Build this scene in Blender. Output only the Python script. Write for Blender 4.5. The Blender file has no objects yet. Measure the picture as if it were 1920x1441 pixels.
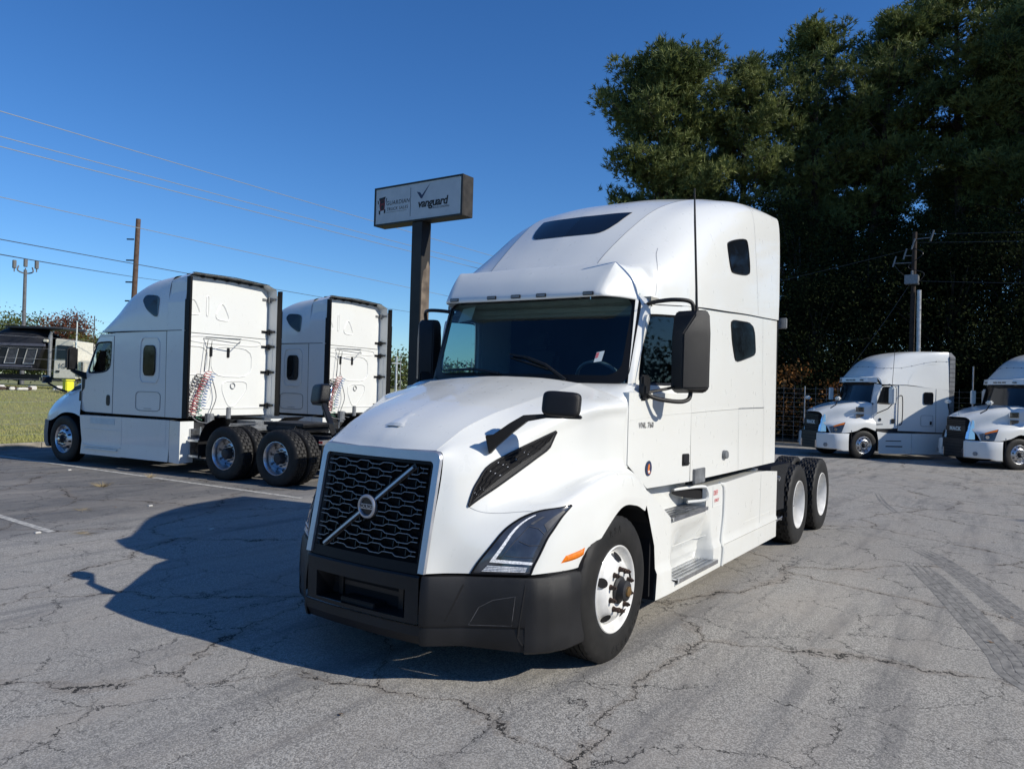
import bpy, bmesh, math, random
import numpy as np
from mathutils import Vector, Matrix, geometry
random.seed(7)
R = math.radians
scene = bpy.context.scene
# ---------------------------------------------------------------- camera
CAM = (4.7734, 3.5427, 1.8707); YAW, PITCH, ROLL, FPX = 3.7380, .0044, .0290, 1409.94
fw = Vector((math.cos(YAW)*math.cos(PITCH), math.sin(YAW)*math.cos(PITCH), math.sin(PITCH)))
rt = Vector((math.sin(YAW), -math.cos(YAW), 0)); up = rt.cross(fw)
r2 = math.cos(ROLL)*rt+math.sin(ROLL)*up; u2 = -math.sin(ROLL)*rt+math.cos(ROLL)*up
cd = bpy.data.cameras.new('camera'); cam = bpy.data.objects.new('camera', cd); scene.collection.objects.link(cam)
cam.matrix_world = Matrix(((r2.x, u2.x, -fw.x, CAM[0]), (r2.y, u2.y, -fw.y, CAM[1]), (r2.z, u2.z, -fw.z, CAM[2]), (0, 0, 0, 1)))
cd.sensor_width = 36; cd.lens = FPX/1920*36; cd.clip_start = .05; cd.clip_end = 3000
scene.camera = cam
# ---------------------------------------------------------------- light
TO_SUN = Vector((-.30, 1.45, 1.0)).normalized()
EL = math.asin(TO_SUN.z); AZ = math.atan2(TO_SUN.x, TO_SUN.y)
world = bpy.data.worlds.new('World'); scene.world = world; world.use_nodes = True
wn = world.node_tree; wn.nodes.clear()
sky = wn.nodes.new('ShaderNodeTexSky'); sky.sky_type = 'NISHITA'; sky.sun_disc = False
sky.sun_elevation = EL; sky.sun_rotation = AZ; sky.air_density = 1.0; sky.dust_density = 0; sky.ozone_density = 2.0; sky.altitude = 300
bg = wn.nodes.new('ShaderNodeBackground'); bg.inputs['Strength'].default_value = .114
wo = wn.nodes.new('ShaderNodeOutputWorld')
hs = wn.nodes.new('ShaderNodeHueSaturation'); hs.inputs['Saturation'].default_value = 1.24; wn.links.new(sky.outputs[0], hs.inputs['Color']); wb = wn.nodes.new('ShaderNodeMix'); wb.data_type = 'RGBA'; wb.blend_type = 'MULTIPLY'; wb.inputs[0].default_value = 1; wb.inputs[7].default_value = (.66, .90, 1.20, 1); wn.links.new(hs.outputs[0], wb.inputs[6]); wn.links.new(wb.outputs[2], bg.inputs[0]); wn.links.new(bg.outputs[0], wo.inputs[0])
sd = bpy.data.lights.new('sun', 'SUN'); sd.energy = 5.0; sd.angle = R(.53); sd.color = (1, .95, .85)
sun = bpy.data.objects.new('sun', sd); scene.collection.objects.link(sun)
sun.rotation_euler = TO_SUN.to_track_quat('Z', 'Y').to_euler(); sun.location = (0, 0, 30)
scene.view_settings.view_transform = 'Standard'; scene.view_settings.look = 'None'
scene.view_settings.exposure = -.08; scene.view_settings.gamma = 1; scene.view_settings.use_curve_mapping = False
scene.render.resolution_x = 1024; scene.render.resolution_y = 768
# ---------------------------------------------------------------- materials
def nodes_of(m): return m.node_tree.nodes, m.node_tree.links
def mat(name, col, rough=.5, metal=0, noise=0, nscale=8, bump=0, bscale=60, coat=0, spec=.5, col2=None, detail=4, dist=0):
    m = bpy.data.materials.new(name); m.use_nodes = True; N, L = nodes_of(m)
    b = N['Principled BSDF']; b.inputs['Roughness'].default_value = rough; b.inputs['Metallic'].default_value = metal
    b.inputs['Coat Weight'].default_value = coat; b.inputs['Coat Roughness'].default_value = .06
    b.inputs['Specular IOR Level'].default_value = spec
    c = (*col, 1); b.inputs['Base Color'].default_value = c
    tc = N.new('ShaderNodeTexCoord')
    if noise or col2:
        t = N.new('ShaderNodeTexNoise'); t.inputs['Scale'].default_value = nscale; t.inputs['Detail'].default_value = detail; t.inputs['Distortion'].default_value = dist
        L.new(tc.outputs['Object'], t.inputs['Vector'])
        r = N.new('ShaderNodeValToRGB'); L.new(t.outputs['Fac'], r.inputs['Fac'])
        a = col2 if col2 else tuple(x*(1-noise) for x in col)
        bb = col if col2 else tuple(min(1, x*(1+noise)) for x in col)
        r.color_ramp.elements[0].position = .35; r.color_ramp.elements[0].color = (*a, 1)
        r.color_ramp.elements[1].position = .65; r.color_ramp.elements[1].color = (*bb, 1)
        L.new(r.outputs[0], b.inputs['Base Color'])
        rr = N.new('ShaderNodeMapRange'); L.new(t.outputs['Fac'], rr.inputs['Value'])
        rr.inputs['To Min'].default_value = max(0, rough-.08); rr.inputs['To Max'].default_value = min(1, rough+.1); L.new(rr.outputs[0], b.inputs['Roughness'])
    if bump:
        t2 = N.new('ShaderNodeTexNoise'); t2.inputs['Scale'].default_value = bscale; t2.inputs['Detail'].default_value = 3
        L.new(tc.outputs['Object'], t2.inputs['Vector'])
        bp = N.new('ShaderNodeBump'); bp.inputs['Strength'].default_value = bump; bp.inputs['Distance'].default_value = .01
        L.new(t2.outputs['Fac'], bp.inputs['Height']); L.new(bp.outputs[0], b.inputs['Normal'])
    return m
def paint(name, col, dirt=.06, rough=.28, coat=.6, wave=.05):
    """vehicle paint: faint dust film, road dirt that fades upwards, slightly wavy panels"""
    m = bpy.data.materials.new(name); m.use_nodes = True; N, L = nodes_of(m); b = N['Principled BSDF']
    b.inputs['Coat Weight'].default_value = coat; b.inputs['Coat Roughness'].default_value = .05
    tc = N.new('ShaderNodeTexCoord')
    n1 = N.new('ShaderNodeTexNoise'); n1.inputs['Scale'].default_value = 1.7; n1.inputs['Detail'].default_value = 9; n1.inputs['Roughness'].default_value = .65
    mp = N.new('ShaderNodeMapping'); mp.inputs['Scale'].default_value = (1.2, 1.2, .7)
    L.new(tc.outputs['Object'], mp.inputs[0]); L.new(mp.outputs[0], n1.inputs['Vector'])
    sx = N.new('ShaderNodeSeparateXYZ'); L.new(tc.outputs['Object'], sx.inputs[0])
    mr = N.new('ShaderNodeMapRange'); mr.inputs['From Min'].default_value = 1.5; mr.inputs['From Max'].default_value = .25
    mr.inputs['To Min'].default_value = .25; mr.inputs['To Max'].default_value = 1; L.new(sx.outputs['Z'], mr.inputs['Value'])
    mu = N.new('ShaderNodeMath'); mu.operation = 'MULTIPLY'
    r = N.new('ShaderNodeMapRange'); r.inputs['From Min'].default_value = .46; r.inputs['From Max'].default_value = .80; L.new(n1.outputs['Fac'], r.inputs['Value'])
    L.new(r.outputs[0], mu.inputs[0]); L.new(mr.outputs[0], mu.inputs[1])
    mu2 = N.new('ShaderNodeMath'); mu2.operation = 'MULTIPLY'; mu2.inputs[1].default_value = dirt*5; L.new(mu.outputs[0], mu2.inputs[0])
    mx = N.new('ShaderNodeMix'); mx.data_type = 'RGBA'; L.new(mu2.outputs[0], mx.inputs[0])
    mx.inputs[6].default_value = (*col, 1); mx.inputs[7].default_value = (col[0]*.72, col[1]*.67, col[2]*.58, 1)
    L.new(mx.outputs[2], b.inputs['Base Color'])
    n3 = N.new('ShaderNodeTexNoise'); n3.inputs['Scale'].default_value = 14; n3.inputs['Detail'].default_value = 6; L.new(mp.outputs[0], n3.inputs['Vector'])
    r3 = N.new('ShaderNodeMapRange'); r3.inputs['To Min'].default_value = rough-.08; r3.inputs['To Max'].default_value = rough+.14; L.new(n3.outputs['Fac'], r3.inputs['Value']); L.new(r3.outputs[0], b.inputs['Roughness'])
    n2 = N.new('ShaderNodeTexNoise'); n2.inputs['Scale'].default_value = 2.3; n2.inputs['Detail'].default_value = 1; L.new(tc.outputs['Object'], n2.inputs['Vector'])
    bp = N.new('ShaderNodeBump'); bp.inputs['Strength'].default_value = wave; bp.inputs['Distance'].default_value = .05
    L.new(n2.outputs['Fac'], bp.inputs['Height']); L.new(bp.outputs[0], b.inputs['Normal'])
    return m
WHITE = paint('white_paint', (.76, .762, .72), dirt=.05)
WHITE2 = paint('white_paint_far', (.75, .755, .72), dirt=.05)
WHEELW = mat('white_wheel_enamel', (.72, .71, .68), .35, noise=.10, nscale=9, coat=.2)
BLACKP = mat('black_textured_plastic', (.010, .010, .011), .46, spec=.38, noise=.35, nscale=3, bump=.25, bscale=700, detail=8)
DARK = mat('dark_trim', (.012, .012, .013), .35, noise=.2)
VOID = mat('unlit_black', (.004, .004, .005), .9)
RUB = mat('tyre_rubber', (.008, .008, .008), .60, spec=.35, nscale=7, bump=.12, bscale=200, detail=8, col2=(.017, .016, .015))
CHROME = mat('chrome', (.8, .8, .82), .12, metal=1, noise=.05)
SILVER = mat('silver_grille_paint', (.50, .51, .54), .34, metal=.75, noise=.05)
ALU = mat('aluminium', (.62, .63, .65), .30, metal=1, noise=.14, nscale=12)
STEELG = mat('grey_steel', (.22, .23, .24), .5, metal=.4, noise=.2, nscale=14)
FRAMEM = mat('chassis_black', (.02, .02, .022), .55, noise=.5, nscale=6, detail=8)
RUST = mat('rusty_steel', (.055, .032, .022), .7, noise=.5, nscale=30, bump=.3, bscale=160)
BRASS = mat('brass_cap', (.45, .28, .12), .4, metal=1, noise=.2)
GASKET = mat('black_gasket', (.005, .005, .006), .5, spec=.25)
BARM = mat('dull_grille_bar', (.24, .235, .24), .42, metal=.6, noise=.15, nscale=20)
TINT = mat('tinted_glass', (.006, .007, .009), .06, noise=.1, spec=.5)
AMBER = mat('amber_lens', (.80, .20, .015), .18, noise=.12, nscale=60)
REDL = mat('red_lens', (.55, .02, .02), .2, noise=.1)
LENS = mat('clear_lens_insert', (.80, .81, .82), .2, metal=.0, noise=.25, nscale=80)
HLDARK = mat('headlamp_interior', (.038, .042, .052), .12, noise=.5, nscale=6, coat=1)
PAPER = mat('paper', (.62, .68, .66), .8, noise=.05)
REDP = mat('red_print', (.66, .16, .17), .6, noise=.05)
NAVY = mat('navy_print', (.02, .035, .09), .5, noise=.05)
ORANGE = mat('orange_print', (.75, .22, .05), .5, noise=.1)
BLACKPR = mat('black_print', (.01, .01, .012), .6, noise=.05)
INTER = mat('cab_interior_vinyl', (.016, .018, .023), .7, noise=.2)
HEADL = mat('headliner_fabric', (.30, .29, .25), .9, noise=.08)
def glass_mat(name, tint, alpha):
    m = bpy.data.materials.new(name); m.use_nodes = True; N, L = nodes_of(m)
    for n in list(N): N.remove(n)
    o = N.new('ShaderNodeOutputMaterial'); t = N.new('ShaderNodeBsdfTransparent'); t.inputs[0].default_value = (*tint, 1)
    g = N.new('ShaderNodeBsdfGlossy'); g.inputs['Roughness'].default_value = .02; g.inputs[0].default_value = (.9, .95, 1, 1)
    ge = N.new('ShaderNodeNewGeometry'); dt = N.new('ShaderNodeVectorMath'); dt.operation = 'DOT_PRODUCT'; L.new(ge.outputs['Incoming'], dt.inputs[0]); L.new(ge.outputs['Normal'], dt.inputs[1])
    def mm(op, a, b=None):
        n = N.new('ShaderNodeMath'); n.operation = op
        for k, v in enumerate((a, b)):
            if v is None: continue
            if isinstance(v, (int, float)): n.inputs[k].default_value = v
            else: L.new(v, n.inputs[k])
        return n.outputs[0]
    fz = mm('ADD', mm('MULTIPLY', mm('POWER', mm('SUBTRACT', 1.0, mm('ABSOLUTE', dt.outputs['Value'])), 5.0), .94), .042)   # reflectance of a pane, same from both sides
    nz = N.new('ShaderNodeTexNoise'); nz.inputs['Scale'].default_value = 2.5; nz.inputs['Detail'].default_value = 8
    tc = N.new('ShaderNodeTexCoord'); L.new(tc.outputs['Object'], nz.inputs['Vector'])
    mr = N.new('ShaderNodeMapRange'); mr.inputs['To Min'].default_value = alpha; mr.inputs['To Max'].default_value = alpha+.012; L.new(nz.outputs['Fac'], mr.inputs['Value'])
    ad = N.new('ShaderNodeMath'); ad.operation = 'ADD'; L.new(fz, ad.inputs[0]); L.new(mr.outputs[0], ad.inputs[1])
    mx = N.new('ShaderNodeMixShader'); L.new(ad.outputs[0], mx.inputs[0]); L.new(t.outputs[0], mx.inputs[1]); L.new(g.outputs[0], mx.inputs[2]); L.new(mx.outputs[0], o.inputs[0])
    return m
GLASS = glass_mat('window_glass', (.50, .66, .68), .0)
# ---------------------------------------------------------------- geometry helpers: every shape is (verts, faces)
def join(*gs):
    V, F = [], []
    for g in gs:
        n = len(V); V += [tuple(v) for v in g[0]]; F += [tuple(i+n for i in f) for f in g[1]]
    return V, F
def flipy(g): return [(x, -y, z) for x, y, z in g[0]], [tuple(reversed(f)) for f in g[1]]
def both(g): return join(g, flipy(g))
def pod(c, ax, ay, az, p=5, n=24, m=14):
    """rounded box (superellipsoid) with half-axes ax, ay, az"""
    c, ax, ay, az = Vector(c), Vector(ax), Vector(ay), Vector(az); e = 2/p; V = []; F = []
    f = lambda t: math.copysign(abs(t)**e, t)
    for i in range(m+1):
        a = -math.pi/2+math.pi*i/m
        for k in range(n):
            b = 2*math.pi*k/n; V.append(tuple(c+ax*(f(math.cos(a))*f(math.cos(b)))+ay*(f(math.cos(a))*f(math.sin(b)))+az*f(math.sin(a))))
    for i in range(m):
        for k in range(n): F.append((i*n+k, i*n+(k+1) % n, (i+1)*n+(k+1) % n, (i+1)*n+k))
    return V, F
def move(g, d): return [(x+d[0], y+d[1], z+d[2]) for x, y, z in g[0]], g[1]
def xf(g, M): return [tuple(M @ Vector(v)) for v in g[0]], g[1]
def link(o, parent=None):
    scene.collection.objects.link(o)
    if parent: o.parent = parent
    return o
def part(name, g, m, parent=None, smooth=False, angle=35, kind=None, label=None, bevel=0):
    me = bpy.data.meshes.new(name); me.from_pydata([tuple(map(float, v)) for v in g[0]], [], g[1]); me.validate(); me.materials.append(m)
    bm = bmesh.new(); bm.from_mesh(me)
    bmesh.ops.remove_doubles(bm, verts=bm.verts, dist=1e-5)
    bmesh.ops.recalc_face_normals(bm, faces=bm.faces)
    if bevel:
        es = [e for e in bm.edges if len(e.link_faces) == 2 and e.calc_face_angle(0) > R(38)]
        bmesh.ops.bevel(bm, geom=es, offset=bevel, segments=2, affect='EDGES', clamp_overlap=True)
    bm.to_mesh(me); bm.free()
    if smooth or bevel:
        me.shade_smooth()
        try: me.set_sharp_from_angle(angle=R(angle))
        except Exception: pass
    o = bpy.data.objects.new(name, me)
    if kind: o['kind'] = kind
    if label: o['label'] = label
    return link(o, parent)
def thing(name, label, cat, loc=(0, 0, 0), rz=0, group=None, o=None):
    if o is None: o = link(bpy.data.objects.new(name, None)); o.empty_display_size = .3
    o.location = loc; o.rotation_euler = (0, 0, rz); o['label'] = label; o['category'] = cat
    if group: o['group'] = group
    return o
def tag(o, label, cat, group=None):
    o['label'] = label; o['category'] = cat
    if group: o['group'] = group
    return o
def copy_tree(o, parent=None):
    c = o.copy(); scene.collection.objects.link(c); c.parent = parent
    for ch in list(o.children): copy_tree(ch, c)
    return c
def box(x0, x1, y0, y1, z0, z1):
    V = [(x, y, z) for x in (x0, x1) for y in (y0, y1) for z in (z0, z1)]
    return V, [(0, 1, 3, 2), (4, 6, 7, 5), (0, 4, 5, 1), (2, 3, 7, 6), (0, 2, 6, 4), (1, 5, 7, 3)]
def cyl(p, q, r, r2=None, n=16, caps=True):
    r2 = r if r2 is None else r2; p = Vector(p); q = Vector(q); d = (q-p).normalized()
    a = d.orthogonal().normalized(); b = d.cross(a)
    V = [tuple(c+(a*math.cos(t)+b*math.sin(t))*rr) for c, rr in ((p, r), (q, r2)) for t in [2*math.pi*i/n for i in range(n)]]
    F = [(i, (i+1) % n, n+(i+1) % n, n+i) for i in range(n)]
    if caps: F += [tuple(range(n))[::-1], tuple(range(n, 2*n))]
    return V, F
def tube(path, r, n=8, closed=False, caps=True):
    P = [Vector(p) for p in path]; rs = r if isinstance(r, (list, tuple)) else [r]*len(P)
    V = []; a = None
    for i, p in enumerate(P):
        d = (P[min(i+1, len(P)-1)]-P[max(i-1, 0)]).normalized()
        a = d.orthogonal() if a is None else a-d*a.dot(d)
        a.normalize(); b = d.cross(a)
        V += [tuple(p+(a*math.cos(t)+b*math.sin(t))*rs[i]) for t in [2*math.pi*k/n for k in range(n)]]
    F = [(i*n+k, i*n+(k+1) % n, (i+1)*n+(k+1) % n, (i+1)*n+k) for i in range(len(P)-1) for k in range(n)]
    if caps: F += [tuple(range(n))[::-1], tuple(range((len(P)-1)*n, len(P)*n))]
    return V, F
def curve(pts, k=8):
    """Catmull-Rom through 3D points"""
    a = np.array(pts, float); a = np.concatenate([2*a[:1]-a[1:2], a, 2*a[-1:]-a[-2:-1]])
    out = []
    for i in range(len(pts)-1):
        for s in range(k): out.append(tuple(cr_basis(s/k) @ a[i:i+4]))
    out.append(tuple(pts[-1])); return out
def lathe(prof, n=48, axis='y', c=(0, 0, 0)):
    """prof: (radius, along) list; spun about the y axis"""
    V, F = [], []; m = len(prof)
    for i in range(n):
        t = 2*math.pi*i/n
        for r, y in prof: V.append((c[0]+r*math.cos(t), c[1]+y, c[2]+r*math.sin(t)))
    for i in range(n):
        for j in range(m-1): F.append((i*m+j, i*m+j+1, ((i+1) % n)*m+j+1, ((i+1) % n)*m+j))
    return V, F
def chaikin(p, it=2, k=.25):
    for _ in range(it):
        q = []
        for i in range(len(p)):
            a = np.array(p[i], float); b = np.array(p[(i+1) % len(p)], float)
            q += [tuple(a*(1-k)+b*k), tuple(a*k+b*(1-k))]
        p = q
    return p
def tess(loops):
    """2D loops (outer first, then holes) -> verts2d, tris"""
    vs = [p for l in loops for p in l]
    return vs, geometry.tessellate_polygon([[Vector((p[0], p[1], 0)) for p in l] for l in loops])
def plate(loops, place, t=0):
    """flat plate with holes: place(a, b, d) -> 3D; thickness t along d"""
    vs, T = tess(loops); V = [place(a, b, 0) for a, b in vs]; F = [tuple(f) for f in T]
    if t:
        n = len(V); V += [place(a, b, -t) for a, b in vs]; F += [tuple(i+n for i in reversed(f)) for f in T]
        k = 0
        for l in loops:
            m = len(l); F += [(k+i, k+(i+1) % m, n+k+(i+1) % m, n+k+i) for i in range(m)]; k += m
    return V, F
def strip(net, uv, w, off, k=1):
    """thin ribbon on a net surface along uv points; w = half width in metres"""
    P = [net.at(u, v) for u, v in uv]; N = [net.normal(u, v)*net.sgn for u, v in uv]; V = []; F = []
    for i in range(len(P)):
        d = P[min(i+1, len(P)-1)]-P[max(i-1, 0)]; s = np.cross(d, N[i]); s /= np.linalg.norm(s)+1e-9
        V += [tuple(P[i]+N[i]*off+s*w), tuple(P[i]+N[i]*off-s*w)]
    for i in range(len(P)-1): F.append((2*i, 2*i+1, 2*i+3, 2*i+2))
    return V, F
def uvline(pts, k=8):
    return [(p[0], p[1]) for p in curve([(a, b, 0) for a, b in pts], k)]
def resample(p, n):
    p = np.array(p, float); d = np.r_[0, np.cumsum(np.linalg.norm(np.diff(p, axis=0), axis=1))]; t = np.linspace(0, d[-1], n)
    return [tuple(np.interp(x, d, p[:, k]) for k in range(p.shape[1])) for x in t]
def patch(net, top, bot, off, n=24, m=6, edge=0):
    """panel between two uv polylines, lying off metres proud of the net surface"""
    a = resample(uvline(top, 4), n); b = resample(uvline(bot, 4), n)
    V = []; F = []
    for i in range(n):
        for j in range(m):
            s = j/(m-1); u = a[i][0]*(1-s)+b[i][0]*s; v = a[i][1]*(1-s)+b[i][1]*s
            o = off
            if edge and (j in (0, m-1) or i in (0, n-1)): o = edge
            V.append(tuple(net.off(u, v, o)))
    for i in range(n-1):
        for j in range(m-1): F.append((i*m+j, (i+1)*m+j, (i+1)*m+j+1, i*m+j+1))
    return V, F
def text_geo(s, size, extrude=.002, spacing=1.0, bold=0, shear=0):
    """lettering as a mesh in the xz plane, centred, facing -y (before placing)"""
    cu = bpy.data.curves.new('lettering', 'FONT'); cu.body = s; cu.size = size; cu.extrude = extrude; cu.offset = bold
    cu.align_x = 'CENTER'; cu.align_y = 'CENTER'; cu.space_character = spacing; cu.resolution_u = 3; cu.shear = shear
    o = bpy.data.objects.new('lettering', cu); scene.collection.objects.link(o)
    dg = bpy.context.evaluated_depsgraph_get(); me = bpy.data.meshes.new_from_object(o.evaluated_get(dg))
    V = [tuple(v.co) for v in me.vertices]; F = [tuple(p.vertices) for p in me.polygons]
    bpy.data.objects.remove(o); bpy.data.curves.remove(cu); bpy.data.meshes.remove(me)
    return V, F
def place(g, o, xa, ya):
    """put a flat xy-plane shape at o with its x axis along xa and its y axis along ya"""
    o = Vector(o); xa = Vector(xa).normalized(); ya = Vector(ya); ya = (ya-xa*ya.dot(xa)).normalized(); za = xa.cross(ya)
    return [tuple(o+xa*v[0]+ya*v[1]+za*v[2]) for v in g[0]], g[1]
# six-sided solid
def hullbox(P, Q):
    """six-sided solid from two quads (same winding)"""
    V = list(P)+list(Q); return V, [(0, 1, 2, 3), (7, 6, 5, 4)]+[(i, (i+1) % 4, 4+(i+1) % 4, 4+i) for i in range(4)]
# ---------------------------------------------------------------- smooth control nets
def cr_basis(t):
    t2 = t*t; t3 = t2*t
    return np.array([-.5*t+t2-.5*t3, 1-2.5*t2+1.5*t3, .5*t+2*t2-1.5*t3, -.5*t2+.5*t3])

class Net:
    """Catmull-Rom surface through a grid of control points [col][row] -> (x, y, z)."""
    def __init__(self, cols, creases=()):
        self.cz = creases
        a = np.array(cols, float)
        a = np.concatenate([2*a[:1]-a[1:2], a, 2*a[-1:]-a[-2:-1]], 0)
        a = np.concatenate([2*a[:, :1]-a[:, 1:2], a, 2*a[:, -1:]-a[:, -2:-1]], 1)
        self.a = a; self.nc = a.shape[0]-2; self.nr = a.shape[1]-2
    def at(self, u, v):
        i = min(max(int(math.floor(u)), 0), self.nc-2); j = min(max(int(math.floor(v)), 0), self.nr-2)
        bu = cr_basis(u-i); bv = cr_basis(v-j)
        p = self.a[i:i+4, j:j+4]
        if j in self.cz or j+1 in self.cz:
            p = p.copy()
            if j in self.cz: p[:, 0] = 2*p[:, 1]-p[:, 2]
            if j+1 in self.cz: p[:, 3] = 2*p[:, 2]-p[:, 1]
        return np.einsum('i,j,ijk->k', bu, bv, p)
    def normal(self, u, v):
        e = .02
        du = self.at(min(u+e, self.nc-1), v)-self.at(max(u-e, 0), v)
        dv = self.at(u, min(v+e, self.nr-1))-self.at(u, max(v-e, 0))
        n = np.cross(du, dv); return n/(np.linalg.norm(n)+1e-12)
    def off(self, u, v, d):
        n = self.normal(u, v)
        return self.at(u, v)+n*d*self.sgn
    sgn = 1
    def mesh(self, k=6, u0=0, u1=None, v0=0, v1=None, skip=None):
        u1 = self.nc-1 if u1 is None else u1; v1 = self.nr-1 if v1 is None else v1
        nu = int((u1-u0)*k)+1; nv = int((v1-v0)*k)+1
        us = np.linspace(u0, u1, nu); vs = np.linspace(v0, v1, nv)
        V = [tuple(self.at(u, v)) for u in us for v in vs]
        F = [(i*nv+j, (i+1)*nv+j, (i+1)*nv+j+1, i*nv+j+1) for i in range(nu-1) for j in range(nv-1)
             if not (skip and skip((us[i]+us[i+1])/2, (vs[j]+vs[j+1])/2))]
        return V, F

HOOD = Net([
 [(1.135,0,1.447),(1.125,.24,1.455),(1.09,.476,1.46),(1.09,.530,1.44),(1.108,.545,1.34),(1.13,.545,1.22),(1.155,.54,1.10),(1.175,.535,.98),(1.20,.53,.85),(1.23,.525,.712)],
 [(1.04,0,1.545),(1.025,.25,1.54),(.985,.497,1.525),(1.00,.575,1.465),(1.03,.61,1.35),(1.05,.625,1.22),(1.065,.635,1.10),(1.085,.64,.98),(1.10,.64,.85),(1.12,.62,.712)],
 [(.87,0,1.645),(.86,.28,1.635),(.84,.522,1.605),(.85,.665,1.50),(.89,.69,1.39),(.92,.705,1.24),(.94,.725,1.12),(.96,.76,1.0),(.98,.79,.86),(1.0,.775,.712)],
 [(.63,0,1.73),(.62,.3,1.72),(.6,.56,1.69),(.62,.755,1.58),(.66,.79,1.46),(.69,.81,1.30),(.71,.85,1.16),(.77,.925,1.07),(.83,.96,.88),(.89,.945,.712)],
 [(.4,0,1.79),(.4,.32,1.778),(.38,.60,1.748),(.4,.84,1.66),(.42,.88,1.53),(.44,.895,1.38),(.46,.94,1.20),(.57,1.09,1.13),(.68,1.10,.92),(.77,1.075,.715)],
 [(.15,0,1.85),(.15,.34,1.84),(.14,.645,1.81),(.15,.95,1.73),(.16,.965,1.60),(.18,.975,1.42),(.2,1.01,1.27),(.3,1.165,1.23),(.39,1.19,.98),(.40,1.185,.722)],
 [(-.02,0,1.895),(-.02,.35,1.885),(-.02,.675,1.852),(0,1.035,1.77),(0,1.045,1.65),(0,1.045,1.45),(0,1.07,1.31),(.1,1.2,1.275),(.22,1.225,1.05),(.27,1.225,.86)],
 [(-.17,0,1.93),(-.17,.36,1.92),(-.16,.705,1.885),(-.14,1.085,1.785),(-.12,1.095,1.67),(-.12,1.09,1.45),(-.12,1.11,1.325),(-.1,1.21,1.275),(-.01,1.24,1.14),(-.02,1.24,1.05)],
 [(-.33,0,1.965),(-.33,.38,1.955),(-.3,.73,1.92),(-.27,1.11,1.80),(-.265,1.125,1.67),(-.265,1.12,1.45),(-.27,1.13,1.33),(-.32,1.205,1.25),(-.28,1.24,1.12),(-.26,1.24,1.045)],
 [(-.335,0,1.94),(-.335,.38,1.93),(-.305,.725,1.90),(-.285,1.10,1.79),(-.285,1.12,1.66),(-.285,1.115,1.45),(-.33,1.125,1.30),(-.45,1.19,1.20),(-.49,1.235,1.09),(-.43,1.24,.985)],
], (2,))
ROOF = Net([
 [(-.74,0,2.86),(-.75,.28,2.865),(-.79,.55,2.87),(-.85,.76,2.90),(-.94,.90,2.89),(-.96,.985,2.77),(-.94,1.025,2.575)],
 [(-.98,0,3.06),(-.98,.29,3.055),(-.97,.56,3.03),(-1.0,.80,2.985),(-1.06,.98,2.93),(-1.08,1.055,2.79),(-1.08,1.078,2.59)],
 [(-1.33,0,3.36),(-1.34,.31,3.35),(-1.36,.61,3.32),(-1.37,.86,3.22),(-1.37,1.05,3.07),(-1.37,1.135,2.84),(-1.37,1.145,2.612)],
 [(-1.75,0,3.63),(-1.76,.34,3.62),(-1.79,.675,3.585),(-1.8,.92,3.48),(-1.8,1.10,3.28),(-1.78,1.175,2.93),(-1.75,1.18,2.635)],
 [(-2.3,0,3.82),(-2.3,.37,3.815),(-2.3,.76,3.77),(-2.3,.99,3.68),(-2.3,1.14,3.46),(-2.3,1.188,3.0),(-2.3,1.193,2.66)],
 [(-2.9,0,3.93),(-2.9,.4,3.925),(-2.9,.84,3.89),(-2.9,1.06,3.83),(-2.9,1.17,3.64),(-2.9,1.20,3.05),(-2.9,1.2,2.69)],
 [(-3.5,0,3.985),(-3.5,.4,3.98),(-3.5,.88,3.95),(-3.5,1.09,3.90),(-3.5,1.185,3.74),(-3.5,1.21,3.1),(-3.5,1.21,2.71)],
 [(-4.03,0,4.0),(-4.03,.4,3.995),(-4.03,.9,3.97),(-4.03,1.12,3.92),(-4.03,1.198,3.78),(-4.03,1.22,3.1),(-4.03,1.22,2.73)],
], (2,))
HOOD.sgn = -1; ROOF.sgn = -1
# ---------------------------------------------------------------- wheels
def tyre_geo(Rt=.505, w=.275, rr=.297, lug=False, n=160, lo=False):
    """tyre about the y axis; outer sidewall at y=0, body towards -y"""
    if lo: n = 64
    prof = [(rr, -.012), (rr+.012, -.002), (rr+.04, .004), (rr+.09, .008), (rr+.13, .006), (Rt-.045, 0), (Rt-.022, -.008), (Rt-.008, -.02)]
    tw = w-.04; grooves = []
    k = 5 if not lug else 4
    x0 = -.026; step = (tw-.012)/k
    tp = []
    for i in range(k):
        a = x0-i*step
        tp += [(Rt, a, 0), (Rt, a-step*.5, 1), (Rt, a-step+.011, 0)]
        if i < k-1: tp += [(Rt-.013, a-step+.009, 2), (Rt-.013, a-step+.002, 2)]
    P = [(r, y, 3) for r, y in prof]+tp+[(r, -w-y, 3) for r, y in reversed(prof)]
    V, F = [], []; m = len(P)
    for i in range(n):
        t = 2*math.pi*i/n
        for j, (r, y, c) in enumerate(P):
            rad = r
            if lug and c in (0, 1):
                ph = (i+(3 if j % 2 else 0)) % 6
                if ph < 2: rad = r-.013
            elif not lug and not lo and c == 0 and i % 4 == 0: rad = r-.006
            V.append((rad*math.cos(t), y, rad*math.sin(t)))
    for i in range(n):
        for j in range(m-1): F.append((i*m+j, i*m+j+1, ((i+1) % n)*m+j+1, ((i+1) % n)*m+j))
    return V, F
def ring_text(s, r, size, ang0, step):
    gs = []
    for i, ch in enumerate(s):
        if ch == ' ': continue
        t = ang0-step*i
        g = text_geo(ch, size, .0025, bold=.002)
        radial = Vector((math.cos(t), 0, math.sin(t))); tang = Vector((-math.sin(t), 0, math.cos(t)))
        gs.append(place(g, radial*r+Vector((0, .0075, 0)), tang*-1 if False else tang.cross(Vector((0,1,0))).cross(Vector((0,1,0))), radial))
    return join(*gs)
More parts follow.
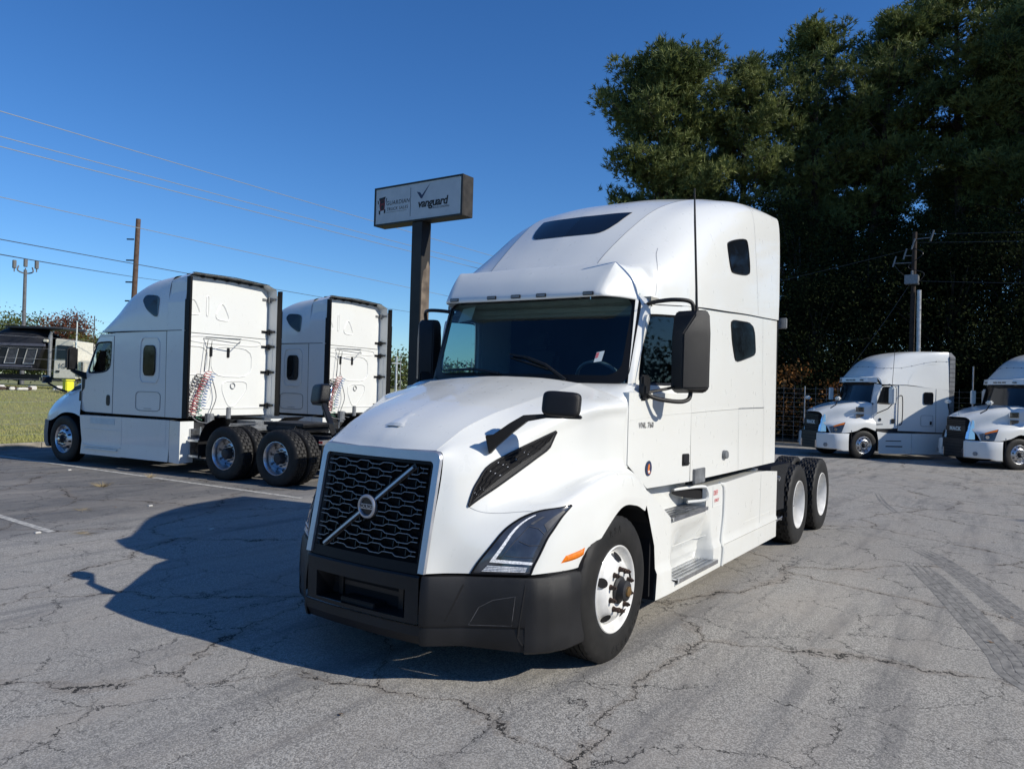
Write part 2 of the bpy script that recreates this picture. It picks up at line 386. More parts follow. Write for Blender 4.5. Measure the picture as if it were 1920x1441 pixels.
def wheel(root, c, side, style, dual=False, lo=False, name='wheel', text=False):
    """style: steel_front, steel_rear, alloy_front, alloy_rear; c = centre of outer face"""
    hub = link(bpy.data.objects.new(name, None), root); hub.location = c; hub.rotation_euler = (0, 0, 0 if side > 0 else math.pi)
    lug = 'rear' in style
    part('tyre', tyre_geo(lug=lug and not lo, lo=lo), RUB, hub, smooth=True, angle=30)
    if dual: part('tyre', move(tyre_geo(lug=lug and not lo, lo=lo), (0, -.335, 0)), RUB, hub, smooth=True, angle=30)
    rimm = WHEELW if 'steel' in style else ALU
    if 'front' in style:
        prof = [(.262, -.27), (.300, -.012), (.303, -.002), (.297, .003), (.289, -.001), (.283, -.012), (.268, -.028), (.262, -.040), (.250, -.050), (.236, -.040), (.225, -.018), (.20, .004), (.182, .016), (.172, .022), (.105, .022), (.09, .018), (.085, -.03)]
    else:
        prof = [(.30, -.20), (.303, -.006), (.300, .001), (.294, .002), (.287, -.006), (.280, -.03), (.268, -.05), (.262, -.10), (.258, -.150), (.245, -.175), (.215, -.170), (.19, -.150), (.175, -.142), (.11, -.142), (.10, -.16)]
    part('rim', lathe(prof, 40 if lo else 72), rimm, hub, smooth=True, angle=40)
    yb = .022 if 'front' in style else -.142
    nh = 5 if 'steel' in style else 10
    rh = .222 if 'steel' in style else .225
    hs = []
    for i in range(nh):
        t = 2*math.pi*(i+.3)/nh; r0 = .030 if nh == 5 else .021
        ra, rb = rh-r0, rh+r0
        def yy(r):
            rs = sorted(prof, key=lambda q: q[0]); 
            return None
        # hole: dark dished oval lying in the slope of the disc
        if 'front' in style: ya, ybb = .018, -.040
        else: ya, ybb = -.153, -.174
        er, et = Vector((math.cos(t), 0, math.sin(t))), Vector((-math.sin(t), 0, math.cos(t)))
        cen = er*rh+Vector((0, (ya+ybb)/2+.006, 0)); ax = (er*(2*r0)+Vector((0, ybb-ya, 0)))
        nrm = ax.normalized().cross(et); nrm = nrm if nrm.y > 0 else -nrm
        m2 = 14; wt = .034 if nh == 5 else .02
        part('hand_hole', ([tuple(cen+nrm*.004+ax*.5*math.cos(2*math.pi*k/m2)+et*wt*math.sin(2*math.pi*k/m2)) for k in range(m2)], [tuple(range(m2))]), VOID, hub)
    nuts = []
    for i in range(10):
        t = 2*math.pi*(i+.5)/10; p = Vector((.1425*math.cos(t), yb, .1425*math.sin(t)))
        nuts.append(cyl(p-Vector((0, .006, 0)), p+Vector((0, .010, 0)), .021, .019, 10)); nuts.append(cyl(p, p+Vector((0, .036, 0)), .0165, .0155, 6)); nuts.append(cyl(p+Vector((0, .034, 0)), p+Vector((0, .048, 0)), .0095, .0085, 8))
    if lo: part('lug_nuts', join(*nuts), CHROME if 'alloy' in style else RUST, hub)
    else:
        for i in range(10): part('lug_nut', join(*nuts[3*i:3*i+3]), RUST if 'steel' in style else STEELG, hub, smooth=True)
    hm = FRAMEM
    if 'front' in style:
        part('hub', lathe([(.10, -.02), (.095, .03), (.075, .04), (.068, .085), (.045, .092), (.0, .093)], 28), hm, hub, smooth=True)
        part('hub_cap', lathe([(.036, .090), (.034, .104), (.018, .108), (0, .108)], 16), BRASS if 'steel' in style else CHROME, hub, smooth=True)
    else:
        part('hub', lathe([(.10, -.16), (.095, -.11), (.08, -.10), (.05, -.095), (0, -.095)] if 'steel' in style else [(.105, -.16), (.10, -.05), (.085, -.03), (.06, -.022), (0, -.02)], 28), WHEELW if 'steel' in style else hm, hub, smooth=True)
    if text:
        gs = []
        for s, a0, st in text:
            for i, ch in enumerate(s):
                if ch == ' ': continue
                t = a0+st*i
                er = Vector((math.cos(t), 0, math.sin(t))); upv = er if st > 0 else -er
                # seen from +y, angle grows clockwise: reading direction
                xa = Vector((-math.sin(t), 0, math.cos(t)))
                if st < 0: xa = -xa
                gs.append(place(text_geo(ch, .066, .0012, bold=.002), er*.412+Vector((0, .0075, 0)), xa, upv if xa.cross(upv).y > 0 else -upv))
        part('tyre_lettering', join(*gs), RUB, hub)
    return hub
# ================================================================ the white truck in the middle of the lot
def lerp(a, b, t): return a+(b-a)*t
def interp(x, xs, ys): return float(np.interp(x, xs, ys))
def side_y(x, z=1.5):
    y = 1.112+(-.36-x)*.052 if x > -1.5 else 1.1713+(-1.5-x)*.0185
    if z > 1.86: y -= .100*max(0, min(1, (x+1.42)/.72))*min(1, (z-1.86)/.06)
    return y-max(0, z-1.75)*.015
def wallp(a, b, d): return (a, side_y(a, b)-0+d, b)      # place() for plates lying in the side wall
def wall_plate(loops, t, off):
    return plate(loops, lambda a, b, d: (a, side_y(a, b)+off+d, b), t)
def ribbon_wall(pts, w, off):
    """thin line on the side wall along (x, z) points"""
    V, F = [], []
    for i, p in enumerate(pts):
        a = pts[max(i-1, 0)]; b = pts[min(i+1, len(pts)-1)]; dx, dz = b[0]-a[0], b[1]-a[1]; L = math.hypot(dx, dz)+1e-9
        for s in (1, -1):
            x, z = p[0]-dz/L*w*s, p[1]+dx/L*w*s; V.append((x, side_y(x, z)+off, z))
    for i in range(len(pts)-1): F.append((2*i, 2*i+1, 2*i+3, 2*i+2))
    return V, F
EDGEG = mat('scuffed_edge', (.07, .07, .075), .5, noise=.3, nscale=20)
T = thing('truck_tractor', 'white sleeper truck with honeycomb grille and black bumper, alone in the middle of the lot', 'truck')
# ---- hood
hood = part('hood', both(HOOD.mesh(7, v1=2)), WHITE, T, smooth=True, angle=50)
for fx in (lambda g: g, flipy): part('fender', fx(HOOD.mesh(7, v0=2)), WHITE, hood, smooth=True, angle=50)
# inner wheel-arch liner and engine bay block so that nothing shows through
arch = [(.40, .722), (.27, .86), (.12, .985), (-.02, 1.05), (-.17, 1.055), (-.30, 1.03), (-.43, .985), (-.56, .87), (-.64, .70), (-.67, .47), (-.66, .27)]
def liner(s):
    V, F = [], []
    for x, z in arch: V += [(x, s*1.225, z), (x*1.0, s*.80, z)]
    for i in range(len(arch)-1): F.append((2*i, 2*i+1, 2*i+3, 2*i+2))
    return V, F
for s in (1, -1):
    part('wheel_arch_liner', liner(s), VOID, T); part('splash_guard', box(-.64, -.62, .5 if s > 0 else -1.2, 1.2 if s > 0 else -.5, .3, 1.05), VOID, T)
part('engine_bay', join(box(-.9, 1.0, -.52, .52, .55, 1.25), box(-.9, .6, -.45, .45, 1.2, 1.6)), VOID, T)
# crease lines of the hood top, fender joint, rear shut line
lines = []
cre = uvline([(0.05, 2), (1.58, 2), (3.17, 2.02), (5.04, 2.02), (7.0, 2.0), (8, 2)], 6)
lines += [strip(HOOD, cre, .0022, .0015)]
part('panel_gap', both(join(strip(HOOD, uvline([(1.54, 5.92), (2.0, 6.3), (2.7, 6.75), (3.29, 7.0)], 5), .0012, .0015))), STEELG, hood)
part('hood_ridge', both(join(*lines)), WHITE, hood)
# raised lip (grab point) on the hood
lip = []
for i in range(13):
    s = (i-6)/6; 
n_ = 13; V = []; F = []
for j, (dx, dz) in enumerate(((0, .0), (-.018, .012), (-.035, .004), (-.16, .0))):
    for i in range(n_):
        s = (i-6)/6; y = s*.085*(1 if j < 2 else .8 if j == 2 else .5); hgt = dz*(1-abs(s)**3)
        b = HOOD.at(1.42+(-dx)*6.0*.9, abs(y)/.25); V.append((b[0], y, b[2]+.002+hgt))
for j in range(3):
    for i in range(n_-1): F.append((j*n_+i, j*n_+i+1, (j+1)*n_+i+1, (j+1)*n_+i))
part('hood_lip', (V, F), WHITE, hood, smooth=True)
part('hood_lip_recess', ([V[k] for k in range(2, 11)]+[(V[k][0]+.012, V[k][1], V[k][2]-.0005) for k in range(10, 1, -1)], [tuple(range(18))]), DARK, hood)
# side intake in the hood
vt_top = [(1.54, 5.88), (1.75, 5.08), (1.96, 4.67), (2.25, 4.25), (2.92, 4.04), (3.58, 3.92), (4.29, 3.79)]
vt_bot = [(1.56, 5.90), (2.25, 5.40), (2.92, 4.98), (3.58, 4.72), (4.04, 4.5), (4.17, 4.21), (4.31, 3.83)]
vtp = resample(uvline(vt_top, 4), 24); vbp = resample(uvline(vt_bot, 4), 24)
for s in (1, -1):
    fx = (lambda g: g) if s > 0 else flipy
    v = part('side_intake', fx(patch(HOOD, vt_top, vt_bot, .003, 26, 5)), VOID, hood)
    loop = vtp+vbp[::-1]
    rim = []
    P = [Vector(HOOD.off(u, w, .006)) for u, w in loop]
    part('intake_frame', fx(tube([tuple(p) for p in P]+[tuple(P[0])], .008, 6, caps=False)), BLACKP, v, smooth=True)
    lo_ = []
    for i in range(24):
        a, b = vtp[i], vbp[i]; lo_.append((lerp(a[0], b[0], .72), lerp(a[1], b[1], .72)))
    part('intake_lower_blade', fx(patch(HOOD, [lo_[i] for i in range(0, 24, 4)]+[lo_[-1]], [vbp[i] for i in range(0, 24, 4)]+[vbp[-1]], .010, 24, 3)), BLACKP, v, smooth=True)
    bars = []; cells = []
    for k in range(7):
        f = .06+k*.105
        pts = []
        for i in range(1, 47):
            ii = i/2; i0 = min(int(ii), 22); fr = ii-i0
            a = [lerp(vtp[i0][q], vtp[i0+1][q], fr) for q in (0, 1)]; b = [lerp(vbp[i0][q], vbp[i0+1][q], fr) for q in (0, 1)]
            wob = (.028 if (i//2+k*2) % 4 < 2 else -.028)
            ff = f+wob
            pts.append((lerp(a[0], b[0], ff), lerp(a[1], b[1], ff)))
        bars.append(tube([tuple(HOOD.off(u, w, .008)) for u, w in pts[1:-1]], .0035, 4))
    part('intake_mesh', fx(join(*bars)), BLACKP, v)
    cl = []
    for k in range(6):
        for i in range(2, 22):
            if (i+k*2) % 4 != 0 or random.random() < .25 or i > 17: continue
            f = .11+k*.105
            a, b = vtp[i], vbp[i]; u, w = lerp(a[0], b[0], f), lerp(a[1], b[1], f)
            c = Vector(HOOD.off(u, w, .0045)); n2 = Vector(HOOD.normal(u, w))*-1; ti = (Vector(HOOD.at(u+.1, w-.05))-Vector(HOOD.at(u, w))).normalized(); tj = n2.cross(ti)
            m2 = 10; cl.append(([tuple(c+ti*.014*math.cos(6.283*q/m2)+tj*.006*math.sin(6.283*q/m2)) for q in range(m2)], [tuple(range(m2))]))
    if cl: part('intake_glint', fx(join(*cl)), SILVER, v)  # scattered silver ovals paint glints onto the dark mesh
# ---- headlamps
hl_top = [(1.75, 9.0), (1.92, 8.46), (2.21, 7.88), (2.54, 7.42), (2.88, 7.19), (3.25, 7.08), (3.62, 7.06), (4.33, 7.23)]
hl_bot = [(3.71, 9.0), (3.71, 8.75), (3.76, 8.42), (3.84, 7.96), (3.96, 7.71), (4.1, 7.46), (4.22, 7.34), (4.35, 7.25)]
def hlp(f, g):
    """point at fraction f along (0 = bottom, 1 = tip) and g across the lamp"""
    a = resample(uvline(hl_top, 4), 40); b = resample(uvline(hl_bot, 4), 40); i = min(int(f*39), 38); r = f*39-i
    return (lerp(lerp(a[i][0], a[i+1][0], r), lerp(b[i][0], b[i+1][0], r), g), lerp(lerp(a[i][1], a[i+1][1], r), lerp(b[i][1], b[i+1][1], r), g))
for s in (1, -1):
    fx = (lambda g: g) if s > 0 else flipy
    h = part('headlight', fx(patch(HOOD, hl_top, hl_bot, .010, 40, 10, edge=.001)), HLDARK, hood, smooth=True, angle=60)
    la = resample(uvline(hl_top, 4), 30)+resample(uvline(hl_bot, 4), 30)[::-1]
    part('lamp_gasket', fx(tube([tuple(HOOD.off(u, w, .003)) for u, w in la]+[tuple(HOOD.off(*la[0], .003))], .0075, 5, caps=False)), GASKET, h, smooth=True)
    A = [hlp(.15+.055*i, .17-.004*i) for i in range(11)]; B = [hlp(.15+.055*i, .235-.006*i) for i in range(11)]
    part('daytime_running_bar', fx(join(patch(HOOD, A, B, .0125, 20, 2), patch(HOOD, [hlp(.15, g) for g in (.17, .4, .6, .94)], [hlp(.19, g) for g in (.20, .4, .6, .94)], .0125, 12, 2))), LENS, h)
    part('turn_signal', fx(patch(HOOD, [hlp(.035, g) for g in (.14, .4, .6, .88)], [hlp(.115, g) for g in (.18, .4, .6, .88)], .0125, 14, 3)), LENS, h)
    rb = [tube([tuple(HOOD.off(*hlp(.035+q*.02, g), .014)) for g in (.15, .4, .65, .88)], .0012, 4) for q in range(5)]
    part('lens_ribs', fx(join(*rb)), HLDARK, h)
    part('tip_lens', fx(join(patch(HOOD, [hlp(f, .62) for f in (.66, .74, .82, .90)], [hlp(f, .86) for f in (.62, .72, .81, .90)], .0125, 10, 3), patch(HOOD, [hlp(f, .34) for f in (.60, .66, .72)], [hlp(f, .40) for f in (.61, .67, .73)], .0125, 6, 2))), EDGEG, h)
    part('inner_bezel', fx(join(*[tube([tuple(HOOD.off(*hlp(f, g), .0118)) for f, g in L], .0022, 4) for L in ([(.22, .30), (.40, .32), (.58, .36), (.60, .60), (.58, .84)], [(.24, .34), (.24, .62), (.26, .90)], [(.42, .40), (.40, .66), (.44, .90)])])), EDGEG, h)
    m = part('side_marker', fx(patch(HOOD, [(4.5, 8.60), (4.75, 8.57), (5.0, 8.55)], [(4.42, 8.78), (4.75, 8.76), (4.97, 8.72)], .009, 8, 4, edge=.001)), AMBER, hood)
# ---- grille
def gx(y, z): return 1.092+.187*(1.46-z)+.032*(1-min(1, (y/.53)**2))
def gp(y, z, d=0): return (gx(y, z)+d, y, z)
nn = 28
def gpatch(y0, y1, z0, z1, d, ny=12, nz=12):
    V = [gp(lerp(y0, y1, i/ny), lerp(z0, z1, j/nz), d) for i in range(ny+1) for j in range(nz+1)]
    return V, [(i*(nz+1)+j, (i+1)*(nz+1)+j, (i+1)*(nz+1)+j+1, i*(nz+1)+j+1) for i in range(ny) for j in range(nz)]
outer = chaikin([(-.535, .712), (-.535, 1.452), (.535, 1.452), (.535, .712)], 0)
def sur_loop(wt, ws, zb=.712, rad=.05):
    y, zt = .537-ws, 1.458-wt
    L = [(-y+.0, zb)]
    for i in range(9):
        t = math.pi-i*math.pi/16; L.append((-y+rad+rad*math.cos(t), zt-rad+rad*math.sin(t)))
    for i in range(17): L.append((lerp(-y+rad, y-rad, (i+.5)/17), zt))
    for i in range(9):
        t = math.pi/2-i*math.pi/16; L.append((y-rad+rad*math.cos(t), zt-rad+rad*math.sin(t)))
    L.append((y, zb)); return L
LO, L1, L2, LI = sur_loop(0, 0), sur_loop(.008, .006), sur_loop(.066, .052, rad=.03), sur_loop(.074, .062, rad=.02)
V = []; F = []
for L, d in ((LO, -.004), (L1, .014), (L2, .010), (LI, -.05)):
    V += [gp(y, z, d) for y, z in L]
m = len(LO)
for r in range(3):
    for i in range(m-1): F.append((r*m+i, r*m+i+1, (r+1)*m+i+1, (r+1)*m+i))
g = part('grille', gpatch(-.49, .49, .70, 1.40, -.060), VOID, T)
part('grille_surround', (V, F), SILVER, g, smooth=True, angle=40)
part('grille_rim', join(gpatch(-.478, -.458, .735, 1.385, -.006, 2, 10), gpatch(.458, .478, .735, 1.385, -.006, 2, 10), gpatch(-.478, .478, 1.368, 1.388, -.006, 16, 2), gpatch(-.478, .478, .70, .765, -.004, 16, 3)), GASKET, g, smooth=True)
V = []
bar_lines = []; ribs = []; struts = []
P_ = .2135; half = P_/2
def wave(y, ph):
    q = ((y/P_+ph) % 1.0)
    # trapezoid: low flat, ramp, high flat, ramp
    if q < .30: return -1
    if q < .42: return lerp(-1, 1, (q-.30)/.12)
    if q < .80: return 1
    if q < .92: return lerp(1, -1, (q-.80)/.12)
    return -1
def in_diag(y, z, mg):
    """inside the clear band round the diagonal bar and badge"""
    a = Vector((-.375, .775)); b = Vector((.345, 1.355)); p = Vector((y, z)); d = (b-a); t = max(0, min(1, (p-a).dot(d)/d.dot(d)))
    return (p-(a+d*t)).length < mg or math.hypot(y, z-1.063) < .095
zl = [1.350-.0425*k for k in range(14)]
for k, z0 in enumerate(zl):
    ph = .06 if k % 2 == 0 else .06
    sg = 1 if k % 2 else -1
    ys = sorted(set([lerp(-.445, .445, i/74) for i in range(75)]))
    run = []
    for y in ys:
        z = z0+sg*wave(y, ph)*-.0078
        if in_diag(y, z, .030) and True:
            if len(run) > 2: bar_lines.append(run)
            run = []
        else: run.append((y, z))
    if len(run) > 2: bar_lines.append(run)
for run in bar_lines:
    V = []; F = []
    for y, z in run: V += [gp(y, z+.0024, .004), gp(y, z-.0024, .004), gp(y, z-.0024, -.002), gp(y, z+.0024, -.002), gp(y, z-.004, -.045), gp(y, z+.004, -.045)]
    for i in range(len(run)-1):
        a, b = 6*i, 6*i+6
        F += [(a, a+1, b+1, b), (a+1, a+2, b+2, b+1), (a, b, b+3, a+3)]
    F += [(0, 1, 2, 3), tuple(6*(len(run)-1)+q for q in (3, 2, 1, 0))]
    part('grille_bar', (V, F), BARM, g)
    ribs.append((V, [(6*i+3, 6*i+5, 6*i+11, 6*i+9) for i in range(len(run)-1)]+[(6*i+2, 6*i+4, 6*i+10, 6*i+8) for i in range(len(run)-1)]))
for k in range(13):
    z = (zl[k]+zl[k+1])/2
    for i in range(-4, 5):
        for e in ((.26, .46) if k % 2 else (.76, .96)):
            y = (i+e-.06)*P_
            if abs(y) < .42: struts.append([gp(y-.003, z-.02, -.004), gp(y+.003, z-.02, -.004), gp(y+.003, z+.02, -.004), gp(y-.003, z+.02, -.004), gp(y, z-.02, -.05), gp(y, z+.02, -.05)])
ribs += [(s, [(0, 1, 2, 3), (0, 4, 5, 3)]) for s in struts]
part('grille_core', join(*ribs), DARK, g)
def diag(a, b, w, d0, d1):
    a = Vector(a); b = Vector(b); n = Vector((-(b-a).y, (b-a).x)).normalized()
    V = []; F = []
    for i in range(9):
        c = a.lerp(b, i/8)
        for q, dd in ((w, d0), (w*.7, d1), (-w*.7, d1), (-w, d0)): V.append(gp(c.x+n.x*q, c.y+n.y*q, dd))
    for i in range(8):
        for q in range(3): F.append((4*i+q, 4*i+q+1, 4*i+q+5, 4*i+q+4))
    return V, F+[(0, 1, 2, 3), (35, 34, 33, 32)]
part('diagonal_bar', join(diag((-.365, .783), (-.055, 1.027), .010, .0, .012), diag((.055, 1.113), (.330, 1.345), .010, 0, .012)), SILVER, g, smooth=True, angle=30)
part('diagonal_backing', diag((-.378, .772), (.343, 1.357), .024, -.01, -.004), DARK, g)
bz = 1.066; bx = gx(0, bz)
em = part('badge', move(lathe([(.079, -.01), (.079, .010), (.072, .017), (.062, .017), (.056, .008), (.056, .0)], 40), (0, 0, 0)), SILVER, g, smooth=True, angle=40)
em.rotation_euler = (0, 0, -math.pi/2); em.location = (bx+.006, 0, bz)
part('badge_disc', lathe([(.058, .001), (.02, .003), (0, .003)], 32), DARK, em)
part('badge_band', box(-.062, .062, .004, .012, -.017, .017), SILVER, em, bevel=.002)
part('badge_lettering', place(text_geo('VOLVO', .031, .001, 1.12, .0006), (0, .013, 0), (-1, 0, 0), (0, 0, 1)), BLACKPR, em)
# ---- bumper
pl = [(0, 1.262), (.25, 1.258), (.45, 1.243), (.53, 1.232), (.62, 1.15), (.72, 1.06), (.86, .965), (.98, .885), (1.07, .82), (1.14, .73), (1.19, .60), (1.205, .44), (1.20, .37)]
py_ = [p[0] for p in pl]; px_ = [p[1] for p in pl]
vprof = [(.700, -.045), (.694, -.008), (.67, .004), (.55, .018), (.42, .022), (.395, .018), (.385, .010), (.33, .014), (.27, .0), (.258, -.03)]
S_ = resample([(p[0], p[1]) for p in pl], 61)
def idx_(y): return float(np.interp(y, [q[0] for q in S_], range(61)))
def bprow(i, z, o):
    y, x = S_[i]; a = S_[max(i-1, 0)]; b = S_[min(i+1, 60)]
    n = Vector((-(b[1]-a[1])*-1, 0)); t = Vector((b[0]-a[0], b[1]-a[1])).normalized()     # (dy, dx)
    nx, ny = t.x, -t.y
    zz = z-(.03*max(0, min(1, (y-.70)/.3)) if z < .37 else 0)
    return (x+nx*o, y+ny*o, zz)
def bpatch(i0, i1, prof):
    V = [bprow(i, z, o) for i in range(i0, i1+1) for z, o in prof]; m = len(prof)
    return V, [(a*m+b, (a+1)*m+b, (a+1)*m+b+1, a*m+b+1) for a in range(i1-i0) for b in range(m-1)]
ic = 18   # index where the centre section ends (about y = .5)
iE = int(idx_(1.03))
vend = [(.700, -.045), (.694, -.008), (.67, .004), (.55, .016), (.42, .016), (.36, .016), (.31, .016), (.27, .010), (.252, -.012)]
bum = part('bumper', both(join(bpatch(ic, iE, vprof), bpatch(iE, 60, vend), bpatch(0, ic, [(.395, .018), (.385, .010), (.33, .012), (.27, -.02), (.258, -.06)]))), BLACKP, T, smooth=True, angle=28)
# centre section with its opening
def cpl(a, b, d): i = min(abs(a)/.5*ic, ic-.01); k = int(i); r = i-k; p = bprow(k, b, .016); q = bprow(k+1, b, .016); return (lerp(p[0], q[0], r)+d, a, b)
V = []; F = []; ys = np.linspace(-.5, .5, 41); zs = [.400, .425, .455, .50, .55, .60, .63, .66, .685, .697]
for y in ys:
    for z in zs:
        inn = abs(y) < .405 and .41 < z < .61
        V.append(cpl(float(y), z, -.012 if z > .69 else 0))
m = len(zs)
for i in range(40):
    for j in range(m-1):
        yc, zc = (ys[i]+ys[i+1])/2, (zs[j]+zs[j+1])/2
        if abs(yc) < .40 and .42 < zc < .60: continue
        F.append((i*m+j, (i+1)*m+j, (i+1)*m+j+1, i*m+j+1))
cs = part('bumper_centre', (V, F), BLACKP, bum, smooth=True, angle=28)
rc = []
for a, b in (((-.4, .425), (-.33, .425)),): pass
V = []; F = []
ring = [(-.40, .425), (.40, .425), (.40, .60), (-.40, .60)]; inner_ = [(-.39, .428), (.39, .428), (.335, .59), (-.335, .59)]
V = [cpl(y, z, 0) for y, z in ring]+[cpl(y, z, -.14) for y, z in inner_]
part('opening_reveal', (V, [(0, 1, 5, 4), (1, 2, 6, 5), (2, 3, 7, 6), (3, 0, 4, 7)]), BLACKP, bum)
part('opening_back', ([cpl(y, z, -.139) for y, z in inner_], [(0, 1, 2, 3)]), VOID, bum)
part('radiator_crossbar', join(box(1.08, 1.13, -.36, .36, .50, .53), box(1.09, 1.14, -.31, -.27, .42, .6), box(1.09, 1.14, .24, .28, .42, .6)), DARK, bum)
part('plate_bracket', join(box(1.135, 1.245, -.185, .125, .395, .455)), BLACKP, bum, bevel=.006)
part('lower_valance', both(bpatch(0, ic+3, [(.62, -.20), (.40, -.16)])), VOID, bum)
sm = []
def bline(pts, w=.0035, o=.0006):
    """groove line on the bumper from (index, z) points"""
    V = []; F = []
    for k, (i, z) in enumerate(pts):
        i0 = int(i); r = i-i0; oo = interp(z, [p[0] for p in vprof[::-1]], [p[1] for p in vprof[::-1]])+o
        p = Vector(bprow(i0, z, oo)).lerp(Vector(bprow(min(i0+1, 60), z, oo)), r)
        V.append(p)
    T_ = []
    for k, p in enumerate(V):
        a, b = V[max(k-1, 0)], V[min(k+1, len(V)-1)]; d = (b-a).normalized(); out = Vector((p.x*.7, p.y, 0)).normalized(); s = d.cross(out).normalized()
        T_ += [tuple(p+s*w), tuple(p-s*w)]
    return T_, [(2*i, 2*i+1, 2*i+3, 2*i+2) for i in range(len(V)-1)]
def idx(y): return interp(y, [q[0] for q in S_], range(61))
seamA = [(lerp(idx(.725), idx(.61), t), lerp(.69, .385, t)) for t in np.linspace(0, 1, 8)]
seamB = [(lerp(idx(1.03), idx(.995), t), lerp(.68, .36, t)) for t in np.linspace(0, 1, 8)]+[(idx(1.01), .33), (idx(1.05), .28)]
seamC = [(idx(.51), z) for z in (.69, .6, .5, .4)]
seamD = [(i, .390) for i in range(int(ic)+1, int(idx(1.0)))]
part('bumper_joint', both(join(bline(seamA, .006), bline(seamB, .006), bline(seamC, .003), bline(seamD, .003))), VOID, bum)
fog = [(idx(.74), .405), (idx(.79), .515), (idx(.86), .56), (idx(.975), .585), (idx(.96), .405), (idx(.74), .405)]
fogl = []
for a, b in zip(fog, fog[1:]): fogl += [(lerp(a[0], b[0], t), lerp(a[1], b[1], t)) for t in (0, .25, .5, .75)]
part('fog_lamp_cover', both(bline(fogl+[fog[-1]], .0018, .001)), EDGEG, bum)
part('bumper_top_gap', both(bpatch(0, 60, [(.722, -.06), (.700, -.05)])), VOID, bum)
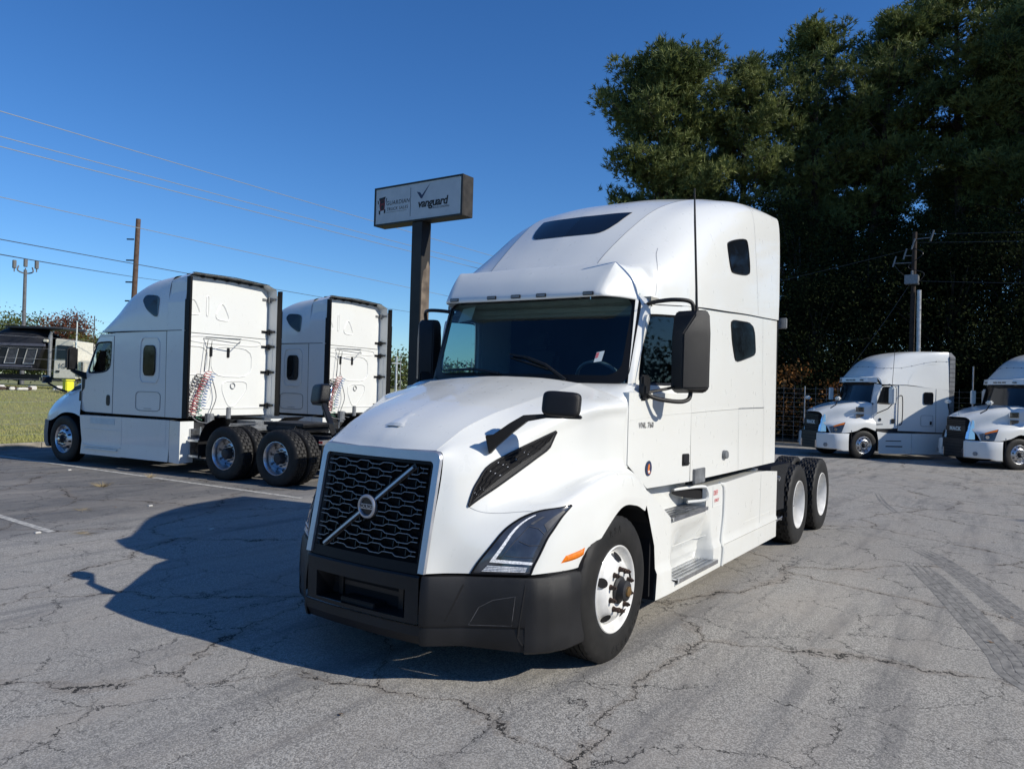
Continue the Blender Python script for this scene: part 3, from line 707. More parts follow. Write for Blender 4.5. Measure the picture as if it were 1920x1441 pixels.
# ---- cab shell
DX = -1.505   # rear shut line of the door
win = chaikin([(-.71, 1.925), (-.715, 2.05), (-.80, 2.48), (-.85, 2.50), (-1.42, 2.53), (-1.45, 2.50), (-1.46, 2.02), (-1.42, 1.96), (-1.2, 1.925)], 2, .2)
door_out = [(-.372, 1.32), (-.372, 1.86), (-.50, 1.885), (-.655, 1.93), (-.83, 2.555), (-.92, 2.575), (DX+.004, 2.615), (DX+.004, 1.105), (-.70, 1.115)]
win_in = [((x+1.0)*.93-1.0, (z-2.22)*.93+2.22) for x, z in win]
for s in (1, -1):
    fx = (lambda g: g) if s > 0 else flipy
    d = part('door', fx(join(wall_plate([[(-.372, 1.32), (-.372, 1.86), (-.66, 1.86), (-1.42, 1.86), (DX+.004, 1.86), (DX+.004, 1.105), (-.70, 1.115)]], .05, 0), wall_plate([[(-.372, 1.86), (-.50, 1.885), (-.655, 1.93), (-.86, 2.555), (-.95, 2.575), (-1.42, 2.612), (DX+.004, 2.615), (DX+.004, 1.86), (-1.42, 1.86), (-.66, 1.86)], win[::-1]], .05, 0))), WHITE, T)
    V, F = [], []
    n = len(win)
    V = [(x, side_y(x, z)+.003, z) for x, z in win]+[(x, side_y(x, z)-.014, z) for x, z in win_in]
    part('window_rubber', fx((V, [(i, (i+1) % n, n+(i+1) % n, n+i) for i in range(n)])), GASKET, d)
    part('window_glass', fx(([(x, side_y(x, z)-.012, z) for x, z in win_in], [tuple(range(n))])), GLASS, d)
    # door frame line, crease, handle
    part('door_crease', fx(ribbon_wall([(-.40, 1.655), (-.84, 1.685), (DX+.01, 1.703)], .003, .0015)), WHITE, d)
    hd = part('door_handle', fx(wall_plate([chaikin([(-1.335, 1.248), (-1.335, 1.352), (-1.475, 1.348), (-1.475, 1.246)], 1, .08)], .02, .006)), BLACKP, d, bevel=.003)
    part('handle_grip', fx(join(wall_plate([[(-1.355, 1.275), (-1.355, 1.335), (-1.41, 1.335), (-1.41, 1.275)]], .01, .003+.006), wall_plate([chaikin([(-1.36, 1.262), (-1.36, 1.275), (-1.46, 1.275), (-1.46, 1.262)], 1)], .02, .016))), DARK, hd)
    part('model_badge', (place(text_geo('VNL 760', .062, .001, 1.12, .0008), (-.655, side_y(-.655)+.003, 1.61), (-1, .052, 0), (0, 0, 1))) if s > 0 else place(text_geo('VNL 760', .062, .001, 1.12, .0008), (-.655, -side_y(-.655)-.003, 1.61), (1, .052, 0), (0, 0, 1)), CHROME, d)
    if s > 0:
        st = part('round_sticker', ([(-.715+.058*math.cos(6.283*k/28), side_y(-.715)+.004, 1.272+.06*math.sin(6.283*k/28)) for k in range(28)], [tuple(range(28))]), NAVY, d)
        part('sticker_print', plate([chaikin([(-.69, 1.235), (-.70, 1.30), (-.725, 1.31), (-.735, 1.285), (-.722, 1.265), (-.745, 1.24), (-.74, 1.225)], 1)], lambda a, b, q: (a, side_y(-.715)+.0055, b)), ORANGE, st)
        part('sticker_print', ([(-.70, side_y(-.715)+.0065, 1.237), (-.73, side_y(-.715)+.0065, 1.237), (-.73, side_y(-.715)+.0065, 1.255), (-.70, side_y(-.715)+.0065, 1.255)], [(0, 1, 2, 3)]), PAPER, st)
    # A pillar between windscreen and door
    wsl = [(-.52+0*t, .985, 1.90) for t in (0,)]
    cols = []
    for t in np.linspace(0, 1, 7):
        a = (lerp(-.592, -.80, t), lerp(.990, .945, t), lerp(1.90, 2.66, t)); c = (lerp(-.655, -.875, t), side_y(lerp(-.655, -.875, t), lerp(1.93, 2.60, t))-.003, lerp(1.90, 2.60, t))
        mp = (lerp(-.622, -.835, t), lerp(1.018, .985, t), lerp(1.90, 2.64, t))
        cols.append([a, mp, c])
    part('windscreen_pillar', fx(Net(cols).mesh(4)), WHITE, T, smooth=True, angle=60)
    # cowl corner between hood and door
    cc = Net([[(-.28, 1.085, 1.30), (-.28, 1.075, 1.60), (-.275, 1.06, 1.74), (-.27, 1.0, 1.81), (-.27, .80, 1.865), (-.29, 0, 1.92)],
              [(-.345, 1.10, 1.30), (-.345, 1.10, 1.60), (-.36, 1.09, 1.80), (-.42, 1.03, 1.895), (-.44, .80, 1.915), (-.36, 0, 1.925)],
              [(-.385, 1.108, 1.30), (-.385, 1.108, 1.60), (-.40, 1.108, 1.83), (-.60, 1.045, 1.925), (-.60, .80, 1.93), (-.45, 0, 1.93)]])
    part('cowl', fx(cc.mesh(5)), WHITE, T, smooth=True, angle=60)
    # sleeper side
    sl_out = [(DX-.004, 1.105), (DX-.004, 2.617), (-2.3, 2.652), (-3.0, 2.69), (-4.03, 2.725), (-4.03, 1.11)]
    w1 = chaikin([(-2.475, 2.57), (-2.55, 2.597), (-3.025, 2.613), (-3.15, 2.584), (-3.21, 2.516), (-3.245, 2.321), (-3.194, 2.285), (-2.709, 2.201), (-2.613, 2.212), (-2.52, 2.386)], 1, .15)
    slp = part('sleeper_side', fx(wall_plate([sl_out], .05, 0)), WHITE, T)
    part('sleeper_window', fx(wall_plate([w1], .006, .006)), TINT, slp, bevel=.002)
    sw = [(x, z) for x, z in w1]
    part('window_rubber', fx(tube([(x, side_y(x, z)+.003, z) for x, z in sw]+[(sw[0][0], side_y(*sw[0])+.003, sw[0][1])], .006, 5, caps=False)), GASKET, slp)
    lg = join(ribbon_wall([(-2.74, 1.73), (-3.58, 1.735)], .0035, .0015), ribbon_wall([(-2.74, 1.73), (-2.77, 1.11)], .0016, .0015), ribbon_wall([(-3.50, 2.70), (-3.52, 1.9), (-3.57, 1.74), (-3.59, 1.11)], .0016, .0015))
    part('panel_joint', fx(lg), STEELG, slp)
    part('body_crease', fx(ribbon_wall([(DX-.02, 1.703), (-2.0, 1.715), (-2.72, 1.728)], .003, .0015)), WHITE, slp)
    part('latch_block', fx(wall_plate([chaikin([(-2.30, 1.255), (-2.30, 1.335), (-2.385, 1.33), (-2.41, 1.30), (-2.41, 1.25)], 1)], .035, .03)), STEELG, slp, bevel=.006)
    part('shut_line', fx(join(ribbon_wall([(DX, 1.10), (DX, 2.62)], .0045, .0015))), VOID, slp)
    part('roof_joint', fx(ribbon_wall([(-.76, 2.568), (-1.3, 2.605), (DX, 2.620), (-2.3, 2.655), (-3.0, 2.692), (-4.03, 2.728)], .0035, .002)), GASKET, slp)
    # back-up lamp on a stalk behind the cab, fuel flap box
    if True:
        part('work_lamp', fx(join(cyl((-4.03, 1.17, 2.70), (-4.10, 1.22, 2.70), .016, n=8), box(-4.14, -4.08, 1.17, 1.29, 2.64, 2.76))), STEELG, T, bevel=.02)
        part('mud_guard_tab', fx(box(-1.83, -1.57, 1.17, 1.195, 1.075, 1.205)), STEELG, T, bevel=.004)
part('cab_rear', join(([(-4.03, y, z) for y, z in ((-1.215, 1.11), (1.215, 1.11), (1.22, 2.73), (1.195, 3.68), (1.1, 3.89), (.9, 3.97), (0, 4.0), (-.9, 3.97), (-1.1, 3.89), (-1.195, 3.68), (-1.22, 2.73))], [tuple(range(11))])), DARK, T)
part('cab_floor', join(box(-4.02, -.62, -1.10, 1.10, 1.10, 1.16)), FRAMEM, T)
part('cab_interior', join(box(-2.08, -2.02, -1.1, 1.1, 1.15, 2.75), box(-.95, -.60, -1.05, 1.05, 1.2, 1.82), box(-2.0, -.62, -1.09, -1.05, 1.15, 1.86), box(-2.0, -.62, 1.05, 1.09, 1.15, 1.86)), INTER, T)
def seat(y):
    return join(box(-1.75, -1.2, y-.26, y+.26, 1.45, 1.66), box(-1.88, -1.70, y-.26, y+.26, 1.6, 2.25), box(-1.86, -1.72, y-.14, y+.14, 2.27, 2.44))
for y in (.58, -.58): part('seat', seat(y), INTER, T, bevel=.05)
wheel_r = part('steering_wheel', tube([(.22*math.cos(t)*math.sin(R(35))-.98, .55+.22*math.sin(t), 1.93+.22*math.cos(t)*math.cos(R(35))) for t in [6.2832*k/28 for k in range(29)]], .015, 8, caps=False), STEELG, T, smooth=True)
part('headliner', join(box(-2.0, -.86, -1.05, 1.05, 2.60, 2.64)), HEADL, T)
part('header_shelf', join(box(-1.0, -.84, -.98, .98, 2.50, 2.60)), HEADL, T, bevel=.03)
# ---- windscreen
def ws(y, t, d=0):
    a = abs(y)/.985; k = a**2.6
    xb, xt = lerp(-.43, -.60, k), lerp(-.70, -.835, k)
    return (lerp(xb, xt, t)+d, y, lerp(1.925, 2.665, t)+d*.3)
V = [ws(lerp(-.97, .97, i/24), j/8) for i in range(25) for j in range(9)]
part('windscreen', (V, [(i*9+j, (i+1)*9+j, (i+1)*9+j+1, i*9+j+1) for i in range(24) for j in range(8)]), GLASS, T, smooth=True)
def rrect(y, t0, t1, ry, rt_, n=8):
    L = []
    for cy, ct, a0 in ((y-ry, t1-rt_, 0), (-y+ry, t1-rt_, 90), (-y+ry, t0+rt_, 180), (y-ry, t0+rt_, 270)):
        for i in range(n+1): 
            a = R(a0+90*i/n); L.append((cy+ry*math.cos(a), ct+rt_*math.sin(a)))
    # add points along the long edges
    out = []
    for i in range(len(L)):
        p, q = L[i], L[(i+1) % len(L)]; out.append(p)
        if abs(p[0]-q[0]) > .4: out += [(lerp(p[0], q[0], k/16), lerp(p[1], q[1], k/16)) for k in range(1, 16)]
    return out
o1 = rrect(.988, -.02, 1.01, .13, .16); o2 = rrect(.925, .085, .97, .12, .15)
n = len(o1); V = [ws(y, t, .004) for y, t in o1]+[ws(y, t, .006) for y, t in o2]+[ws(y, t, -.01) for y, t in o1]
part('windscreen_rubber', (V, [(i, (i+1) % n, n+(i+1) % n, n+i) for i in range(n)]+[(i, (i+1) % n, 2*n+(i+1) % n, 2*n+i) for i in range(n)]), GASKET, T, smooth=True, angle=60)
for pts in ([(-.82, .10), (-.72, .105), (-.40, .115), (-.12, .075)], [(-.06, .30), (.10, .27), (.33, .17), (.52, .02)]):
    P = [ws(y, t, .03) for y, t in pts]
    wp = part('wiper', tube(P, .007, 6), BLACKP, T)
    part('wiper_blade', tube([ws(lerp(pts[0][0], pts[2][0], k/6), lerp(pts[0][1]-.03, pts[2][1]-.03, k/6), .014) for k in range(7)], .006, 5), RUB, wp)
    part('wiper_arm', tube([ws(pts[1][0], pts[1][1], .04), ws(pts[2][0], pts[2][1], .05), ws(pts[3][0], pts[3][1], .03)], .011, 6), BLACKP, wp)
# things stuck inside the glass
part('hanging_paper', ([ws(-.80, .905, -.02), ws(-.63, .93, -.02), ws(-.645, .76, -.02), ws(-.83, .735, -.02)], [(0, 1, 2, 3)]), PAPER, T)
stv = [(.705, .225), (.765, .24), (.775, .355), (.715, .335)]
stk = part('label_sticker', ([ws(y, t, .003) for y, t in stv], [(0, 1, 2, 3)]), PAPER, T)
part('label_print', ([ws(y, t, .005) for y, t in ((.712, .27), (.733, .275), (.738, .335), (.717, .33))], [(0, 1, 2, 3)]), REDP, stk)
# ---- sun visor above the windscreen
VIS = Net([
 [(-.48,0,2.605),(-.465,0,2.612),(-.475,0,2.66),(-.56,0,2.79),(-.68,0,2.90),(-.72,0,2.915)],
 [(-.485,.35,2.607),(-.47,.35,2.614),(-.48,.35,2.662),(-.57,.35,2.79),(-.69,.35,2.90),(-.73,.35,2.913)],
 [(-.505,.66,2.612),(-.49,.66,2.619),(-.50,.66,2.664),(-.59,.66,2.79),(-.70,.67,2.90),(-.74,.67,2.912)],
 [(-.515,.745,2.615),(-.50,.75,2.622),(-.51,.75,2.665),(-.60,.765,2.79),(-.705,.78,2.905),(-.745,.78,2.912)],
 [(-.545,.80,2.615),(-.535,.81,2.622),(-.54,.80,2.665),(-.62,.805,2.79),(-.71,.80,2.903),(-.75,.79,2.91)],
 [(-.665,.875,2.615),(-.66,.885,2.622),(-.665,.88,2.665),(-.69,.865,2.78),(-.735,.825,2.885),(-.76,.80,2.905)],
 [(-.80,.948,2.607),(-.795,.955,2.615),(-.80,.95,2.665),(-.80,.93,2.77),(-.79,.875,2.86),(-.785,.83,2.895)],
]); VIS.sgn = -1
vm = VIS.mesh(5)
vis = part('sun_visor', both(vm), WHITE, T, smooth=True, angle=40)
und = [VIS.at(u, 0) for u in np.linspace(0, 6, 31)]
V = [tuple(p) for p in und]+[(-.84, min(p[1], .95), 2.66) for p in und]
part('visor_underside', both((V, [(i, i+1, 32+i, 31+i) for i in range(30)])), WHITE, vis)
fa = [(-.80, .945, 2.60), (-.80, .95, 2.665), (-.80, .93, 2.77), (-.79, .875, 2.86), (-.785, .83, 2.895)]
fb = [tuple(ROOF.at(.12, v)+(0, .002, 0)) for v in (5.95, 5.5, 4.9, 4.0, 3.4)]
fill = Net([fa, [tuple((Vector(a)+Vector(b))/2) for a, b in zip(fa, fb)], fb])
part('visor_corner', both(fill.mesh(5)), WHITE, vis, smooth=True, angle=60)
for y in (-.676, -.25, 0, .25, .676):
    x = VIS.at(abs(y)/.35 if abs(y) <= .35 else 1+(abs(y)-.35)/.31, 1.35)[0]
    l = part('marker_light', box(x-.004, x+.010, y-.048, y+.048, 2.622, 2.652), DARK, vis, bevel=.004)
    part('marker_lens', box(x+.0101, x+.0118, y-.040, y+.040, 2.629, 2.645), STEELG, l)
# ---- roof fairing
roof = part('roof_fairing', both(ROOF.mesh(7, v1=2)), WHITE, T, smooth=True, angle=50)
for fx in (lambda g: g, flipy): part('roof_side', fx(ROOF.mesh(7, v0=2)), WHITE, roof, smooth=True, angle=50)
part('roof_ridge', both(strip(ROOF, uvline([(0, 2), (1, 2), (2, 2), (3, 2), (4, 2), (5.4, 2.1)], 6), .0022, .002)), STEELG, roof)
part('roof_joint', both(join(strip(ROOF, uvline([(5.42, 2.6), (5.38, 3.38), (5.38, 4.25), (5.5, 4.96), (5.62, 5.96)], 6), .0018, .002), strip(ROOF, uvline([(1.71, 3.38), (1.45, 3.6), (1.02, 4.2), (.55, 5.1), (.35, 5.6)], 6), .0016, .002))), STEELG, roof)
sk_t = [(2.62, 0), (2.64, .6), (2.68, 1.0), (2.72, 1.3), (2.74, 1.48)]; sk_b = [(1.74, 0), (1.76, .7), (1.80, 1.10), (1.95, 1.30), (2.25, 1.42)]
skl = patch(ROOF, sk_t, sk_b, .004, 14, 6)
part('skylight', join(skl, flipy(skl)), TINT, roof, smooth=True)
uw = chaikin([(4.04, 4.40), (4.10, 4.33), (4.88, 4.34), (4.98, 4.42), (5.10, 4.83), (5.02, 4.93), (4.28, 4.93), (4.16, 4.86)], 2)
for s in (1, -1):
    fx = (lambda g: g) if s > 0 else flipy
    c = np.mean([ROOF.at(u, v) for u, v in uw], 0)
    pts = [tuple(ROOF.off(u, v, .006)) for u, v in uw]; N_ = len(pts)
    ctr = tuple(ROOF.off(4.58, 4.63, .008))
    part('upper_window', fx((pts+[ctr], [(i, (i+1) % N_, N_) for i in range(N_)])), TINT, roof, smooth=True)
    part('window_rubber', fx(tube(pts+[pts[0]], .006, 5, caps=False)), GASKET, roof)
    # antenna by the door
part('antenna', tube([(-.95, 1.40, 2.50), (-.93, 1.40, 2.7), (-.86, 1.40, 3.2), (-.83, 1.40, 3.46)], [.012, .010, .009, .006], 8), BLACKP, T)
part('antenna_base', cyl((-.95, 1.40, 2.48), (-.947, 1.40, 2.55), .02, .014), BLACKP, T)
# ---- side skirts with steps
def top_z(x): return interp(-x, [.40, .49, .59, .75, .91, .94, 1.74, 1.76, 2.2, 3.25, 3.6, 4.03], [1.10, 1.13, 1.085, .985, .885, .868, .868, 1.045, 1.04, 1.06, 1.045, 1.01])
def front_x(z): return interp(z, [.27, .47, .70, .87, .985, 1.10], [-.655, -.675, -.645, -.56, -.45, -.42])
def skirt_y(x, z):
    y = 1.238
    if x > -.9: y -= .02*(1-min(1, (-x-.4)/.5))
    if z < .50: y += .016*min(1, (.50-z)/.025)
    if x < -2.2 and .46 < z: y += .012*min(1, (-x-2.2)/.02)
    if -1.92 < x < -.95 and .365 < z < .80:
        a = min(1, (-x-.95)/.25); b = min(1, (1.92+x)/(.04+.18*(z-.365))); c = 1-((z-.365)/.435)**1.3
        y -= .15*max(0, a)*max(0, b)*max(0, c)
    return y
xs = sorted(set([round(-.45-.045*i, 4) for i in range(80)]+[-.94, -1.74, -1.76, -2.195, -2.205, -1.91, -1.93]))[::-1]
xs = [x for x in xs if x >= -4.03]+[-4.03]
zf = [0, .06, .105, .125, .16, .2, .25, .29, .305, .33, .4, .47, .54, .62, .7, .8, .9, 1]
V = []; F = []
for x in xs:
    for f in zf:
        tz = top_z(x); z = .27+(tz-.27)*f if x < -.94 else .27+(tz-.27)*f
        # align rows to fixed heights up to .86
        zz = min(.27+.60*f, tz) if tz <= .88 else (.27+.60*f if f < .9 else tz)
        if f == 1: zz = tz
        xx = min(x, front_x(zz)) if x > -.75 else x
        V.append((xx, skirt_y(xx, zz), zz))
m = len(zf)
F = [(i*m+j, (i+1)*m+j, (i+1)*m+j+1, i*m+j+1) for i in range(len(xs)-1) for j in range(m-1)]
for s in (1, -1):
    fx = (lambda g: g) if s > 0 else flipy
    sk = part('side_skirt', fx((V, F)), WHITE, T, smooth=True, angle=30)
    tp = [x for x in xs if x <= -1.76]
    V2 = [(x, skirt_y(x, top_z(x)), top_z(x)) for x in tp]+[(x, 1.02, top_z(x)-.02) for x in tp]; n = len(tp)
    part('skirt_top', fx(join((V2, [(i, i+1, n+i+1, n+i) for i in range(n-1)]), box(-1.765, -.66, 1.00, 1.03, .60, 1.09), box(-1.785, -1.75, 1.0, 1.236, .80, 1.04), box(-4.028, -4.0, .9, 1.245, .28, 1.0), box(-4.0, -1.76, .98, 1.02, .5, 1.02))), WHITE, sk)
    part('skirt_void', fx(box(-3.98, -.75, .55, .98, .35, 1.05)), FRAMEM, sk)
    # raised panel edge behind the steps and thin trim lines
    part('skirt_joint', fx(join(*[tube([(x, skirt_y(x, z)+.0005, z) for x, z in L], .0028, 4) for L in ([(-.72, .585), (-1.2, .585), (-1.6, .585), (-2.19, .585)], [(-2.21, .585), (-3.0, .585), (-4.02, .585)], [(-3.39, 1.04), (-3.385, .8), (-3.375, .5), (-3.36, .28)], [(-1.92, .84), (-2.17, .842)], [(-1.92, .84), (-1.915, 1.035)])])), WHITE, sk)
    part('skirt_ridge', fx(join(tube(curve([(-2.13, 1.225, 1.04), (-2.2, 1.243, .99), (-2.205, 1.245, .75), (-2.15, 1.245, .50), (-2.17, 1.262, .43), (-2.14, 1.26, .275)], 6), .016, 8))), WHITE, sk, smooth=True)
    if s > 0:
        t1 = place(text_geo('DEF', .062, .001, 1.1, .0), (-1.99, skirt_y(-2, .96)+.004, .965), (-1, 0, 0), (0, 0, 1)); t2 = place(text_geo('ONLY', .042, .001, 1.1, .0), (-2.02, skirt_y(-2, .9)+.004, .895), (-1, 0, 0), (0, 0, 1))
        part('filler_lettering', join(t1, t2), REDP, sk)
    # grab pocket
    pk = part('grab_pocket', fx(plate([chaikin([(-1.30, .985), (-1.31, 1.028), (-1.66, 1.03), (-1.69, 1.0), (-1.685, .94), (-1.60, .93)], 2)], lambda a, b, d: (a-.09, 1.05+(a+1.3)*-.42, b))), VOID, sk)
    part('pocket_rim', fx(join(tube(curve([(-1.42, 1.06, 1.03), (-1.70, 1.20, 1.045), (-1.76, 1.236, 1.02), (-1.76, 1.236, .93), (-1.60, 1.12, .91)], 5), .014, 8))), WHITE, sk, smooth=True)
    for (x0, x1, z, y0, y1, zt) in ((-.95, -1.74, .872, 1.035, 1.262, .03), (-1.02, -1.95, .372, 1.10, 1.292, .035)):
        st = part('step', fx(box(x1, x0, y0, y1-.012, z-zt, z-.012)), DARK, sk)
        bars = [box(x1, x0, y1-.012, y1, z-zt, z)]
        for k in range(5): yb = lerp(y0, y1-.02, k/4); bars.append(box(x1, x0, yb-.006, yb+.006, z-.012, z))
        nx = int((x0-x1)/.032)
        for k in range(nx+1):
            xb = lerp(x1, x0, k/nx)
            for q in range(4):
                yb = lerp(y0, y1-.02, (q+.5)/4); sh = .008 if q % 2 else 0
                bars.append(box(xb-.0065+sh, xb+.0065+sh, yb-.022, yb+.022, z-.011, z-.001))
        part('step_tread', fx(join(*bars)), ALU, st)
    part('lower_step_bracket', fx(join(box(-2.05, -1.0, 1.10, 1.262, .300, .338))), WHITE, sk, bevel=.012)
# ---- mirrors
for s in (1, -1):
    fx = (lambda g: g) if s > 0 else flipy
    cs_ = [(1.865, .0, 0), (1.90, 1, 0), (2.05, 1, 0), (2.33, 1, 0), (2.47, .72, 1), (2.515, .15, 1)]
    V = []; F = []
    for z, e, tp in cs_:
        k = .06*(1-e)
        cx, cy = (-.80, 1.355) if not tp else (-.85, 1.42)
        L = [(-1.0+k*.3, 1.235+k*.5), (-.93, 1.222+k*.5), (-.865-k*.6, 1.235+k*.5), (lerp(-.92, cx, e), cy), (-.94-k*.2, 1.50-k*.6), (-.965-k*.1, 1.512-k*.6), (-1.0+k*.3, 1.500-k*.6)]
        V += [(x, y, z+(.01*(y-1.22)/.28)) for x, y in L]
    m7 = 7
    for i in range(len(cs_)-1):
        for k in range(m7): F.append((i*m7+k, i*m7+(k+1) % m7, (i+1)*m7+(k+1) % m7, (i+1)*m7+k))
    F += [tuple(range(m7))[::-1], tuple((len(cs_)-1)*m7+k for k in range(m7))]
    mm = part('door_mirror', fx((V, F)), BLACKP, T, bevel=.012)
    part('mirror_glass', fx(box(-1.003, -.998, 1.25, 1.485, 1.905, 2.46)), CHROME, mm)
    part('mirror_arm', fx(join(tube(curve([(-.88, .99, 2.575), (-.83, 1.10, 2.59), (-.83, 1.26, 2.60), (-.90, 1.37, 2.585), (-.93, 1.385, 2.50)], 6), .017, 8), tube(curve([(-.60, 1.12, 1.90), (-.66, 1.17, 1.83), (-.80, 1.31, 1.80), (-.90, 1.37, 1.82), (-.93, 1.38, 1.90)], 6), .017, 8), tube([(-.60, 1.13, 1.86), (-.80, 1.24, 1.90), (-.93, 1.30, 1.93)], .012, 6))), BLACKP, mm, smooth=True)
    part('mirror_bracket', fx(join(box(-.70, -.55, 1.10, 1.14, 1.80, 2.0), box(-.62, -.53, 1.11, 1.17, 1.84, 1.93))), BLACKP, mm, bevel=.015)
    # hood mirror: base pad, flat arm, housing
    hmr = part('hood_mirror', fx(pod((.635, 1.12, 1.777), (.048, .018, 0), (-.048, .112, -.006), (-.012, 0, .080), 5, 40, 24)), BLACKP, T, smooth=True, angle=60)
    arm = [[(.915, .725, 1.565), (.86, .72, 1.44)], [(.875, .76, 1.57), (.845, .76, 1.49)], [(.83, .85, 1.645), (.81, .86, 1.585)], [(.79, .93, 1.70), (.775, .945, 1.66)], [(.71, 1.02, 1.71), (.70, 1.04, 1.685)], [(.62, 1.245, 1.71), (.615, 1.25, 1.685)]]
    V = []; F = []
    for (p, q) in arm:
        w = .045
        V += [p, (p[0]-w, p[1]-.01, p[2]), (q[0]-w, q[1]-.01, q[2]), q]
    for i in range(len(arm)-1):
        for k in range(4): F.append((4*i+k, 4*i+(k+1) % 4, 4*i+4+(k+1) % 4, 4*i+4+k))
    F += [(3, 2, 1, 0), tuple(4*(len(arm)-1)+k for k in range(4))]
    part('mirror_arm', fx((V, F)), BLACKP, hmr, bevel=.006)
    part('mirror_glass', fx(pod((.592, 1.108, 1.782), (.012, .004, 0), (-.042, .100, -.004), (-.008, 0, .064), 6, 24, 12)), CHROME, hmr, smooth=True)
# ---- chassis, wheels
part('chassis_frame', join(box(-7.0, .7, .36, .44, .62, .90), box(-7.0, .7, -.44, -.36, .62, .90), *[box(x-.05, x+.05, -.4, .4, .66, .84) for x in (-1, -2.5, -4.3, -5.2, -6.6)]), FRAMEM, T, bevel=.006)
part('fifth_wheel', join(box(-6.35, -5.5, -.45, .45, .98, 1.05), box(-6.2, -5.7, -.5, .5, .88, .99)), FRAMEM, T, bevel=.02)
part('deck_plate', join(box(-5.0, -4.1, -.85, .85, .93, .96)), STEELG, T)
part('axle', join(cyl((-5.25, -.9, .5), (-5.25, .9, .5), .10), cyl((-6.57, -.9, .5), (-6.57, .9, .5), .10), cyl((0, -.9, .42), (0, .9, .42), .06), lathe([(.22, -.2), (.24, 0), (.22, .2)], 16, c=(-5.25, 0, .5)), lathe([(.22, -.2), (.24, 0), (.22, .2)], 16, c=(-6.57, 0, .5))), FRAMEM, T)
for s in (1, -1):
    fx = (lambda g: g) if s > 0 else flipy
    wheel(T, (0, s*1.228, .49), s, 'steel_front', text=[('GOODYEAR', R(205), R(10)), ('RSA', R(75), R(9))] if s > 0 else None)
    wheel(T, (-5.25, s*1.215, .49), s, 'steel_rear', dual=True); wheel(T, (-6.57, s*1.215, .49), s, 'steel_rear', dual=True)
    # quarter fender ahead of the drive wheels
    q = [(-4.56, .52), (-4.55, .72), (-4.60, .88), (-4.70, .985), (-4.82, 1.055)]
    V = [(x, y, z) for x, z in q for y in (.62, 1.20)]
    part('quarter_fender', fx(join((V, [(2*i, 2*i+1, 2*i+3, 2*i+2) for i in range(4)]), ([(-4.56, 1.20, .52), (-4.55, 1.20, .72), (-4.60, 1.20, .88), (-4.70, 1.20, .985), (-4.82, 1.20, 1.055), (-4.1, 1.16, 1.05), (-4.1, 1.16, .60), (-4.3, 1.17, .52)], [tuple(range(8))]))), BLACKP, T, smooth=True, angle=30)
    part('fender_bolt', fx(join(cyl((-4.3, 1.14, .90), (-4.3, 1.21, .90), .03, n=12), cyl((-4.18, 1.16, .91), (-4.18, 1.25, .92), .018, n=8))), ALU, T)
    part('frame_step', fx(join(box(-4.42, -4.06, 1.06, 1.10, .415, .44), box(-4.42, -4.06, 1.12, 1.16, .415, .44), box(-4.42, -4.06, 1.18, 1.22, .415, .44), box(-4.42, -4.39, 1.05, 1.22, .40, .44), box(-4.3, -4.26, .9, 1.2, .395, .414))), ALU, T, bevel=.004)
    pass
# ================================================================ the two trucks backed in on the left (aerodynamic sleepers seen from behind)
GREYP = mat('grey_plastic', (.16, .165, .17), .55, noise=.15)
def half(g, s): return g if s > 0 else flipy(g)
def yplate(loops, y, t=0): return plate(loops, lambda a, b, d: (a, (y(a, b) if callable(y) else y)+d, b), t)
def yline(pts, y, r=.006, n=4): return tube([(x, (y(x, z) if callable(y) else y), z) for x, z in pts], r, n)
def rr(x0, x1, z0, z1, k=.18, it=2): return chaikin([(x0, z0), (x0, z1), (x1, z1), (x1, z0)], it, k)
def rear_axles(T, xs, style, lo=True):
    part('chassis_frame', join(box(xs[1]-.75, .5, .36, .44, .62, .88), box(xs[1]-.75, .5, -.44, -.36, .62, .88), *[box(x-.05, x+.05, -.4, .4, .66, .84) for x in (-1, -2.5, -4.0, xs[0], xs[1], xs[1]-.7)]), FRAMEM, T, bevel=.006)
    part('fifth_wheel', join(box(xs[1]+.1, xs[0]-.15, -.45, .45, 1.02, 1.08), box(xs[1]+.25, xs[0]-.3, -.5, .5, .90, 1.03)), FRAMEM, T, bevel=.03)
    part('axle', join(cyl((xs[0], -.9, .5), (xs[0], .9, .5), .10), cyl((xs[1], -.9, .5), (xs[1], .9, .5), .10), cyl((0, -.9, .42), (0, .9, .42), .06)), FRAMEM, T)
    for s in (1, -1):
        for x in xs: wheel(T, (x, s*1.22, .495), s, style, dual=True)
CAS_HOOD = Net([
 [(1.2,0,1.36),(1.18,.35,1.36),(1.12,.62,1.31),(1.0,.86,1.18),(.90,1.02,1.0),(.84,1.10,.86)],
 [(.9,0,1.53),(.9,.35,1.52),(.84,.64,1.46),(.74,.95,1.27),(.68,1.13,1.04),(.62,1.18,.86)],
 [(.5,0,1.67),(.5,.37,1.66),(.46,.70,1.59),(.38,1.02,1.35),(.34,1.17,1.15),(.42,1.2,.90)],
 [(.1,0,1.79),(.1,.4,1.78),(.1,.77,1.71),(.08,1.03,1.5),(.05,1.16,1.25),(.08,1.2,1.05)],
 [(-.3,0,1.89),(-.3,.4,1.88),(-.3,.82,1.83),(-.32,1.05,1.62),(-.33,1.14,1.35),(-.28,1.2,1.06)],
 [(-.56,0,1.94),(-.52,.4,1.94),(-.5,.87,1.89),(-.47,1.06,1.7),(-.46,1.14,1.35),(-.52,1.2,1.0)],
])
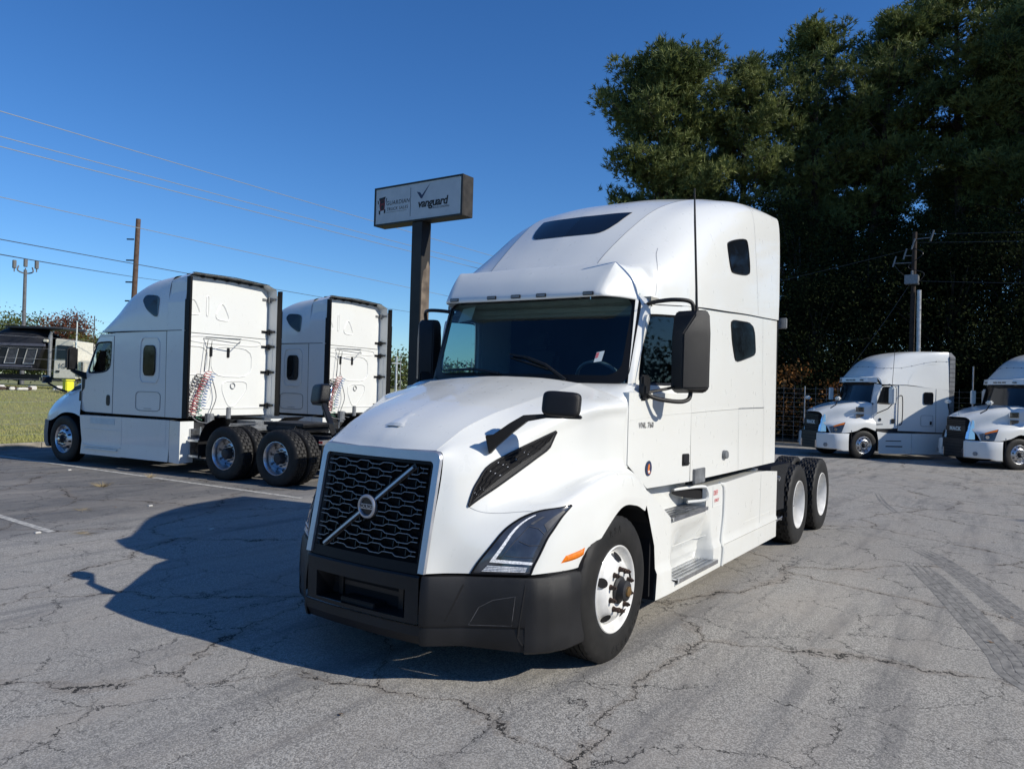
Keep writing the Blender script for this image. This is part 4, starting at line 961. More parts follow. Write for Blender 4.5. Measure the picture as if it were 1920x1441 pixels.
CAS_ROOF = Net([
 [(-.75,0,2.80),(-.80,.45,2.80),(-.90,.80,2.79),(-.97,.99,2.79),(-1.01,1.09,2.785),(-1.03,1.12,2.78)],
 [(-.98,0,3.08),(-1.02,.45,3.07),(-1.1,.80,3.02),(-1.18,1.02,2.95),(-1.22,1.14,2.86),(-1.25,1.155,2.785)],
 [(-1.35,0,3.40),(-1.38,.45,3.39),(-1.42,.8,3.34),(-1.5,1.02,3.2),(-1.52,1.155,3.0),(-1.55,1.175,2.79)],
 [(-1.9,0,3.69),(-1.9,.45,3.68),(-1.9,.82,3.62),(-1.9,1.05,3.48),(-1.9,1.175,3.15),(-1.9,1.19,2.80)],
 [(-2.5,0,3.88),(-2.5,.45,3.87),(-2.5,.86,3.83),(-2.5,1.08,3.69),(-2.5,1.19,3.28),(-2.5,1.2,2.80)],
 [(-3.24,0,3.96),(-3.24,.45,3.955),(-3.24,.9,3.92),(-3.24,1.12,3.80),(-3.24,1.2,3.35),(-3.24,1.205,2.80)],
])
CAS_HOOD.sgn = CAS_ROOF.sgn = -1
def cy(x, z): return 1.20-.065*max(0, (x+1.7)/1.1)-(.05*max(0, (z-1.9))*max(0, (x+1.7)/.8) if z > 1.9 else 0)
def coil(p0, p1, r, turns, n=10, jit=0):
    P = []; p0 = Vector(p0); p1 = Vector(p1); d = (p1-p0).normalized(); a = d.orthogonal().normalized(); b = d.cross(a)
    N_ = int(turns*n)
    for i in range(N_+1):
        t = i/N_; an = 6.2832*turns*t; sag = math.sin(t*3.1)*jit
        P.append(tuple(p0.lerp(p1, t)+(a*math.cos(an)+b*math.sin(an))*r*(1+.2*math.sin(t*9))+Vector((0, sag, 0))))
    return P
def make_cascadia():
    T = thing('truck_tractor', '', 'truck')
    hood = part('hood', both(CAS_HOOD.mesh(4)), WHITE2, T, smooth=True, angle=50)
    part('engine_bay', box(-.5, .9, -.7, .7, .5, 1.3), VOID, T)
    def arch_pts(): return [(.59, .29), (.56, .6), (.45, .88), (.25, 1.02), (.0, 1.06), (-.25, 1.05), (-.45, .98), (-.58, .80), (-.64, .5), (-.63, .22)]
    ap = arch_pts()
    # front corner of the bumper
    bp = [(1.28, 0), (1.27, .5), (1.2, .8), (1.05, .98), (.85, 1.12), (.66, 1.2), (.57, 1.2)]
    V = []; F = []
    for x, y in bp:
        for z, o in ((.87, 0), (.6, .02), (.4, .01), (.29, -.03)): V.append((x+o, y+o*.5, z))
    for i in range(len(bp)-1):
        for k in range(3): F.append((4*i+k, 4*i+4+k, 4*i+5+k, 4*i+1+k))
    part('bumper', both((V, F)), GREYP, T, smooth=True, angle=50)
    part('grille', box(1.12, 1.23, -.62, .62, .8, 1.3), DARK, T, bevel=.03)
    part('windscreen', both(Net([[(-.45, 0, 1.93), (-.6, 0, 2.35), (-.74, 0, 2.78)], [(-.5, .6, 1.92), (-.64, .58, 2.35), (-.80, .55, 2.78)], [(-.56, 1.0, 1.90), (-.76, .96, 2.35), (-.95, .92, 2.77)]]).mesh(3)), TINT, T, smooth=True)
    roof = part('roof_fairing', both(CAS_ROOF.mesh(5)), WHITE2, T, smooth=True, angle=50)
    for s in (1, -1):
        h = lambda g: half(g, s)
        V = [(x, y, z) for x, z in ap for y in (1.2, .75)]
        part('wheel_arch_liner', h((V, [(2*i, 2*i+1, 2*i+3, 2*i+2) for i in range(len(ap)-1)])), VOID, T)
        wn_ = chaikin([(-.66, 1.96), (-.70, 2.08), (-.90, 2.52), (-.97, 2.585), (-1.48, 2.60), (-1.51, 2.56), (-1.50, 2.08), (-1.40, 1.98), (-1.2, 1.93), (-.72, 1.91)], 2, .2)
        dr = part('door', h(yplate([[(-.42, 1.14), (-.42, 1.80), (-.50, 1.92), (-.60, 1.95), (-1.02, 2.74), (-1.60, 2.76), (-1.60, 1.10), (-.62, 1.10)], wn_[::-1]], cy, .04)), WHITE2, T)
        wi = [((x+1.1)*.9-1.1, (z-2.26)*.9+2.26) for x, z in wn_]; n = len(wn_)
        part('window_rubber', h(([(x, cy(x, z)+.004, z) for x, z in wn_]+[(x, cy(x, z)-.01, z) for x, z in wi], [(i, (i+1) % n, n+(i+1) % n, n+i) for i in range(n)])), GASKET, dr)
        part('window_glass', h(([(x, cy(x, z)-.008, z) for x, z in wi], [tuple(range(n))])), GLASS, dr)
        part('door_seal', h(tube([(x, cy(x, z)+.003, z) for x, z in [(-.80, 2.40), (-1.0, 2.70), (-1.59, 2.70), (-1.60, 1.10), (-.62, 1.10)]], .006, 4)), GREYP, dr)
        part('door_handle', h(yplate([rr(-1.50, -1.38, 1.26, 1.48, .2)], lambda a, b: cy(a, b)+.012, .02)), BLACKP, dr)
        part('corner_trim', h(yplate([[(-.46, 1.52), (-.46, 1.86), (-.58, 1.90), (-.56, 1.6)]], lambda a, b: cy(a, b)+.006)), BLACKP, dr)
        part('door_crease', h(yline([(-.55, 1.62), (-.9, 1.585), (-1.59, 1.60)], lambda a, b: cy(a, b)+.0, .006)), WHITE2, dr)
        ss = part('sleeper_side', h(yplate([[(-1.605, 1.10), (-1.605, 2.765), (-3.64, 2.80), (-3.64, 1.10)]], cy, .04)), WHITE2, T)
        w = rr(-2.90, -2.55, 1.91, 2.50, .14)
        part('sleeper_window', h(yplate([w], 1.212, .01)), TINT, ss)
        part('window_surround', h(join(tube([(x, 1.203, z) for x, z in rr(-3.02, -2.44, 1.76, 2.66, .12)]+[(rr(-3.02, -2.44, 1.76, 2.66, .12)[0][0], 1.203, rr(-3.02, -2.44, 1.76, 2.66, .12)[0][1])], .010, 5))), WHITE2, ss)
        part('window_rubber', h(tube([(x, 1.207, z) for x, z in w]+[(w[0][0], 1.207, w[0][1])], .010, 5)), GASKET, ss)
        cp = rr(-3.08, -2.34, 1.20, 1.58, .12)
        part('locker_door', h(join(tube([(x, 1.202, z) for x, z in cp]+[(cp[0][0], 1.202, cp[0][1])], .005, 4), yline([(-2.6, 1.245), (-2.82, 1.245)], 1.204, .004))), GREYP, ss)
        part('panel_joint', h(join(yline([(-3.24, 1.1), (-3.22, 2.79)], 1.203, .005), yline([(-1.03, 2.775), (-1.6, 2.785), (-3.66, 2.80)], lambda a, b: cy(a, 2.0)+.003, .009))), GASKET, ss)
        tw = chaikin([(-2.42, 3.42), (-2.50, 3.53), (-2.90, 3.50), (-2.97, 3.42), (-2.95, 3.08), (-2.86, 3.07), (-2.60, 3.22)], 2, .2)
        def ry(x, z):
            # lie on the roof side
            best = min(((abs(CAS_ROOF.at(3+(-x-1.9)/.6 if x > -2.5 else 4+(-x-2.5)/.74, v)[2]-z), v) for v in np.linspace(3, 5, 41)))[1]
            return float(CAS_ROOF.at(3+(-x-1.9)/.6 if x > -2.5 else 4+(-x-2.5)/.74, best)[1])
        part('upper_window', h((lambda P: (P, [tuple(range(len(P)))]))([(x, ry(x, z)+.012, z) for x, z in tw])), TINT, roof)
        # rear side extender with its black rubber edge
        ex = part('side_extender', h(join(([(-3.23, 1.205, z) for z in (1.10, 2.79, 3.35)]+[(-3.74, 1.21, z) for z in (1.10, 2.79, 3.35)]+[(-3.23, 1.12, 3.80), (-3.23, .9, 3.92), (-3.23, 0, 3.96), (-3.74, 1.14, 3.87), (-3.66, .93, 3.972), (-3.64, 0, 3.985)],
            [(0, 1, 4, 3), (1, 2, 5, 4), (2, 6, 9, 5), (6, 7, 10, 9), (7, 8, 11, 10)]), box(-3.76, -3.30, 1.165, 1.18, 1.10, 3.74))), WHITE2, T)
        part('rubber_edge', h(([(-3.73, 1.212, z) for z in (1.10, 2.785)]+[(-3.86, 1.212, z) for z in (1.10, 2.785)]+[(-3.73, 1.212, z) for z in (2.80, 3.40)]+[(-3.86, 1.215, z) for z in (2.80, 3.40)]+[(-3.73, 1.15, 3.875), (-3.84, 1.15, 3.885), (-3.64, 1.0, 3.955), (-3.69, 1.0, 3.96), (-3.64, 0, 3.99), (-3.69, 0, 3.995)],
            [(0, 1, 3, 2), (4, 5, 7, 6), (10, 12, 13, 11)])), GASKET, ex)
        part('rubber_edge', h(box(-3.86, -3.755, 1.155, 1.20, 1.10, 3.84)), GASKET, ex)
        for z in (3.66, 2.95, 2.62, 2.06, 1.33):
            part('extender_bracket', h(join(box(-3.70, -3.45, 1.125, 1.16, z-.022, z+.022), box(-3.50, -3.45, .98, 1.16, z-.03, z+.02), box(-3.56, -3.52, 1.10, 1.165, z-.07, z+.05), cyl((-3.6, 1.14, z), (-3.6, 1.165, z), .035, n=8))), GREYP if z == 3.66 else DARK, ex)
        # side skirt
        sk = part('side_skirt', h(join(
            ([(x, 1.215+(0.02 if z < .5 else 0), z) for x, z in [(-.55, 1.03), (-.58, .80), (-.64, .5), (-.63, .22), (-1.95, .22), (-1.95, .5), (-1.95, .8), (-1.95, 1.04)]], [tuple(range(8))]),
            ([(x, 1.22+(0.02 if z < .5 else 0), z) for x, z in [(-1.955, 1.04), (-1.955, .5), (-1.955, .23), (-3.4, .23), (-3.4, .5), (-3.4, 1.04)]], [tuple(range(6))]),
            ([(-3.405, 1.22, 1.04), (-3.405, 1.22, .23), (-3.80, 1.30, .23), (-3.80, 1.30, 1.04)], [(0, 1, 2, 3)]),
            box(-3.82, -3.79, 1.0, 1.31, .24, 1.04), ([(-.55, 1.215, 1.03), (-3.4, 1.22, 1.04), (-3.4, 1.05, 1.05), (-.55, 1.05, 1.04)], [(0, 1, 2, 3)]))), WHITE2, T)
        part('skirt_void', h(box(-3.7, -.7, .5, 1.05, .3, 1.0)), FRAMEM, sk)
        part('step_recess', h(join(box(-1.72, -.92, 1.217, 1.222, .87, .99), box(-1.85, -.80, 1.19, 1.265, .335, .375))), PAPER, sk)
        part('step_crease', h(join(yline([(-.72, .76), (-1.2, .75), (-1.94, .755)], 1.217, .010), yline([(-.68, .42), (-1.1, .40), (-1.94, .40)], 1.235, .012), yline([(-1.95, .22), (-1.95, 1.04)], 1.222, .004), yline([(-3.3, .22), (-3.3, 1.04)], 1.222, .004))), WHITE2, sk)
        # mirrors
        mm = part('door_mirror', h(join(box(-.58, -.44, 1.30, 1.52, 1.98, 2.46))), BLACKP, T, bevel=.035)
        part('mirror_glass', h(box(-.592, -.584, 1.325, 1.50, 2.0, 2.43)), DARK, mm)
        part('mirror_arm', h(join(hullbox([(-.46, 1.12, 1.80), (-.46, 1.12, 1.95), (-.60, 1.12, 1.93), (-.64, 1.12, 1.78)], [(-.46, 1.40, 1.95), (-.46, 1.40, 2.0), (-.54, 1.40, 2.0), (-.54, 1.40, 1.95)]))), BLACKP, mm, bevel=.01)
        hmr = part('hood_mirror', h(box(.62, .74, 1.12, 1.36, 1.68, 1.84)), CHROME, T, bevel=.04)
        part('mirror_glass', h(box(.607, .618, 1.14, 1.34, 1.69, 1.82)), DARK, hmr)
        part('mirror_arm', h(tube([(.28, 1.0, 1.50), (.45, 1.1, 1.56), (.64, 1.2, 1.68)], .022, 6)), BLACKP, hmr)
        part('hood_vent', h(yplate([[(-.02, 1.50), (-.42, 1.60), (-.42, 1.72), (-.1, 1.62)]], lambda a, b: 1.075-(a+.3)*.05-(b-1.6)*.45)), BLACKP, hood)
        part('cowl_trim', h(yplate([[(-.385, 1.16), (-.40, 1.52), (-.47, 1.56), (-.46, 1.2)]], 1.145)), BLACKP, hood)
        wheel(T, (0, s*1.215, .49), s, 'alloy_front')
        q = [(-4.22, .40), (-4.20, .62), (-4.26, .84), (-4.40, 1.02), (-4.60, 1.11), (-4.9, 1.14)]
        V = [(x, y, z) for x, z in q for y in (.62, 1.20)]
        part('quarter_fender', h(join((V, [(2*i, 2*i+1, 2*i+3, 2*i+2) for i in range(len(q)-1)]))), BLACKP, T, smooth=True)
        part('frame_step', h(join(box(-4.15, -3.86, .85, 1.16, .36, .40), box(-4.15, -3.86, .85, 1.16, .66, .70), box(-4.16, -4.12, .8, 1.1, .36, .95), box(-3.86, -3.83, .8, 1.1, .36, .9))), ALU, T)
        mf = part('mud_flap', h(box(-7.30, -7.27, .72, 1.22, .22, .84)), RUB, T)
        part('flap_holder', h(box(-7.32, -7.24, .66, 1.24, .80, .88)), CHROME, mf)
        part('reflective_tape', h(join(box(-7.325, -7.322, .66, .95, .82, .865), box(-7.32, -7.24, 1.241, 1.243, .82, .865))), REDL, mf)
    # back of the sleeper: the pale panel with its pressings, latch rack, vents and hoses
    WY = 1.155
    wall = [(-WY, 1.12), (WY, 1.12), (WY, 3.66), (1.10, 3.84), (.95, 3.915), (-.95, 3.915), (-1.10, 3.84), (-WY, 3.66)]
    bw = part('back_wall', plate([wall], lambda a, b, d: (-3.45+d, a, b), .03), WHITE2, T)
    for k in range(7): part('roof_clip', box(-3.56, -3.44, -.93+.31*k, -.90+.31*k, 3.90, 3.945), DARK, bw)
    part('cab_floor', box(-3.44, -.6, -1.1, 1.1, 1.08, 1.14), FRAMEM, T)
    part('cab_interior', join(box(-1.9, -1.86, -1.1, 1.1, 1.1, 2.1), box(-.95, -.58, -1.0, 1.0, 1.2, 1.86)), INTER, T)
    for y in (.55, -.55): part('seat', join(box(-1.75, -1.2, y-.26, y+.26, 1.4, 1.6), box(-1.85, -1.70, y-.24, y+.24, 1.6, 2.2)), INTER, T, bevel=.05)
    part('steering_wheel', tube([(-.98+.2*math.cos(t)*.5, .55+.22*math.sin(t), 1.95+.2*math.cos(t)) for t in [6.2832*k/20 for k in range(21)]], .016, 6, caps=False), INTER, T)
    xb = -3.482
    def xl(pts, r=.013): return tube([(xb, y, z) for y, z in pts], r, 5)
    def loopx(c): c = chaikin(c, 2, .2); return c+[c[0]]
    press = [loopx([(1.02, 3.15), (.90, 3.45), (.78, 3.45), (.62, 3.15)]), loopx([(.30, 3.10), (.16, 3.42), (.06, 3.42), (-.12, 3.08)]), loopx([(.44, 3.15), (.44, 3.55), (.50, 3.55), (.50, 3.15)]),
             loopx([(1.05, 1.95), (1.05, 2.52), (.44, 2.52), (.44, 1.95)]), loopx([(.34, 1.93), (.34, 2.55), (-.72, 2.55), (-.72, 1.93)]), loopx([(.05, 1.83), (-.60, 1.85), (-.62, 1.65), (-.30, 1.30), (-.12, 1.30), (.05, 1.62)]),
             loopx([(.95, 1.25), (.50, 1.25), (.30, 1.60), (.45, 1.80), (.30, 1.86), (.60, 1.9)]), [(1.1, 1.27), (-1.1, 1.27)], loopx([(.9, 2.74), (.9, 2.60), (-.95, 2.60), (-.95, 2.74)])]
    for pth in press: part('pressing', xl(pth), WHITE2, bw)
    part('roof_joint', join(xl([(WY, 2.785), (-WY, 2.785)], .006)), DARK, bw)
    for yy in (.36, -.08): part('air_vent', box(xb-.02, xb+.01, yy-.035, yy+.035, 2.33, 2.53), DARK, bw, bevel=.01)
    part('filler_ring', tube([(xb-.01, -.22+.06*math.sin(t), 1.74+.06*math.cos(t)) for t in [6.2832*k/16 for k in range(17)]], .010, 5), STEELG, bw)
    part('hose_rack', join(tube([(xb, .55, 2.69), (xb-.22, .45, 2.66), (xb-.24, -.15, 2.62), (xb-.02, -.38, 2.69)], .010, 5), tube([(xb, .50, 2.72), (xb-.02, -.40, 2.74)], .010, 5)), STEELG, bw)
    part('hose_hanger', join(tube([(xb-.1, .52, 2.66), (xb-.08, .56, 2.3), (xb-.1, .60, 2.0)], .007, 5), tube([(xb-.12, .44, 2.64), (xb-.1, .46, 2.3), (xb-.12, .50, 2.02)], .007, 5)), DARK, bw)
    for nm, m_, p0, p1, r, tn in (('red', mat_red, (xb-.13, .50, 2.02), (xb-.10, .85, 1.16), .055, 17), ('blue', mat_blue, (xb-.17, .42, 1.98), (xb-.14, .64, 1.28), .045, 12), ('green', mat_green, (xb-.09, .60, 1.92), (xb-.12, .70, 1.05), .05, 9), ('black', DARK, (xb-.07, .66, 1.96), (xb-.08, .95, 1.30), .06, 11)):
        part('coiled_hose', tube(coil(p0, p1, r, tn, 9, .05), .008, 4), m_, T, label=nm+' coiled air hose on the back panel')
    part('air_line', join(tube(curve([(xb-.03, .98, 1.1), (xb-.04, 1.0, 1.9), (xb-.03, .95, 2.45), (xb, .9, 2.5)], 5), .016, 6), tube(curve([(xb-.05, .36, 1.9), (xb-.1, .28, 1.5), (xb-.12, .42, 1.1), (-4.0, .3, 1.0)], 6), .010, 5), tube(curve([(xb-.05, .9, 1.2), (xb-.2, .7, 1.0), (-4.2, .2, .98), (-4.5, .0, 1.0)], 6), .014, 6)), GREYP, T)
    part('deck_box', join(box(-4.10, -3.55, -.8, -.30, .80, 1.02), box(-4.6, -3.6, -.3, .6, .86, .92), cyl((-3.72, .55, .6), (-3.72, .55, 1.18), .09, n=10), cyl((-3.75, .1, .9), (-3.75, .1, 1.3), .05, n=8)), STEELG, T, bevel=.01)
    rear_axles(T, (-4.91, -6.23), 'alloy_rear')
    return T
mat_red = mat('red_hose', (.45, .02, .03), .4, noise=.1); mat_blue = mat('blue_hose', (.06, .16, .38), .4, noise=.1); mat_green = mat('green_hose', (.08, .28, .18), .4, noise=.1)
HF = R(-83.7)
F1 = make_cascadia()
F1['label'] = 'nearer white sleeper truck seen from behind at left, its front wheel by the lawn'
F1['group'] = 'white sleeper trucks backed in on the left'
F1.location = (-4.46, -13.71, 0); F1.rotation_euler = (0, 0, HF)
F2 = copy_tree(F1); F2.location = (-8.26, -14.0, 0)
F2['label'] = 'white sleeper truck partly hidden between the other rear-facing truck and the sign pole'

# ================================================================ the two boxier trucks parked on the right
MK_HOOD = Net([
 [(1.33,0,1.62),(1.32,.3,1.62),(1.27,.47,1.60),(1.22,.56,1.50),(1.20,.60,1.25),(1.16,.78,1.10),(1.12,.90,.90)],
 [(1.0,0,1.78),(1.0,.32,1.775),(.97,.54,1.74),(.95,.66,1.62),(.95,.72,1.32),(1.0,.95,1.15),(1.0,1.02,.90)],
 [(.55,0,1.92),(.55,.38,1.91),(.55,.66,1.88),(.55,.82,1.74),(.55,.86,1.42),(.62,1.10,1.27),(.66,1.16,.90)],
 [(.1,0,2.0),(.1,.42,1.99),(.1,.76,1.97),(.1,.95,1.83),(.1,.99,1.5),(.18,1.17,1.30),(.30,1.2,.98)],
 [(-.2,0,2.04),(-.2,.45,2.035),(-.2,.83,2.01),(-.2,1.02,1.88),(-.2,1.05,1.5),(-.15,1.18,1.32),(-.05,1.2,1.12)],
 [(-.40,0,2.06),(-.40,.45,2.055),(-.40,.87,2.03),(-.40,1.06,1.90),(-.40,1.08,1.5),(-.48,1.18,1.25),(-.45,1.2,1.0)],
])
MK_ROOF = Net([
 [(-.35,0,2.92),(-.38,.5,2.92),(-.45,.85,2.91),(-.58,1.05,2.86),(-.70,1.12,2.66)],
 [(-.52,0,3.22),(-.56,.5,3.20),(-.66,.84,3.14),(-.80,1.06,3.0),(-.90,1.15,2.66)],
 [(-.85,0,3.55),(-.9,.5,3.53),(-1.0,.84,3.45),(-1.12,1.06,3.22),(-1.25,1.165,2.66)],
 [(-1.4,0,3.78),(-1.45,.5,3.76),(-1.5,.88,3.70),(-1.62,1.08,3.42),(-1.7,1.19,2.66)],
 [(-2.1,0,3.89),(-2.1,.5,3.88),(-2.15,.95,3.83),(-2.2,1.12,3.6),(-2.2,1.2,2.60)],
 [(-2.78,0,3.92),(-2.78,.5,3.915),(-2.78,1.0,3.88),(-2.78,1.16,3.72),(-2.78,1.2,2.56)],
 [(-3.30,0,3.92),(-3.30,.5,3.915),(-3.30,1.0,3.88),(-3.30,1.16,3.75),(-3.30,1.205,2.52)],
])
MK_HOOD.sgn = MK_ROOF.sgn = -1
def make_mack():
    T = thing('truck_tractor', '', 'truck')
    hood = part('hood', both(MK_HOOD.mesh(4)), WHITE2, T, smooth=True, angle=50)
    part('engine_bay', box(-.5, 1.0, -.6, .6, .6, 1.5), VOID, T)
    def my(x, z): return 1.18 if x < -1.35 else 1.10+.06*min(1, (-x-.4)/.9)-(.05*(z-1.9)*max(0, (x+1.3)) if z > 1.9 else 0)
    # grille: chrome surround, dark slats, name in block letters
    g = part('grille', box(1.17, 1.28, -.47, .47, .86, 1.56), VOID, T)
    for k in range(11): part('grille_slat', box(1.275, 1.30, -.44, .44, .90+.058*k, .925+.058*k), DARK, g)
    part('grille_band', box(1.285, 1.315, -.47, .47, 1.16, 1.30), DARK, g, bevel=.008)
    part('grille_lettering', place(text_geo('MACK', .165, .006, 1.22, .008), (1.322, 0, 1.232), (0, 1, 0), (0, 0, 1)), PAPER, g)
    for s in (1, -1):
        part('grille_side', half(hullbox([(1.32, .46, .90), (1.30, .58, .90), (1.17, .56, 1.56), (1.19, .46, 1.60)], [(1.15, .46, .90), (1.10, .66, .90), (1.12, .64, 1.52), (1.15, .46, 1.58)]), s), CHROME, g, bevel=.012)
    part('hood_ornament', join(box(1.16, 1.26, -.02, .02, 1.655, 1.68), cyl((1.2, 0, 1.67), (1.22, 0, 1.76), .02, .008, 6)), CHROME, T)
    # bumper: dark centre, pale wrap-around ends with lamps
    bm_ = part('bumper', join(box(1.20, 1.38, -.56, .56, .30, .92)), DARK, T, bevel=.04)
    for z in (.42, .52, .62, .72): part('bumper_slat', box(1.375, 1.39, -.44, .44, z, z+.05), BLACKP, bm_)
    for s in (1, -1):
        h = lambda g_: half(g_, s)
        bp = [(1.385, .50), (1.37, .62), (1.30, .82), (1.17, 1.0), (.98, 1.13), (.78, 1.2), (.58, 1.22)]
        V = []; F = []
        for i, (x, y) in enumerate(bp):
            zt = .88; zb = .32 if i < 5 else .26
            for z, o in ((zt, -.03), (zt-.03, 0), (zt-.3, .012), (zb+.03, 0), (zb, -.04)): V.append((x+o-(.16*(1-(z-zb)/(zt-zb)) if i == 6 else 0)*-1*0, y+o*.6, z))
        for i in range(len(bp)-1):
            for k in range(4): F.append((5*i+k, 5*i+5+k, 5*i+6+k, 5*i+1+k))
        be = part('bumper_end', h((V, F)), WHITE2, bm_, smooth=True, angle=40)
        part('fog_lamp', h(join(cyl((1.19, .86, .47), (1.30, .905, .47), .065, n=14))), STEELG, be)
        part('tow_bracket', h(box(1.36, 1.405, .44, .535, .34, .60)), CHROME, be, bevel=.008)
        part('wheel_arch_liner', h(join(box(.45, .47, .7, 1.19, .35, 1.0), box(-.56, -.54, .6, 1.18, .3, 1.0), box(-.55, .46, .7, .72, .35, 1.2), box(-.5, .42, .7, 1.15, 1.08, 1.12))), VOID, T)
        # headlamp set into the fender front
        hl = part('headlight', h(patch(MK_HOOD, [(.95, 5.05), (1.4, 5.0), (1.95, 4.98)], [(.75, 5.98), (1.2, 5.98), (1.62, 5.98)], .012, 10, 6)), HLDARK, hood, smooth=True)
        part('turn_lamp', h(patch(MK_HOOD, [(.98, 5.06), (1.4, 5.02), (1.9, 5.0)], [(.95, 5.25), (1.4, 5.2), (1.82, 5.2)], .016, 8, 2)), AMBER, hl)
        c_ = MK_HOOD.off(1.15, 5.6, .02)
        part('lamp_reflector', h(cyl(tuple(c_), tuple(c_+np.array([.01, .008, 0])), .055, n=14)), CHROME, hl)
        part('lamp_bezel', h(patch(MK_HOOD, [(.3, 5.1), (.9, 5.05)], [(.25, 5.98), (.72, 5.98)], .010, 6, 4)), GREYP, hood)
        for z in (1.74, 1.50):
            lv = part('hood_louvre', h(box(-.10, .22, .995, 1.035, z-.085, z+.085)), CHROME, hood)
            for k in range(4): part('louvre_slot', h(box(-.06, .15, 1.03, 1.038, z-.065+.036*k, z-.045+.036*k)), DARK, lv)
        # cab side
        wn_ = chaikin([(-.52, 1.95), (-.56, 2.05), (-.74, 2.55), (-.80, 2.58), (-1.24, 2.58), (-1.26, 2.54), (-1.26, 2.0), (-1.2, 1.94)], 2, .2)
        dr = part('door', h(yplate([[(-.44, 1.12), (-.44, 1.95), (-.70, 2.62), (-1.33, 2.65), (-1.33, 1.10), (-.5, 1.06)], wn_[::-1]], my, .04)), WHITE2, T)
        n = len(wn_); wi = [((x+.95)*.88-.95, (z-2.26)*.88+2.26) for x, z in wn_]
        part('window_rubber', h(([(x, my(x, z)+.004, z) for x, z in wn_]+[(x, my(x, z)-.01, z) for x, z in wi], [(i, (i+1) % n, n+(i+1) % n, n+i) for i in range(n)])), GASKET, dr)
        part('window_glass', h(([(x, my(x, z)-.008, z) for x, z in wi], [tuple(range(n))])), TINT, dr)
        part('door_handle', h(box(-1.22, -1.08, 1.155, 1.175, 1.28, 1.44)), DARK, dr, bevel=.01)
        part('door_badge', h(join(cyl((-.66, 1.105, 1.40), (-.66, 1.125, 1.40), .06, n=14), box(-.78, -.55, 1.11, 1.125, 1.22, 1.25))), CHROME, dr)
        part('door_seal', h(yline([(-.70, 2.61), (-1.33, 2.64), (-1.33, 1.10), (-.5, 1.07)], lambda a, b: my(a, b)+.002, .006)), GREYP, dr)
        ss = part('sleeper_side', h(yplate([[(-1.34, 1.02), (-1.34, 2.655), (-2.79, 2.56), (-3.31, 2.52), (-3.31, .98)]], lambda a, b: 1.18 if a > -1.6 else 1.20, .04)), WHITE2, T)
        part('sleeper_window', h(yplate([rr(-2.68, -2.29, 1.98, 2.42, .12)], 1.214, .01)), TINT, ss)
        cp = rr(-2.69, -2.21, 1.20, 1.59, .08)
        part('locker_door', h(tube([(x, 1.202, z) for x, z in cp]+[(cp[0][0], 1.202, cp[0][1])], .005, 4)), GREYP, ss)
        part('locker_latch', h(box(-2.64, -2.57, 1.2, 1.215, 1.26, 1.38)), DARK, ss)
        part('panel_joint', h(join(yline([(-2.80, 1.0), (-2.79, 2.55)], 1.203, .006), yline([(-.72, 2.655), (-1.66, 2.66), (-3.31, 2.525)], 1.195, .006))), STEELG, ss)
        part('grab_rail', h(tube(curve([(-1.38, 1.19, 2.28), (-1.42, 1.27, 2.18), (-1.42, 1.27, 1.35), (-1.36, 1.2, 1.22)], 5), .018, 6)), BLACKP, ss, smooth=True)
        ex = part('side_extender', h(join(([(-3.31, 1.21, z) for z in (2.45, 3.70)]+[(-3.52, 1.21, z) for z in (2.45, 3.70)]+[(-3.31, 1.0, 3.88), (-3.52, 1.0, 3.88), (-3.31, 0, 3.92), (-3.52, 0, 3.92)], [(0, 1, 3, 2), (1, 4, 5, 3), (4, 6, 7, 5)]), box(-3.52, -3.31, 1.17, 1.19, 1.0, 2.45))), GREYP, T)
        for k in range(8): part('extender_rib', h(yline([(-3.315, 2.5+.16*k), (-3.515, 2.5+.16*k)], 1.213, .005)), DARK, ex)
        part('windscreen_pillar', h(Net([[(-.36, 1.0, 2.0), (-.42, 1.06, 1.98), (-.47, 1.10, 1.97)], [(-.52, .97, 2.68), (-.62, 1.04, 2.66), (-.71, 1.105, 2.64)]]).mesh(3)), WHITE2, T, smooth=True)
        part('cowl_side', h(yplate([[(-.38, 1.2), (-.38, 1.9), (-.46, 2.0), (-.50, 1.95), (-.46, 1.1)]], 1.09)), WHITE2, T)
        sk = part('side_skirt', h(join(([(x, 1.21, z) for x, z in [(-.50, .98), (-.56, .7), (-.58, .2), (-1.85, .2), (-1.85, .93), (-.9, .93)]], [tuple(range(6))]), ([(x, 1.215, z) for x, z in [(-1.86, .93), (-1.86, .2), (-3.4, .2), (-3.4, .93)]], [tuple(range(4))]), ([(-.5, 1.21, .95), (-3.4, 1.21, .93), (-3.4, 1.0, .94), (-.5, 1.0, .95)], [(0, 1, 2, 3)]))), WHITE2, T)
        part('step_slot', h(join(box(-1.5, -.85, 1.19, 1.214, .44, .48), box(-1.45, -.85, 1.19, 1.214, .64, .67))), DARK, sk)
        part('skirt_joint', h(join(yline([(-1.86, .2), (-1.86, .93)], 1.216, .006), yline([(-.6, .34), (-3.4, .34)], 1.216, .010))), WHITE2, sk)
        mm = part('door_mirror', h(box(-.96, -.80, 1.33, 1.60, 1.95, 2.58)), WHITE2, T, bevel=.05)
        part('mirror_glass', h(box(-.972, -.962, 1.36, 1.57, 1.99, 2.54)), CHROME, mm)
        part('mirror_arm', h(join(tube([(-.74, 1.1, 2.60), (-.85, 1.35, 2.66), (-.88, 1.46, 2.58)], .02, 6), tube([(-.55, 1.1, 1.62), (-.80, 1.35, 1.80), (-.88, 1.46, 1.96)], .018, 6))), BLACKP, mm)
        part('intake_horn', h(box(-.26, -.10, 1.12, 1.22, 2.05, 2.52)) if s < 0 else h(box(-.60, -.52, 1.085, 1.10, 2.70, 2.72)), WHITE2, T, bevel=.02 if s < 0 else 0)
